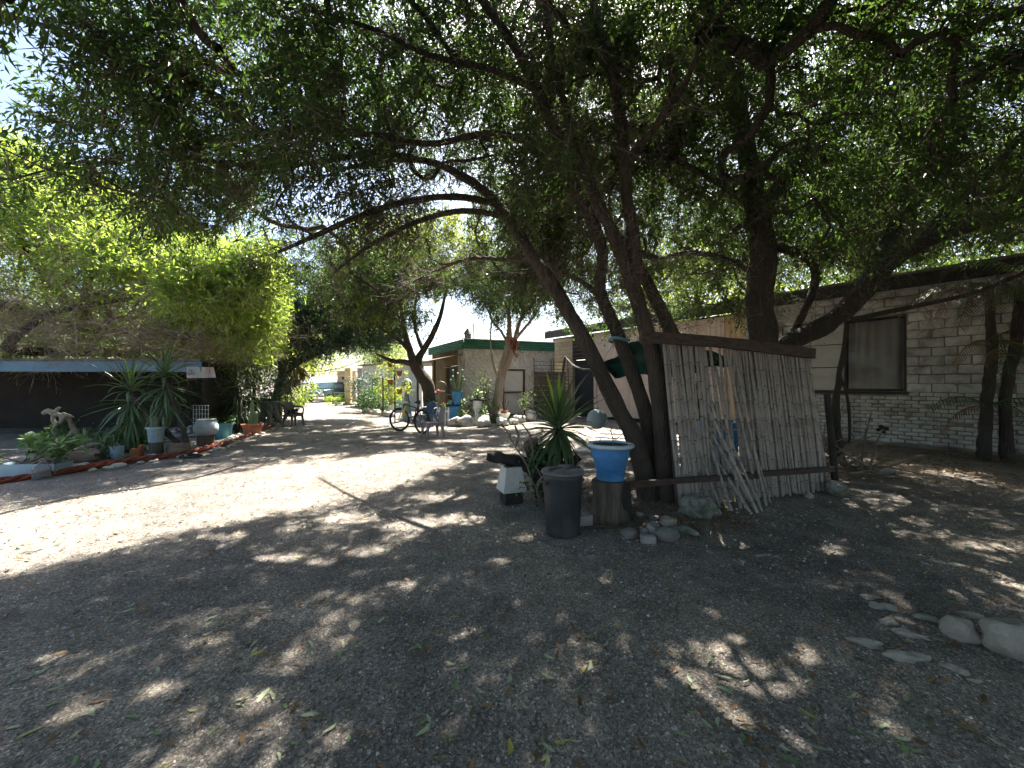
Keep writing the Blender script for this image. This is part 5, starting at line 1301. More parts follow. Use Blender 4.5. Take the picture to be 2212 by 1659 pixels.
# big dracaena with two heads
dc = G(325, 985); dc = Vector((-6.95, 8.6, 0))
dr = thing('dracaena', 'two-headed dracaena with long drooping striped leaves behind the pale bucket', 'plant', dc)
h1, h2 = P(283, 850, 8.5), P(356, 818, 8.7)
for h, s in ((h1, 0), (h2, 1)):
    p2, r2 = catmull([dc, dc.lerp(h, .45)+Vector((.05*(s*2-1), 0, 0)), h], [.06, .05, .04], .1); MB().tube(p2, r2, 9, True, .25, s).build('trunk', M['bark2'], dr, ang=80)
for k in range(3):
    for h, sd in ((h1, 1), (h2, 2)): rosette(dr, h+Vector((0, 0, .12-.28*k)), 34 if k < 2 else 26, .78, .058, M['yucca'], sd*10+k, (80, 0) if k == 0 else ((25, -60) if k == 1 else (-20, -80)), (.2, .6, 1.0, 1.5), M['yucca_bright'] if (k == 0 and sd == 1) else None)
# pale bucket on a stump, small cactus in it
b1 = G(337, 984); sb = thing('stump', 'short upright log under the pale blue bucket', 'stump', b1)
MB().lathe([(.13, -.01), (.125, .1), (.12, .27), (.115, .28), (.001, .282)], 20, (0, 0, 0), None, .15, 3).build('log', M['grey_wood'], sb, local=True, ang=60)
pot('bucket', 'pale blue bucket with flared rim standing on a short log', b1+Vector((0, 0, .284)), [(.12, 0), (.125, .02), (.145, .27), (.15, .275), (.165, .28), (.165, .32)], M['pale_blue'], cat='bucket')
cc = thing('cactus_cluster', 'clump of small spiny cactus stems in the pale blue bucket', 'cactus', b1+Vector((0, 0, .555)))
rcx = random.Random(2)
for k in range(11):
    x, y, hh = rcx.uniform(-.1, .1), rcx.uniform(-.08, .08), rcx.uniform(.14, .34)
    MB().lathe([(.028, 0), (.036, hh*.4), (.033, hh*.85), (.02, hh*.97), (.001, hh)], 9, (x, y, 0), None, .3, k).build('cactus_stem', M['leaf_grey'], cc, local=True, ang=25)
# white wire rack
wr = thing('wire_rack', 'white wire rack standing behind the pale blue bucket', 'rack', Vector((-7.15, 9.35, 0)))
o0 = Vector((-7.45, 9.35, 0))
for k in range(6): MB().tube([o0+Vector((k*.07, 0, 0)), o0+Vector((k*.07, 0, 1.0))], .006, 5).build('upright', M['white_wood'], wr)
for k in range(10): MB().tube([o0+Vector((-.02, 0, .1+k*.1)), o0+Vector((.37, 0, .1+k*.1))], .005, 5).build('crossbar', M['white_wood'], wr)
# log slices
for (u, v, rr_, hh, lab) in ((388, 981, .19, .24, 'low wide sawn log beside the painted urn'),):
    g = G(u, v); o = MB().lathe([(rr_, -.01), (rr_*.98, hh*.5), (rr_*.95, hh), (rr_*.6, hh+.004), (.001, hh)], 22, (0, 0, 0), None, .12, u).build('log_slice', M['old_wood'], None, local=True, ang=60); o.location = g; tag(o, lab, 'log')
g = G(408, 1000); hp = MB().tube([Vector((math.cos(a)*.17, math.sin(a)*.17, .03)) for a in np.linspace(0, 2*math.pi, 25)], .025, 7, False).build('hoop', M['rubber'], None, local=True); hp.location = G(412, 988); tag(hp, 'dark rubber hoop lying round a pale stone by the rope', 'hoop')
# painted urn on a stump
u1 = G(445, 968); us = thing('stump', 'upright grey log under the painted urn', 'stump', u1)
MB().lathe([(.19, -.01), (.175, .1), (.17, .30), (.001, .302)], 22, (0, 0, 0), None, .12, 6).build('log', M['grey_wood'], us, local=True, ang=60)
M['urn'] = plain('urn_paint', (.45, .52, .55), .7, .15, 4, .3, dirt=(.17, .23, .27), dirt_amt=.42)
pot('urn', 'round pale blue painted urn with white rim on a grey log', u1+Vector((0, 0, .304)), [(.14, 0), (.20, .03), (.245, .12), (.24, .22), (.19, .33), (.175, .36)], M['urn'], [(.165, .355), (.20, .355), (.205, .375), (.17, .38)], M['white_wood'], .32, cat='urn')
# teal tub and plants behind
t1 = Vector((-8.0, 11.1, 0)); pot('tub', 'teal plastic tub with trailing plants behind the painted urn', t1, [(.16, 0), (.17, .02), (.21, .36), (.225, .365), (.225, .42)], M['teal'], cat='tub')
bush('trailing_plant', 'low dark leafy plant spilling from the teal tub', 'plant', t1+Vector((-.1, 0, .5)), (.35, .25, .12), 260, M['leaf_shrub'], .06, .04, 61, base=t1+Vector((0, 0, .37)))
g = G(480, 944); pot('terracotta_pot', 'small plain terracotta pot beside the teal tub', g, [(.11, 0), (.115, .02), (.135, .17), (.15, .175), (.15, .21)], M['terracotta'])
g = G(545, 940); pot('terracotta_pot', 'wide terracotta bowl planted with a column cactus beside the rope', g, [(.19, 0), (.2, .02), (.255, .27), (.28, .275), (.285, .33)], M['terracotta'])
cx = thing('column_cactus', 'short ribbed column cactus in the wide terracotta bowl', 'cactus', g+Vector((0, 0, .28)))
for x, y, hh in ((0, 0, .72), (.09, .03, .42), (-.08, .04, .35)):
    mb = MB(); n = 18; vs, fs = [], []
    for i in range(9):
        t = i/8; r0 = .055*(1 if t < .85 else math.sqrt(max(.02, 1-((t-.85)/.15)**2)))
        for k in range(n): a = 2*math.pi*k/n; r1 = r0*(1 if k % 2 else .78); vs.append(Vector((x+math.cos(a)*r1, y+math.sin(a)*r1, t*hh)))
    for i in range(8):
        for k in range(n): fs.append((i*n+k, i*n+(k+1) % n, i*n+n+(k+1) % n, i*n+n+k))
    fs.append(tuple(range(8*n, 9*n))); mb.add(vs, fs).build('cactus_stem', M['leaf_grey'], cx, local=True, ang=20)
# dark dracaena clump
for k, (u, v, Y, lab) in enumerate(((512, 838, 12.2, 'dark dracaena with long narrow leaves behind the terracotta bowl'), (470, 850, 12.6, 'dark dracaena in the shadow beside the tin sign'), (548, 830, 13.2, 'tall dark dracaena next to the concrete table'))):
    h = P(u, v, Y); d2 = thing('dracaena', lab, 'plant', Vector((h.x, Y, 0)))
    MB().tube([Vector((h.x, Y, 0)), Vector((h.x+.05, Y, h.z*.5)), h], [.07, .06, .05], 8, True, .25, k).build('trunk', M['bark2'], d2)
    for j in range(3): rosette(d2, h+Vector((0, 0, .1-.3*j)), 26, .8, .05, M['yucca'], 70+k*5+j, (80, 0) if j == 0 else ((30, -55) if j == 1 else (-10, -80)), (.2, .6, 1.0, 1.5))
bush('undergrowth_shrub', 'dark tangled shrub filling the shade behind the dracaenas', 'shrub', (-9.3, 14.0, 1.6), (1.4, 1.0, 1.4), 2600, M['leaf_dark'], .10, .04, 33)
bush('undergrowth_shrub', 'dense dark shrub at the foot of the bent trunk', 'shrub', (-9.9, 15.9, 1.5), (1.5, .8, 1.6), 4200, M['leaf_dark'], .11, .045, 35)
bush('undergrowth_shrub', 'dark low shrub under the thicket tree by the tin sign', 'shrub', (-8.6, 12.9, 2.0), (.9, .6, .8), 1300, M['leaf_hang'], .10, .03, 34)
for k, (x, y, z, rx, rz, mt, lab) in enumerate(((-8.5, 8.7, .22, .5, .24, 'leaf_shrub', 'low green plant behind the sprawling aloe'), (-9.3, 10.2, .3, .6, .3, 'leaf_hang', 'dark low plant before the shed opening'), (-8.9, 12.4, .5, .7, .5, 'leaf_dark', 'dark bushy plant between the teal tub and dracaenas'),
    (-9.9, 9.0, .25, .7, .26, 'leaf_shrub', 'shaded ground plant beneath the whale bone'), (-10.2, 13.6, .9, .9, .9, 'leaf_hang', 'shaded shrub filling the corner beside the shed'))):
    bush('bed_plant', lab, 'plant', (x, y, z), (rx, rx*.7, rz), 900, M[mt], .09, .04, 140+k)
# concrete table
tb = Vector((P(582, 0, 14.6).x, 14.6, 0))
ct = thing('concrete_table', 'square concrete garden table on splayed legs beside the armchair', 'table', tb)
MB().box((0, 0, .84), (.72, .72, .06)).build('table_top', M['concrete'], ct, local=True, bevel=.012)
for k in range(4):
    a = k*math.pi/2+.55; d = Vector((math.cos(a), math.sin(a), 0))
    mb = MB(); pts = [d*.10+Vector((0, 0, .81)), d*.16+Vector((0, 0, .55)), d*.30+Vector((0, 0, .2)), d*.42+Vector((0, 0, 0))]
    mb.tube(pts, [.13, .11, .07, .045], 8, True, .05, k); mb.build('leg', M['concrete'], ct, local=True)
bush('potted_fern', 'bowl of leafy plant standing on the concrete table', 'plant', tb+Vector((0, 0, 1.05)), (.26, .26, .14), 300, M['leaf_shrub'], .08, .03, 65, base=tb+Vector((0, 0, .872)))

# ------------------------------------------------------------------ chairs, cat, bicycle
def chair(label, loc, rz, mat, arms=False, group=None):
    """one-piece plastic garden chair; faces local -Y"""
    c = thing('garden_chair', label, 'chair', loc, rz, group)
    mb = MB(); n, m = 7, 7; vs = []
    for j in range(m+1):
        for i in range(n+1):
            x = (i/n-.5)*.44*(1-.12*j/m); y = -.22+.44*j/m; z = .43-.03*math.sin(math.pi*i/n)*math.sin(math.pi*min(1, j/m+.1))-.025*j/m-.03*max(0, .15-j/m)/.15
            vs.append(Vector((x, y, z)))
    k = len(vs); vs += [v-Vector((0, 0, .022)) for v in vs]; fs = []
    for j in range(m):
        for i in range(n):
            a = j*(n+1)+i; fs += [(a, a+1, a+n+2, a+n+1), (a+k+n+1, a+k+n+2, a+k+1, a+k)]
    rim = [i for i in range(n+1)]+[j*(n+1)+n for j in range(1, m+1)]+[m*(n+1)+i for i in range(n-1, -1, -1)]+[j*(n+1) for j in range(m-1, 0, -1)]
    for i in range(len(rim)): a, b = rim[i], rim[(i+1) % len(rim)]; fs.append((b, a, a+k, b+k))
    mb.add(vs, fs).build('seat', mat, c, local=True, ang=60)
    mb = MB(); vs = []; n, m = 8, 8
    for j in range(m+1):
        for i in range(n+1):
            t = j/m; wd = .40*(1-.10*t)*(1 if t < .8 else (1-.35*((t-.8)/.2)**2)); s = i/n-.5
            vs.append(Vector((s*wd, .21+.115*t-.05*(1-4*s*s)*-.6+.0, .40+.46*t-(.03*(2*s)**2 if t > .9 else 0))))
    k = len(vs); vs += [v+Vector((0, .018, 0)) for v in vs]; fs = []
    for j in range(m):
        for i in range(n):
            a = j*(n+1)+i; fs += [(a, a+1, a+n+2, a+n+1), (a+k+n+1, a+k+n+2, a+k+1, a+k)]
    rim = [i for i in range(n+1)]+[j*(n+1)+n for j in range(1, m+1)]+[m*(n+1)+i for i in range(n-1, -1, -1)]+[j*(n+1) for j in range(m-1, 0, -1)]
    for i in range(len(rim)): a, b = rim[i], rim[(i+1) % len(rim)]; fs.append((b, a, a+k, b+k))
    mb.add(vs, fs).build('backrest', mat, c, local=True, ang=60)
    for sx in (-1, 1):
        for sy in (-1, 1):
            mb = MB(); t0 = Vector((sx*.185, sy*.19, .415)); t1 = Vector((sx*.235, sy*.25, 0))
            wd = [.11, .08, .06, .05]; pts = [t0.lerp(t1, k/3) for k in range(4)]; mb.tube(pts, [q/2*1.15 for q in wd], 4, True, 0, 0); mb.build('leg', mat, c, local=True, ang=30)
        mb = MB(); mb.beam((sx*.20, -.2, .385), (sx*.18, .21, .37), .025, .075); mb.build('side_rail', mat, c, local=True)
        if sx > 0: MB().beam((-.2, -.215, .385), (.2, -.215, .385), .02, .075).build('front_rail', mat, c, local=True)
        if arms:
            p2, r2 = catmull([Vector((sx*.20, .28, .66)), Vector((sx*.27, .1, .66)), Vector((sx*.275, -.1, .645)), Vector((sx*.25, -.2, .6)), Vector((sx*.22, -.21, .42))], [.022]*5, .04)
            MB().tube(p2, r2, 6, True, 0, 0, .8).build('arm', mat, c, local=True)
    return c
g = G(943, 938); chair('faded pinkish grey plastic chair without arms beside the bicycle', Vector((g.x, 11.35, 0)), R(-58), M['chair'])
g = G(640, 919); chair('weathered brown plastic armchair with a cat lying on its seat', Vector((g.x, 14.3, 0)), R(62), M['chair_dark'], True)
chair('dark plastic armchair standing behind the chair with the cat', Vector((g.x-.35, 14.95, 0)), R(80), M['chair_dark'], True)
# cat curled on the seat
ch = Vector((g.x, 14.3, .43)); cd_ = Vector((math.sin(R(62)), -math.cos(R(62)), 0)); cs = Vector((cd_.y, -cd_.x, 0))
ct_ = thing('cat', 'dark cat with a pale face lying on the brown plastic armchair', 'cat', ch+Vector((0, 0, 0)))
mb = MB(); f = cd_
mb.blob(ch+f*-.06+Vector((0, 0, .085)), (.15, .12, .09), 1, .08, 3); mb.blob(ch+f*.05+Vector((0, 0, .095)), (.12, .10, .09), 2, .06, 3); mb.blob(ch+f*.13+Vector((0, 0, .12)), (.085, .075, .075), 3, .05, 3)
mb.blob(ch+f*.19+Vector((0, 0, .155)), (.06, .06, .055), 4, .04, 3); mb.blob(ch+f*.245+Vector((0, 0, .14)), (.028, .03, .024), 5, .04, 2)
for s in (-1, 1):
    e = ch+f*.185+cs*(.035*s)+Vector((0, 0, .2)); mb.lathe([(.022, -.01), (.012, .02), (.001, .042)], 8, e)
    mb.tube([ch+f*.1+cs*(.05*s)+Vector((0, 0, .04)), ch+f*.22+cs*(.045*s)+Vector((0, 0, .03))], [.028, .02], 8)
tl = [ch+f*-.19+Vector((0, 0, .05)), ch+f*-.2+cs*.1+Vector((0, 0, .03)), ch+f*-.1+cs*.17+Vector((0, 0, .025)), ch+f*.02+cs*.16+Vector((0, 0, .022))]
p2, r2 = catmull(tl, [.03, .024, .02, .014], .03); mb.tube(p2, r2, 8)
mb.build('body', M['cat'], ct_, remesh=.011)
MB().blob(ch+f*.238+Vector((0, 0, .135)), (.036, .032, .028), 6, .05, 2).build('muzzle', M['cat_white'], ct_)
MB().blob(ch+f*.165+Vector((0, 0, .085)), (.055, .055, .055), 7, .08, 2).build('chest_patch', M['cat_white'], ct_)

# bicycle
rear, front = Vector((-2.68, 12.0, 0)), Vector((-3.56, 12.72, 0))
bx = (front-rear).normalized(); bl_ = (front-rear).length
bk = thing('bicycle', 'black mountain bicycle leaning on its stand before the house', 'bicycle', rear)
Zv = Vector((0, 0, 1)); sidev = Vector((bx.y, -bx.x, 0)); lean = sidev*-.04
BP = lambda a, z, s=0: rear+bx*a+Zv*z+sidev*s+lean*z*1.5
def wheel(c, axis, par):
    w_ = thing('wheel', None, None, c-wloc(par)); w_.parent = par
    ax = axis.normalized(); x = Zv-ax*Zv.dot(ax); x.normalize(); y = ax.cross(x)
    ring = lambda r: [x*math.cos(a)*r+y*math.sin(a)*r for a in np.linspace(0, 2*math.pi, 41)]
    MB().tube(ring(.345), .029, 8, False).build('tyre', M['rubber'], w_, local=True, ang=80)
    MB().tube(ring(.313), .012, 6, False).build('rim', M['bike_black'], w_, local=True, ang=80)
    mb = MB()
    for k in range(20):
        a = k*math.pi/10; mb.tube([ax*(.025*(-1)**k)+(x*math.cos(a+.25)+y*math.sin(a+.25))*.02, (x*math.cos(a)+y*math.sin(a))*.31], .0018, 4, False)
    mb.build('spokes', M['bike_silver'], w_, local=True)
    MB().tube([ax*-.05, ax*.05], .02, 8).build('hub', M['bike_silver'], w_, local=True)
wc = BP(0, .375); wf = BP(bl_, .375)
wheel(wc, sidev+lean*.3, bk)
steer = Matrix.Rotation(.38, 3, 'Z'); fax = steer @ sidev; wheel(wf, fax, bk)
bb, seat_t, head_t, head_b = BP(.43, .33), BP(.24, .78), BP(.86, .86), BP(.90, .72)
mb = MB()
for a, b2, r0, r1 in ((bb, seat_t, .018, .017), (seat_t, head_t, .02, .022), (bb, head_b, .024, .025), (head_b, head_t, .022, .022)): mb.tube([a, b2], [r0, r1], 8)
for s in (-1, 1):
    mb.tube([bb, wc+sidev*(.06*s)], .011, 6); mb.tube([seat_t, wc+sidev*(.06*s)], .009, 6)
mb.build('frame', M['bike_black'], bk)
mb = MB()
for s in (-1, 1): mb.tube([head_b+fax*(.055*s), wf+fax*(.055*s)], [.018, .013], 7)
mb.tube([head_b+fax*-.06, head_b+fax*.06], .02, 7); mb.build('fork', M['bike_silver'], bk)
stem_ = head_t+Zv*.06+(steer @ bx)*.06
mb = MB(); mb.tube([head_t, head_t+Zv*.05, stem_], .017, 7); mb.tube([stem_+fax*-.37+bx*-.05, stem_+fax*-.1, stem_+fax*.1, stem_+fax*.37+bx*-.05], .014, 7); mb.build('handlebar', M['bike_silver'], bk)
for s in (-1, 1): MB().tube([stem_+fax*(.26*s)+bx*-.02, stem_+fax*(.38*s)+bx*-.05], .02, 8).build('grip', M['rubber'], bk)
sd = BP(.19, .93); mb = MB(); mb.tube([seat_t, sd], .014, 7); mb.build('seat_post', M['bike_silver'], bk)
mb = MB(); mb.tube([sd+bx*-.13+Zv*.015, sd+bx*-.05+Zv*.02, sd+bx*.05+Zv*.012, sd+bx*.14+Zv*.012], [.07, .065, .032, .015], 8, True, 0, 0, .4); mb.build('saddle', M['bike_black'], bk)
mb = MB(); mb.tube([bb+sidev*.06+(bx*math.cos(a)+Zv*math.sin(a))*.085 for a in np.linspace(0, 6.2832, 21)], .008, 5, False); mb.build('chainring', M['bike_black'], bk)
mb = MB(); mb.tube([bb+sidev*.075, bb+sidev*.08+Zv*-.16], .01, 6); mb.tube([bb-sidev*.075, bb-sidev*.08+Zv*.16], .01, 6); mb.build('crank', M['bike_silver'], bk)
for s, z in ((1, -.16), (-1, .16)): MB().box(bb+sidev*(.13*s)+Zv*z, (.09, .09, .02), math.atan2(bx.y, bx.x)).build('pedal', M['rubber'], bk)
MB().tube([BP(.15, .33, .06), Vector((BP(.22, 0, .24).x, BP(.22, 0, .24).y, 0))], .01, 6).build('kickstand', M['bike_black'], bk)
mb = MB(); mb.beam(BP(.80, .76, -.03), BP(.87, .50, -.05), .005, .09, bx); mb.build('tag', M['yellow_tag'], bk)
mb = MB(); mb.tube([BP(.52, .42, 0), BP(.62, .58, 0)], [.035, .035], 10); mb.build('bottle', M['white_wood'], bk)
# ------------------------------------------------------------------ clutter before the plastered house
for k, (u, v, rx, lab) in enumerate(((984, 921, .26, 'white painted rock under the round terracotta pot'), (1008, 921, .30, 'white painted rock between the terracotta pot and the tray pedestal'), (1046, 922, .32, 'wide white painted rock at the foot of the tray pedestal'), (1083, 919, .26, 'bluish white painted rock between the pedestal and the toilet'),
                                   (1109, 917, .2, 'small white painted rock before the toilet bowl'), (1122, 912, .24, 'white painted rock at the side of the toilet bowl'), (1146, 909, .34, 'largest white painted rock beyond the toilet bowl'), (1165, 902, .18, 'last white painted rock in the row near the metal rack'))):
    g = G(u, v); stone('painted_rock', lab, g, (rx, rx*.7, rx*.75), M['stone_white'], 80+k, 'rock', k*.7, amt=.4)
g = G(992, 914); g.z = .12
pot('terracotta_pot', 'round terracotta bowl sitting on the white painted rocks', g+Vector((0, .15, .05)), [(.10, 0), (.16, .05), (.205, .16), (.2, .28), (.19, .31)], M['terracotta'])
bush('jade_plant', 'pale leggy succulent bush above the round terracotta bowl', 'plant', P(1018, 885, 15.1), (.6, .4, .5), 420, M['succ'], .08, .05, 71, base=g+Vector((0, .15, .31)))
# toilet bowl planter
tq = Vector((P(1089, 0, 15.0).x, 15.0, 0)); tt_ = thing('toilet_bowl', 'white ceramic toilet bowl used as a planter before the window', 'planter', tq)
MB().lathe([(.001, 0), (.15, 0), (.15, .03), (.11, .08), (.10, .16), (.14, .24), (.20, .32), (.215, .37), (.23, .38), (.23, .41), (.17, .415), (.15, .36), (.001, .34)], 28).build('bowl', M['ceramic'], tt_, local=True, ang=60)
MB().box((-.12, .20, .42), (.26, .18, .10), .3).build('cistern_ledge', M['ceramic'], tt_, local=True, bevel=.03)
pot('terracotta_pot', 'shallow terracotta dish set in the toilet bowl', tq+Vector((0, 0, .41)), [(.11, 0), (.15, .07), (.16, .10)], M['terracotta'])
mb = MB(); th = thing('pruned_stick_plant', 'bare pruned stick plant growing from the toilet bowl', 'plant', tq+Vector((0, 0, .46)))
for dx, hh in ((-.05, .5), (.05, .75), (.1, .4)): mb.tube([tq+Vector((dx*.4, 0, .46)), tq+Vector((dx, .02, .46+hh*.5)), tq+Vector((dx*1.8, .03, .46+hh))], [.02, .016, .01], 6)
mb.build('stem', M['twig'], th)
# pedestal with tray and aeonium
pq = Vector((P(1031, 0, 14.9).x, 14.9, 0)); pd = thing('pedestal', 'white pedestal carrying a dark tray of succulents', 'pedestal', pq)
MB().lathe([(.17, -.01), (.16, .1), (.10, .2), (.09, .42), (.12, .52), (.16, .60), (.16, .86), (.17, .88), (.001, .88)], 10).build('column', M['white_wood'], pd, local=True, ang=30)
MB().box((0, 0, .91), (.56, .34, .06), .1).build('tray', M['char'], pd, local=True, bevel=.01)
ae = thing('aeonium', 'green rosette succulent on the dark tray of the pedestal', 'plant', pq+Vector((0, 0, .94)))
for k, (x, z) in enumerate(((0, .18), (.14, .1), (-.13, .09), (.05, .3), (-.07, .26))):
    q = pq+Vector((x, 0, .94+z)); MB().tube([pq+Vector((x*.4, 0, .94)), q], .015, 6).build('stem', M['twig'], ae); rosette(ae, q, 14, .15, .06, M['succ'], 300+k, (75, -15), (.1, .3))
# blue tub on the blue cabinet, ledge
cq = Vector((P(981, 0, 15.3).x, 15.3, 0)); cb = thing('blue_cabinet', 'blue painted cabinet under the dark ledge', 'cabinet', cq)
MB().box((0, 0, .33), (.44, .4, .66)).build('carcass', M['blue_paint'], cb, local=True, bevel=.015)
MB().box((0, -.21, .33), (.38, .02, .56)).build('door', M['blue_paint'], cb, local=True, bevel=.006)
MB().box((-.05, 0, .69), (.9, .46, .05)).build('ledge', M['char'], cb, local=True, bevel=.01)
pot('tub', 'tall bright blue tub on the dark ledge of the cabinet', cq+Vector((.13, 0, .716)), [(.15, 0), (.155, .02), (.2, .44), (.215, .445), (.215, .49)], M['blue_paint'], cat='tub')
eu = thing('candelabra_cactus', 'tall thin finger cactus growing from the bright blue tub', 'cactus', cq+Vector((.13, 0, 1.15)))
for k in range(8):
    a = k*.8; x, y = .1*math.cos(a), .08*math.sin(a); hh = .5+.12*(k % 4); b = cq+Vector((.13, 0, 1.15))
    MB().tube([b+Vector((x*.5, y*.5, 0)), b+Vector((x*2, y*1.5, hh*.5)), b+Vector((x*2.6, y*2, hh))], [.03, .028, .02], 7, True, .25, k).build('cactus_stem', M['leaf_grey'], eu)
    MB().blob(b+Vector((x*2.6, y*2, hh)), (.05, .05, .045), k, .2, 2).build('tip', M['leaf_grey'], eu)
pot('small_pot', 'small sky blue pot at the edge of the dark ledge', cq+Vector((-.13, -.1, .716)), [(.055, 0), (.075, .15), (.08, .16)], M['teal'])
pot('terracotta_pot', 'small terracotta pot on the dark ledge by the bright blue tub', cq+Vector((-.3, .05, .716)), [(.07, 0), (.09, .16), (.1, .17), (.1, .2)], M['terracotta'])
lb = P(946, 846, 15.0); o = MB().blob((0, 0, 0), (.06, .05, .075), 4, .3, 2).build('red_float', M['red'], None, local=True); o.location = lb; tag(o, 'small red float hung beside the blue plastic chair', 'float')
fr = thing('metal_rail', 'thin metal frame rail behind the red float', 'frame', Vector((P(960, 0, 15.6).x, 15.6, 0)))
for u in (938, 962, 990): MB().tube([Vector((P(u, 0, 15.6).x, 15.6, 0)), P(u, 842, 15.6)], .014, 6).build('post', M['metal_grey'], fr)
MB().tube([P(934, 845, 15.6), P(996, 845, 15.6)], .012, 6).build('rail', M['metal_grey'], fr)
MB().tube([P(945, 870, 15.6)]+[P(952+14*math.cos(a), 838-14*math.sin(a), 15.6) for a in np.linspace(3.1, 0, 9)]+[P(966, 870, 15.6)], .012, 6).build('hoop', M['metal_grey'], fr)
# navy chair and its bolster, white palings
chair('navy blue plastic garden chair behind the bicycle rear wheel', Vector((P(926, 0, 14.2).x, 14.2, 0)), R(-10), M['navy'], True)
o = MB().box((0, 0, 0), (.55, .08, .33)).build('slate_board', M['metal_grey'], None, local=True, bevel=.02); o.location = P(932, 856, 15.1); o.rotation_euler = (0, 0, .05); tag(o, 'blank slate grey board behind the navy blue chair', 'board')
pf = thing('paling_fence', 'short white paling fence behind the faded chair', 'fence', Vector((P(950, 0, 14.6).x, 14.6, 0)))
for k in range(6): MB().box((P(936+k*6.5, 0, 14.6).x, 14.6, .32), (.07, .02, .64), 0, None, .8).build('paling', M['white_wood'], pf)
for z in (.18, .5): MB().box((P(952, 0, 14.6).x, 14.622, z), (.66, .02, .05)).build('paling_rail', M['white_wood'], pf)
# security rack and pallet leaning on the house
rk = thing('metal_rack', 'rusty barred metal rack leaning against the house wall', 'rack', HW.pt(3.4, .35, 0))
a0, a1 = HW.uv(1150, 829)[0], HW.uv(1222, 829)[0]
ztop = 2.7
for k, s in enumerate((a0, (a0+a1)/2, (a0+a1)/2+.12, a1)):
    MB().tube([HW.pt(s, .42, .02), HW.pt(s, .16, ztop-.06*(k % 2))], .022, 6).build('upright', M['metal_grey'], rk)
for k in range(15):
    z = .2+k*.165; t = z/ztop; MB().tube([HW.pt(a0, .42-.26*t, z), HW.pt(a1, .42-.26*t, z)], .012, 6).build('bar', M['metal_grey'], rk)
pt_ = thing('plank_stack', 'row of dark weathered planks standing behind the metal rack', 'planks', HW.pt(3.4, .12, 0))
for k in range(9):
    mb = MB(); HW.box(mb, a0+.06, a1-.04, .03, .09, .12+k*.22, .30+k*.22); mb.build('plank', M['old_wood'], pt_, bevel=.008)
# lean dark pole, hammock net
hp_ = thing('leaning_pole', 'dark leaning pole holding one end of the green tarpaulin', 'pole', G(1196, 905))
pt0, pt1 = G(1196, 905), P(1221, 770, 15.0)
MB().tube([pt0, pt0.lerp(pt1, .5)+Vector((.05, 0, 0)), pt1], [.06, .055, .05], 8, True, .25, 2).build('pole', M['char'], hp_)
tp = thing('tarpaulin', 'dark green tarpaulin slung like a hammock between pole and trees', 'tarpaulin', P(1340, 815, 8.5))
mb = MB(); nu, nv = 26, 9; vs = []
for i in range(nu+1):
    t = i/nu
    u = 1296+(1590-1296)*t; Y = 9.2-1.6*t; top = np.interp(t, [0, .2, .35, .6, 1], [790, 745, 728, 740, 775]); bot = np.interp(t, [0, .12, .3, .6, 1], [795, 818, 812, 810, 785])
    for j in range(nv+1):
        s = j/nv; q = P(u, top+(bot-top)*s, Y+.35*math.sin(s*3.1)); q += noise.noise_vector(Vector((i*.35, j*.5, 1)))*.10; vs.append(q)
mb.add(vs, [(i*(nv+1)+j, i*(nv+1)+j+1, (i+1)*(nv+1)+j+1, (i+1)*(nv+1)+j) for i in range(nu) for j in range(nv)]).build('sheet', M['tarp'], tp, ang=80)
p2, r2 = catmull([P(1223, 773, 15), P(1240, 790, 13), P(1265, 798, 11), P(1297, 792, 9.2)], [.02, .035, .03, .02], .2); MB().tube(p2, r2, 7, True, .3, 2).build('tie', M['char'], tp)
p2, r2 = catmull([P(1296, 700, 5.55), P(1318, 735, 5.48), P(1340, 727, 5.5)], [.02]*3, .05)
bd = MB().tube([P(1337, 734, 5.66)+Vector((math.cos(a)*.135, math.sin(a)*.135, .02*math.sin(a*2))) for a in np.linspace(0, 6.2832, 21)], .02, 6, False).build('cloth_band', M['teal'], None); tag(bd, 'teal cloth band tied round a tree trunk', 'band')
# grey buoy hanging before the sheeted wall
by = thing('hanging_buoy', 'round grey green buoy hung on a chain before the sheeted wall', 'buoy', P(1290, 925, 8.0))
bcn = P(1290, 905, 8.0)
MB().lathe([(.001, -.2), (.08, -.185), (.15, -.13), (.195, -.04), (.2, .02), (.18, .1), (.12, .165), (.05, .195), (.001, .2)], 28, bcn).build('ball', M['buoy'], by)
MB().tube([bcn+Vector((math.cos(a)*.202, math.sin(a)*.202, 0)) for a in np.linspace(0, 6.2832, 31)], .008, 6, False).build('seam', M['buoy'], by)
MB().tube([bcn+Vector((0, 0, .19)), bcn+Vector((0, 0, .24))], .03, 8).build('neck', M['buoy'], by)
p2, r2 = catmull([bcn+Vector((0, 0, .23)), P(1289, 850, 8.0), P(1287, 760, 7.6), P(1262, 720, 5.6)], [.008]*4, .2); MB().tube(p2, r2, 5).build('chain', M['metal_grey'], by)
# paving slabs in the passage
ps = thing('paved_terrace', 'cracked pale paving terrace before the sheeted wall', 'paving', Vector((3.2, 10.6, 0)))
rgp = random.Random(12)
for i in range(6):
    for j in range(5):
        c = Vector((1.7+i*.62+j*.33, 8.9+j*.78-i*.28, 0)); mb = MB(); mb.box(c+Vector((0, 0, .02)), (.60, .60, .05+rgp.uniform(-.008, .008)), -.45+rgp.uniform(-.03, .03)); mb.build('slab', M['concrete'], ps, bevel=.01)
o = MB().tube([Vector((-.01, 0, 0)), Vector((0, 0, .2)), Vector((.06, 0, .32)), Vector((.16, 0, .33)), Vector((.19, 0, .28))], .012, 7).build('tap_pipe', M['metal_grey'], None, local=True); o.location = G(1384, 1078); tag(o, 'bent metal tap pipe rising before the tree trunks', 'tap')
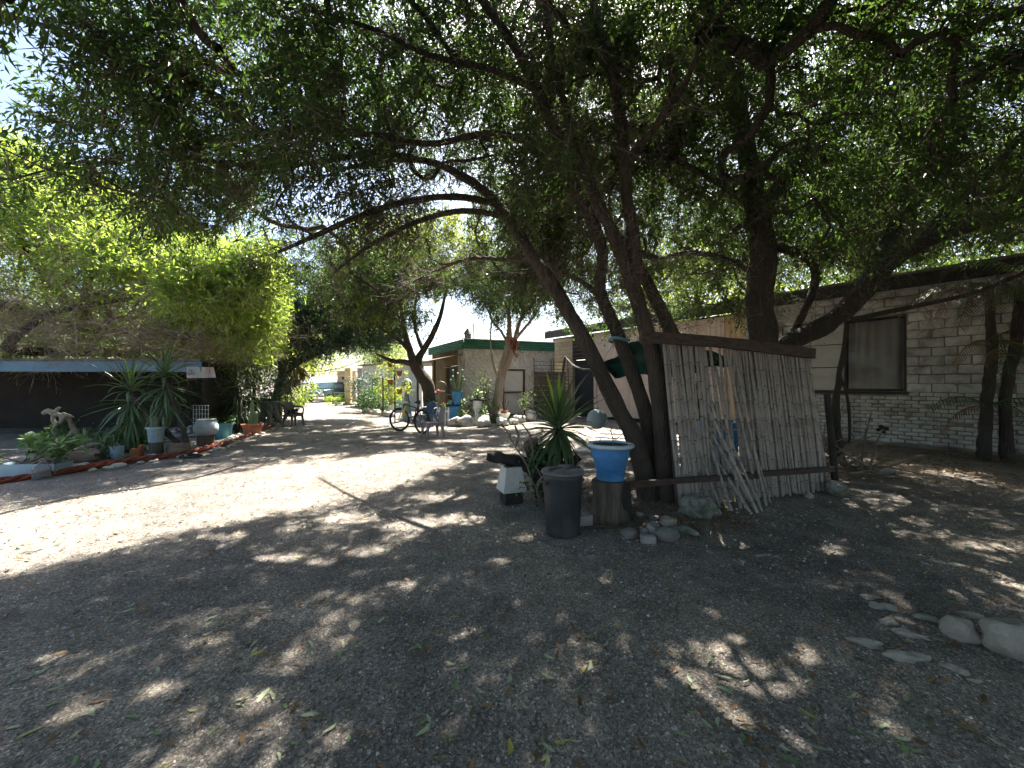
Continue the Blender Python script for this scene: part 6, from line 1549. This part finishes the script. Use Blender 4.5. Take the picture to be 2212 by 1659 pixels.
# blue barrel behind the fence
bq = Vector((3.35, 6.5, 0)); br_ = thing('barrel', 'blue plastic barrel glimpsed through the reed fence', 'barrel', bq)
MB().lathe([(.001, 0), (.27, 0), (.285, .03), (.285, .28), (.295, .29), (.295, .31), (.285, .32), (.285, .6), (.295, .61), (.295, .63), (.285, .64), (.285, .86), (.26, .9), (.001, .9)], 30).build('drum', M['blue_paint'], br_, local=True, ang=60)
MB().lathe([(.22, .9), (.22, .925), (.001, .928)], 24).build('drum_lid', M['bin'], br_, local=True, ang=60)

# slender shrubs against the house
for k, (u, Y, h, lab) in enumerate(((1042, 15.7, 1.9, 'thin leafless shrub against the plaster beside the pedestal'), (1055, 15.9, 1.6, 'sparse wiry shrub at the foot of the pale trunk'), (1130, 15.6, 1.1, 'small leafy weed by the house window'))):
    x = P(u, 0, Y).x; s_ = thing('wiry_shrub', lab, 'shrub', Vector((x, Y, 0))); rk2 = np.random.RandomState(90+k); mb = MB(); tips = []
    for j in range(9):
        t = Vector((x+rk2.normal(0, .22), Y+rk2.normal(0, .1), h*(.6+.5*rk2.rand()))); m_ = Vector((x+rk2.normal(0, .08), Y, t.z*.5)); mb.tube([Vector((x, Y, 0)), m_, t], [.016, .012, .006], 5); tips += [m_.lerp(t, q) for q in (.3, .6, .9)]
    mb.build('stem', M['twig'], s_, ang=80); pp = np.repeat(np.array(tips), 9, 0)+rk2.normal(0, .05, (len(tips)*9, 3)); m = len(pp)
    leaf_mesh('foliage', pp, unit(rk2.normal(0, 1, pp.shape)), unit(rk2.normal(0, .5, pp.shape)+[0, 0, 1]), .07*(.6+.8*rk2.rand(m)), .035*np.ones(m), M['leaf_hang'], s_, False)['kind'] = 'stuff'
bush('ground_cover_plant', 'low dark leafy plant between the pedestal and toilet bowl', 'plant', (P(1062, 0, 15.3).x, 15.3, .35), (.55, .3, .35), 600, M['leaf_shrub'], .09, .045, 92)
bush('ground_cover_plant', 'grey green leafy plant beside the blue cabinet', 'plant', (P(1003, 0, 15.4).x, 15.5, .5), (.35, .3, .45), 420, M['leaf_grey'], .08, .05, 93)
bush('ground_cover_plant', 'dark plant behind the faded plastic chair', 'plant', (P(948, 0, 15.0).x, 14.9, .55), (.4, .25, .4), 420, M['leaf_shrub'], .08, .05, 94)
o = bush('red_hanging_plant', 'hanging cluster of dry reddish leaves on the pale trunk', 'plant', P(1111, 742, 15.4), (.16, .14, .42), 260, M['leaf_red'], .10, .04, 95, base=P(1111, 765, 15.45), nst=3)

# hanging pot tower and buoy statue, white bucket
tw_ = thing('pot_tower', 'tall iron stand of terracotta pots beside the gnarled tree', 'plant stand', Vector((P(853, 0, 15.2).x, 15.2, 0))); bx0 = P(853, 0, 15.2).x
MB().tube([Vector((bx0, 15.2, 0)), P(853, 775, 15.2)], .025, 7).build('pole', M['char'], tw_)
for k, v in enumerate((793, 812, 832, 852)):
    q = P(853+(10 if k % 2 else -10), v, 15.15); MB().lathe([(.07, 0), (.1, .15), (.12, .16), (.12, .2), (.10, .2), (.001, .17)], 16, q).build('terracotta_pot', M['terracotta'], tw_); MB().tube([P(853, v-3, 15.2), q+Vector((0, 0, .15))], .008, 5).build('arm', M['char'], tw_)
bush('trailing_plant', 'yellow green plant trailing over the iron pot stand', 'plant', P(862, 818, 15.1), (.5, .35, .75), 700, M['leaf_yellow'], .08, .04, 97, base=P(853, 800, 15.15))
st_ = thing('buoy_statue', 'grey ball on a tapered post standing before the white house', 'statue', Vector((P(879, 0, 16.5).x, 16.5, 0))); sx = P(879, 0, 16.5).x
MB().lathe([(.2, 0), (.2, .3), (.16, .35), (.13, .8), (.1, 1.25), (.001, 1.27)], 14, (0, 0, 0)).build('post', M['buoy'], st_, local=True, ang=40)
MB().lathe([(.001, 1.22), (.1, 1.26), (.19, 1.38), (.21, 1.48), (.19, 1.6), (.1, 1.7), (.001, 1.73)], 20, (0, 0, 0)).build('ball', M['buoy'], st_, local=True)
g = G(846, 888); g.y = 19.0; g.x = P(846, 0, 19).x
pot('bucket', 'white bucket of flowers on the stones by the green shrub', Vector((g.x, 19, .05)), [(.13, 0), (.17, .42), (.18, .43), (.18, .47)], M['white_wood'], cat='bucket')
bush('flower_sprays', 'pale flowering stems standing in the white bucket', 'plant', (g.x, 19, .95), (.25, .2, .45), 160, M['leaf_yellow'], .09, .05, 98, base=(g.x, 19, .47))
for k in range(16):
    t = k/15; q = Vector((P(790, 0, 21).x, 21.0, 0)).lerp(Vector((P(850, 0, 18.6).x, 18.2, 0)), t); s = rg.uniform(.13, .26)
    o = bpy.data.objects.new('border_stone', peb[k % 6]); COL.objects.link(o); o.location = (q.x+rg.uniform(-.1, .1), q.y+rg.uniform(-.1, .1), s*.4); o.scale = (s, s, s*1.3); o.rotation_euler = (0, 0, k); tag(o, 'whitish border stone edging the bed of the green shrub', 'stone', 'border stones round the green shrub')
bush('garden_shrub', 'rounded dark green shrub beside the gate pillars', 'shrub', (P(800, 0, 22).x, 22, 1.1), (1.0, .9, 1.05), 2600, M['leaf_dark'], .11, .05, 101)
bush('garden_shrub', 'broad mid green shrub in front of the white house', 'shrub', (P(815, 0, 20.8).x, 20.8, .62), (1.15, .8, .62), 2600, M['leaf_shrub'], .11, .05, 102)
bush('garden_shrub', 'yellow green climbing shrub by the white house wall', 'shrub', (P(838, 0, 19).x, 19.4, 1.6), (.7, .5, .9), 900, M['leaf_yellow'], .10, .05, 103)
MBp = thing('prop_pole', 'thin brown pole standing in the stones by the shrub', 'pole', Vector((P(828, 0, 18.8).x, 18.8, 0))); MB().tube([MBp.location, P(827, 815, 18.8)], .04, 7, True, .2, 3).build('pole', M['twig'], MBp)

# shrubs and palms left of the car
bush('sunlit_shrub', 'bright yellow green shrub left of the parked vehicle', 'shrub', (P(637, 0, 27).x, 27, 1.0), (1.1, .9, .9), 1700, M['leaf_bright'], .15, .07, 111)
bush('sunlit_shrub', 'reddish green low shrub under the hanging baskets', 'shrub', (P(622, 0, 24).x, 24, .75), (.8, .7, .7), 900, M['leaf_yellow'], .13, .06, 112)
bush('sunlit_shrub', 'small bright fern by the gate pillar', 'shrub', (P(726, 0, 28.5).x, 28.4, .35), (.65, .4, .35), 600, M['leaf_bright'], .14, .05, 113)
pm = thing('fan_palm', 'bright green young palm left of the parked vehicle', 'palm', Vector((P(655, 0, 28).x, 28, 0))); MB().tube([pm.location, pm.location+Vector((0, 0, .6))], [.1, .08], 8).build('trunk', M['bark2'], pm)
rosette(pm, pm.location+Vector((0, 0, .7)), 40, 1.1, .07, M['yucca_bright'], 120, (80, -40), (.3, .7, 1.0))
bush('dead_frond_skirt', 'brown dead fronds hanging under the bend of the arching trunk', 'palm fronds', P(628, 800, 17.4), (.45, .35, .55), 420, M['leaf_dry'], .5, .03, 121, base=P(625, 785, 17.4), nst=4, droop=1.6)
for k, (u, v, mt, lab) in enumerate(((638, 826, 'teal', 'small blue hanging basket beside the bent trunk'), (620, 842, 'char', 'black hanging basket under the bent trunk'))):
    q = P(u, v, 18); hb = thing('hanging_basket', lab, 'hanging basket', q)
    MB().lathe([(.001, -.2), (.14, -.16), (.21, -.02), (.22, 0), (.19, 0), (.001, -.04)], 18, q).build('bowl', M[mt], hb)
    MB().tube([q, q+Vector((0, 0, .55))], .012, 5).build('hanger', M['wire'], hb)
for k, (a, b2, sag, lab) in enumerate(((P(612, 795, 17.3), P(790, 773, 17.8), .35, 'thin pale cable sagging across the drive'), (P(700, 790, 26), P(800, 780, 24), .3, 'second thin cable above the gate pillars'))):
    pts = [a.lerp(b2, t)+Vector((0, 0, -sag*4*t*(1-t))) for t in np.linspace(0, 1, 17)]; o = MB().tube(pts, .016, 5).build('cable', M['twig_pale'], None); tag(o, lab, 'cable')

# ------------------------------------------------------------------ parked vehicle at the end of the drive
CX, CY = P(685, 0, 32.5).x, 32.5
car = thing('parked_car', 'dark green off-road vehicle with silver bumper parked at the end of the drive', 'car', Vector((CX, CY+2, 0)), -.10)
M['car'] = plain('car_paint', (.035, .075, .07), .3, .15, 3, 0, spec=.6); M['silver'] = plain('car_silver', (.42, .42, .43), .4, .12, 4, 0, metal=.3); M['lamp'] = plain('lamp_glass', (.75, .77, .8), .15, .05, 4, 0)
m, nt, b = newmat('windscreen'); b.inputs['Base Color'].default_value = (.10, .15, .17, 1); b.inputs['Roughness'].default_value = .06; b.inputs['Specular IOR Level'].default_value = .9; M['wscreen'] = m
def loft(secs):
    mb = MB(); vs = []
    for y, w0, z0, w1, z1 in secs: vs += [Vector((-w0, y, z0)), Vector((w0, y, z0)), Vector((w1, y, z1)), Vector((-w1, y, z1))]
    n = len(secs); fs = [(0, 1, 2, 3), (n*4-1, n*4-2, n*4-3, n*4-4)]
    for k in range(n-1):
        for i in range(4): fs.append((k*4+i, k*4+4+i, k*4+4+(i+1) % 4, k*4+(i+1) % 4))
    return mb.add(vs, fs)
loft([(-2.05, .74, .5, .72, .93), (-1.9, .84, .42, .80, 1.02), (-.75, .86, .40, .82, 1.08), (1.9, .86, .42, .82, 1.05), (2.05, .82, .5, .78, .98)]).build('body', M['car'], car, local=True, bevel=.05)
loft([(-.85, .80, 1.06, .78, 1.08), (-.25, .80, 1.06, .66, 1.62), (.3, .80, 1.06, .65, 1.68), (1.6, .80, 1.04, .66, 1.64), (1.95, .80, 1.04, .72, 1.1)]).build('cabin', M['car'], car, local=True, bevel=.04)
mb = MB(); mb.add([Vector((-.72, -.80, 1.12)), Vector((.72, -.80, 1.12)), Vector((.62, -.31, 1.585)), Vector((-.62, -.31, 1.585))], [(0, 1, 2, 3)]); mb.build('windscreen', M['wscreen'], car, local=True)
bpy.data.objects[car.children[-1].name].location = (0, -.035, .012)
for s in (-1, 1):
    mb = MB(); mb.add([Vector((s*.80, -.55, 1.12)), Vector((s*.80, 1.5, 1.10)), Vector((s*.70, 1.45, 1.52)), Vector((s*.69, -.12, 1.55))], [(0, 1, 2, 3)]); o = mb.build('side_window', M['wscreen'], car, local=True); o.location = (s*.03, 0, 0)
    MB().lathe([(.001, 0), (.11, .005), (.12, .04), (.001, .045)], 16, (s*.60, -2.04, .84), Matrix.Rotation(R(90), 3, 'X')).build('headlight', M['lamp'], car, local=True)
    MB().lathe([(.001, 0), (.085, .01), (.09, .05), (.001, .07)], 16, (s*.22, -2.16, .90), Matrix.Rotation(R(90), 3, 'X')).build('spotlight', M['lamp'], car, local=True)
    MB().box((s*.95, -.55, 1.15), (.16, .1, .13)).build('mirror', M['car'], car, local=True, bevel=.02)
    for y in (-1.35, 1.3):
        wv = thing('wheel', None, None, (s*.76, y, .37)); wv.parent = car; Mx = Matrix.Rotation(R(90), 3, 'Y')
        MB().lathe([(.2, -.11), (.34, -.11), (.37, -.07), (.37, .07), (.34, .11), (.2, .11)], 24, (0, 0, 0), Mx).build('tyre', M['rubber'], wv, local=True)
        MB().lathe([(.001, -.06), (.18, -.07), (.21, -.1), (.21, .1), (.18, .07), (.001, .06)], 20, (0, 0, 0), Mx).build('rim', M['silver'], wv, local=True)
    MB().tube([Vector((s*.42, -2.2, .45)), Vector((s*.42, -2.24, .85))], .03, 7).build('bar_upright', M['silver'], car, local=True)
MB().box((0, -2.09, .60), (1.62, .2, .22)).build('bumper', M['silver'], car, local=True, bevel=.05)
MB().tube([Vector((-.7, -2.2, .62)), Vector((-.42, -2.26, .86)), Vector((.42, -2.26, .86)), Vector((.7, -2.2, .62))], .032, 7).build('bull_bar', M['silver'], car, local=True)
MB().box((0, -2.06, .86), (.8, .05, .14)).build('grille', M['rubber'], car, local=True)
MB().box((0, -2.21, .60), (.46, .015, .11)).build('number_plate', M['tin_white'], car, local=True)
o = pot('black_pot', 'black pot beside the front wheel of the parked vehicle', Vector((CX-1.35, 31.2, 0)), [(.16, 0), (.22, .5), (.23, .5)], M['char'])
wt = thing('work_table', 'wooden work bench under the yellow pillar beside the car', 'table', Vector((P(736, 0, 30.5).x, 30.5, 0)))
MB().box((wt.location.x, 30.5, .80), (1.2, .6, .06)).build('table_top', M['grey_wood'], wt)
for dx in (-.5, .5): MB().box((wt.location.x+dx, 30.5, .385), (.1, .5, .77)).build('leg', M['grey_wood'], wt)

# ------------------------------------------------------------------ palm by the right wall
pw = thing('palm', 'dry palm with two dark stems and ragged fronds against the whitewashed bricks', 'palm', Vector((9.35, 7.75, 0)))
for k, pts in enumerate(([(9.2, 7.8, 0), (9.25, 7.8, 1.0), (9.3, 7.75, 2.2), (9.15, 7.7, 3.4)], [(9.55, 7.7, 0), (9.5, 7.7, 1.2), (9.65, 7.65, 2.4), (9.7, 7.6, 3.6)])):
    p2, r2 = catmull([Vector(q) for q in pts], [.11, .085, .08, .07], .1); MB().tube(p2, r2, 10, True, .3, k+3).build('stem', M['bark2'], pw, ang=80)
rpk = random.Random(31)
def frond(base, d, L, sagk, par):
    pts = []; q = base.copy(); v = d.normalized()
    for k in range(12): pts.append(q.copy()); q += v*(L/11); v = (v+Vector((0, 0, -sagk))).normalized()
    mb = MB(); mb.tube(pts, [.016*(1-.07*k) for k in range(12)], 5, False)
    for k in range(2, 12):
        t = (pts[k]-pts[k-1]).normalized(); s = t.cross(Vector((0, 0, 1))).normalized()
        for m_ in (0, .5):
            for sg_ in (-1, 1):
                b = pts[k-1].lerp(pts[k], m_); l = L*.28*(1-.55*abs(k/11-.4)); dd = (t*.6+s*sg_*.8+Vector((0, 0, -.45-.2*rpk.random()))).normalized(); e = b+dd*l; w_ = t*.010
                mb.add([b-w_, b+w_, b+dd*l*.6+w_*.9, e, b+dd*l*.6-w_*.9], [(0, 1, 2, 3, 4)])
    mb.build('frond', M['leaf_hang'] if rpk.random() < .6 else M['leaf_dry'], par, ang=80)
for base, n in ((Vector((9.15, 7.7, 3.4)), 10), (Vector((9.7, 7.6, 3.6)), 9), (Vector((9.3, 7.75, 2.3)), 6), (Vector((9.25, 7.78, 1.05)), 4), (Vector((9.6, 7.7, 2.0)), 4)):
    for k in range(n):
        a = k*2.4+rpk.random(); frond(base, Vector((math.cos(a), math.sin(a)*.7-.2, rpk.uniform(-.1, .8))), rpk.uniform(1.0, 1.7), .14+.08*rpk.random(), pw)
# bare branch pile by the fence end and vine on the window wall
bp2 = thing('brush_pile', 'tangled heap of dead branches at the end of the reed fence', 'branches', Vector((5.3, 6.6, 0))); mb = MB(); rb2 = random.Random(77)
for k in range(34):
    a = Vector((5.2+rb2.uniform(-.4, .7), 6.7+rb2.uniform(-.4, .5), rb2.uniform(0, .15))); d = Vector((rb2.uniform(-1, 1), rb2.uniform(-.6, .6), rb2.uniform(0, .8))).normalized()*rb2.uniform(.5, 1.1)
    mb.tube([a, a+d*.5+Vector((0, 0, rb2.uniform(-.05, .15))), a+d], [.022, .016, .008], 5)
mb.build('dead_branch', M['twig'], bp2, ang=80)['kind'] = 'stuff'
dv = thing('dead_tree', 'thin crooked dead trunk rising before the curtained window', 'tree', Vector((6.0, 7.6, 0)))
p2, r2 = catmull([P(1818, 1010, 7.6), P(1806, 900, 7.6), P(1812, 820, 7.6), P(1822, 760, 7.6), P(1830, 700, 7.5)], [.08, .07, .05, .045, .03], .1); MB().tube(p2, r2, 8, True, .35, 4).build('trunk', M['bark2'], dv, ang=80)
p2, r2 = catmull([P(1836, 960, 7.5), P(1832, 870, 7.5), P(1812, 800, 7.6)], [.025, .025, .02], .1); MB().tube(p2, r2, 6, True, .3, 5).build('side_stem', M['bark2'], dv, ang=80)
hr = MB()
for u, v, s in ((1905, 922, .07), (1916, 926, .06), (1898, 928, .06), (1910, 933, .05)):
    a, z = RW.uv(u, v); hr.blob(RW.pt(a, .02, z), (s, s*.6, s*.7), u, .35, 2)
o = hr.build('vent_hole', M['char'], None); tag(o, 'dark broken vent hole low in the whitewashed brick wall', 'vent')

# ------------------------------------------------------------------ fallen leaves, gravel, litter
lm = []
for i in range(8):
    rl = random.Random(i); Lh, Wd = 1.0, rl.uniform(.24, .34); vs = []; cu = rl.uniform(.05, .3); tw = rl.uniform(-.3, .3)
    for k in range(6):
        t = k/5; wd = Wd*math.sin(math.pi*min(1, t*.93+.05))**.8; z = cu*(t-.5)**2; bend = .12*math.sin(t*3+i)
        vs += [(t-.5, bend-wd/2, z+.05*wd+tw*wd*.3+.02), (t-.5, bend, z+.012), (t-.5, bend+wd/2, z+.05*wd-tw*wd*.3+.02)]
    me = bpy.data.meshes.new('fallen_leaf'); me.from_pydata(vs, [], [(k*3+j, k*3+j+1, k*3+j+4, k*3+j+3) for k in range(5) for j in range(2)]); me.update(); me.shade_smooth(); lm.append(me)
cols = {'g': plain('fallen_green', (.15, .22, .09), .5, .3, 9, 0), 'p': plain('fallen_pale', (.30, .34, .20), .6, .25, 9, 0), 'b': plain('fallen_brown', (.16, .10, .055), .8, .4, 9, 0), 'y': plain('fallen_yellow', (.38, .33, .08), .6, .3, 9, 0)}
lmc = {}
for c in cols:
    for i in range(8): me = lm[i].copy(); me.materials.append(cols[c]); lmc[c, i] = me
rl = random.Random(99); cnt = 0
LAB = {'g': 'dark green willow-shaped leaf fallen on the gravel', 'p': 'pale grey green leaf fallen underside up on the gravel', 'b': 'curled brown dry leaf lying on the gravel', 'y': 'yellowing leaf lying on the gravel'}
while cnt < 285:
    v = 1100+560*rl.random()**1.25; u = rl.uniform(20, 2190)
    if u > 1150 and u < 1800 and v < 1190: continue
    if u < 500 and v < 1280 and rl.random() < .7: continue
    g = G(u, v); c = rl.choices('gpby', (4, 4, 4, 1))[0]
    o = bpy.data.objects.new('fallen_leaf', lmc[c, rl.randrange(8)]); COL.objects.link(o); s = rl.uniform(.042, .082)*(.85 if c == 'b' else 1)
    o.location = (g.x, g.y, float(gh(g.x, g.y))+.003); o.scale = (s, s, s); o.rotation_euler = (rl.uniform(-.2, .2), rl.uniform(-.15, .15), rl.uniform(0, 6.3)); tag(o, LAB[c], 'leaf', {'g': 'green fallen leaves', 'p': 'pale fallen leaves', 'b': 'brown fallen leaves', 'y': 'yellow fallen leaves'}[c]); cnt += 1
def scatter_leaves(name, label, n, xr, yr, mat, L_, W_, seed, cond=None, zz=.012):
    r_ = np.random.RandomState(seed); x = xr[0]+(xr[1]-xr[0])*r_.rand(n); y = yr[0]+(yr[1]-yr[0])*r_.rand(n)
    if cond: k = cond(x, y, r_); x, y = x[k], y[k]
    m = len(x); p_ = np.stack([x, y, gh(x, y)+zz*(.4+r_.rand(m))], 1); a = r_.rand(m)*6.283; d = unit(np.stack([np.cos(a), np.sin(a), r_.normal(0, .18, m)], 1)); nr = unit(r_.normal(0, .3, (m, 3))+[0, 0, 1])
    o = leaf_mesh(name, p_, d, nr, L_*(.5+.8*r_.rand(m)), W_*(.6+.7*r_.rand(m)), mat, None, True, -.08); tag(o, label, 'leaf litter', kind='stuff')
far_ok = lambda x, y, r_: (r_.rand(len(x)) < .9) & (y > 3.4)
scatter_leaves('leaf_litter', 'thin scatter of small dry leaves over the gravel', 5200, (-7, 6), (1.3, 13), M['leaf_dry'], .06, .018, 1)
scatter_leaves('leaf_litter', 'scatter of small green leaves over the yard', 1200, (-6, 5), (3.4, 10), M['leaf_fallen'], .07, .022, 2, far_ok)
scatter_leaves('leaf_litter', 'thick brown leaf litter heaped under the whitewashed wall', 9000, (4.2, 12), (4.6, 10.5), M['leaf_dry'], .075, .026, 3, lambda x, y, r_: (((x-2)*.81*-1+(y-19.6)*-.58*1) > .05) & (r_.rand(len(x)) < np.clip((y-4.4)/2.2+(x-5)*.03, 0, 1)) & ~((x < 5.2) & (y < 6)), .05)
scatter_leaves('leaf_litter', 'brown leaf litter round the stones under the tree trunks', 1500, (.9, 2.6), (3.9, 6.3), M['leaf_dry'], .07, .022, 4, lambda x, y, r_: (y > 4.05+.0*x), .02)
# loose gravel grains
r_ = np.random.RandomState(8); n = 22000; Yg = 1.25+5.2*r_.rand(n)**1.7; Xg = (r_.rand(n)*2-1)*1.34*Yg; s = (.0022+.0075*r_.rand(n)**4.5)*np.clip(Yg/2.2, 1, 2)
oc = np.array([[1, 0, 0], [0, 1, 0], [-1, 0, 0], [0, -1, 0], [0, 0, 1.]]); V = oc[None]*(.6+.8*r_.rand(n, 5, 1))*s[:, None, None]; V[:, :4, 2] -= s[:, None]*.3
a = r_.rand(n)*6.283; ca, sa = np.cos(a)[:, None], np.sin(a)[:, None]; V = np.stack([V[..., 0]*ca-V[..., 1]*sa, V[..., 0]*sa+V[..., 1]*ca, V[..., 2]*.8], -1)+np.stack([Xg, Yg, gh(Xg, Yg)+s*.2], 1)[:, None]
k = (np.arange(n)*5)[:, None]; F = np.concatenate([k+np.array(q) for q in ([0, 1, 4], [1, 2, 4], [2, 3, 4], [3, 0, 4])], 1).reshape(-1, 3)
m, nt, b = newmat('gravel_grain'); gg = N(nt, 'ShaderNodeNewGeometry'); c = ramp(nt, gg.outputs['Random Per Island'], [(0, (.10, .095, .09)), (.5, (.24, .22, .2)), (.85, (.38, .35, .31)), (1, (.62, .6, .56))]); nt.links.new(c, b.inputs['Base Color']); b.inputs['Roughness'].default_value = .8
o = fast_mesh('gravel', V.reshape(-1, 3), F, m); tag(o, 'loose gravel grains over the yard', 'gravel', kind='stuff')
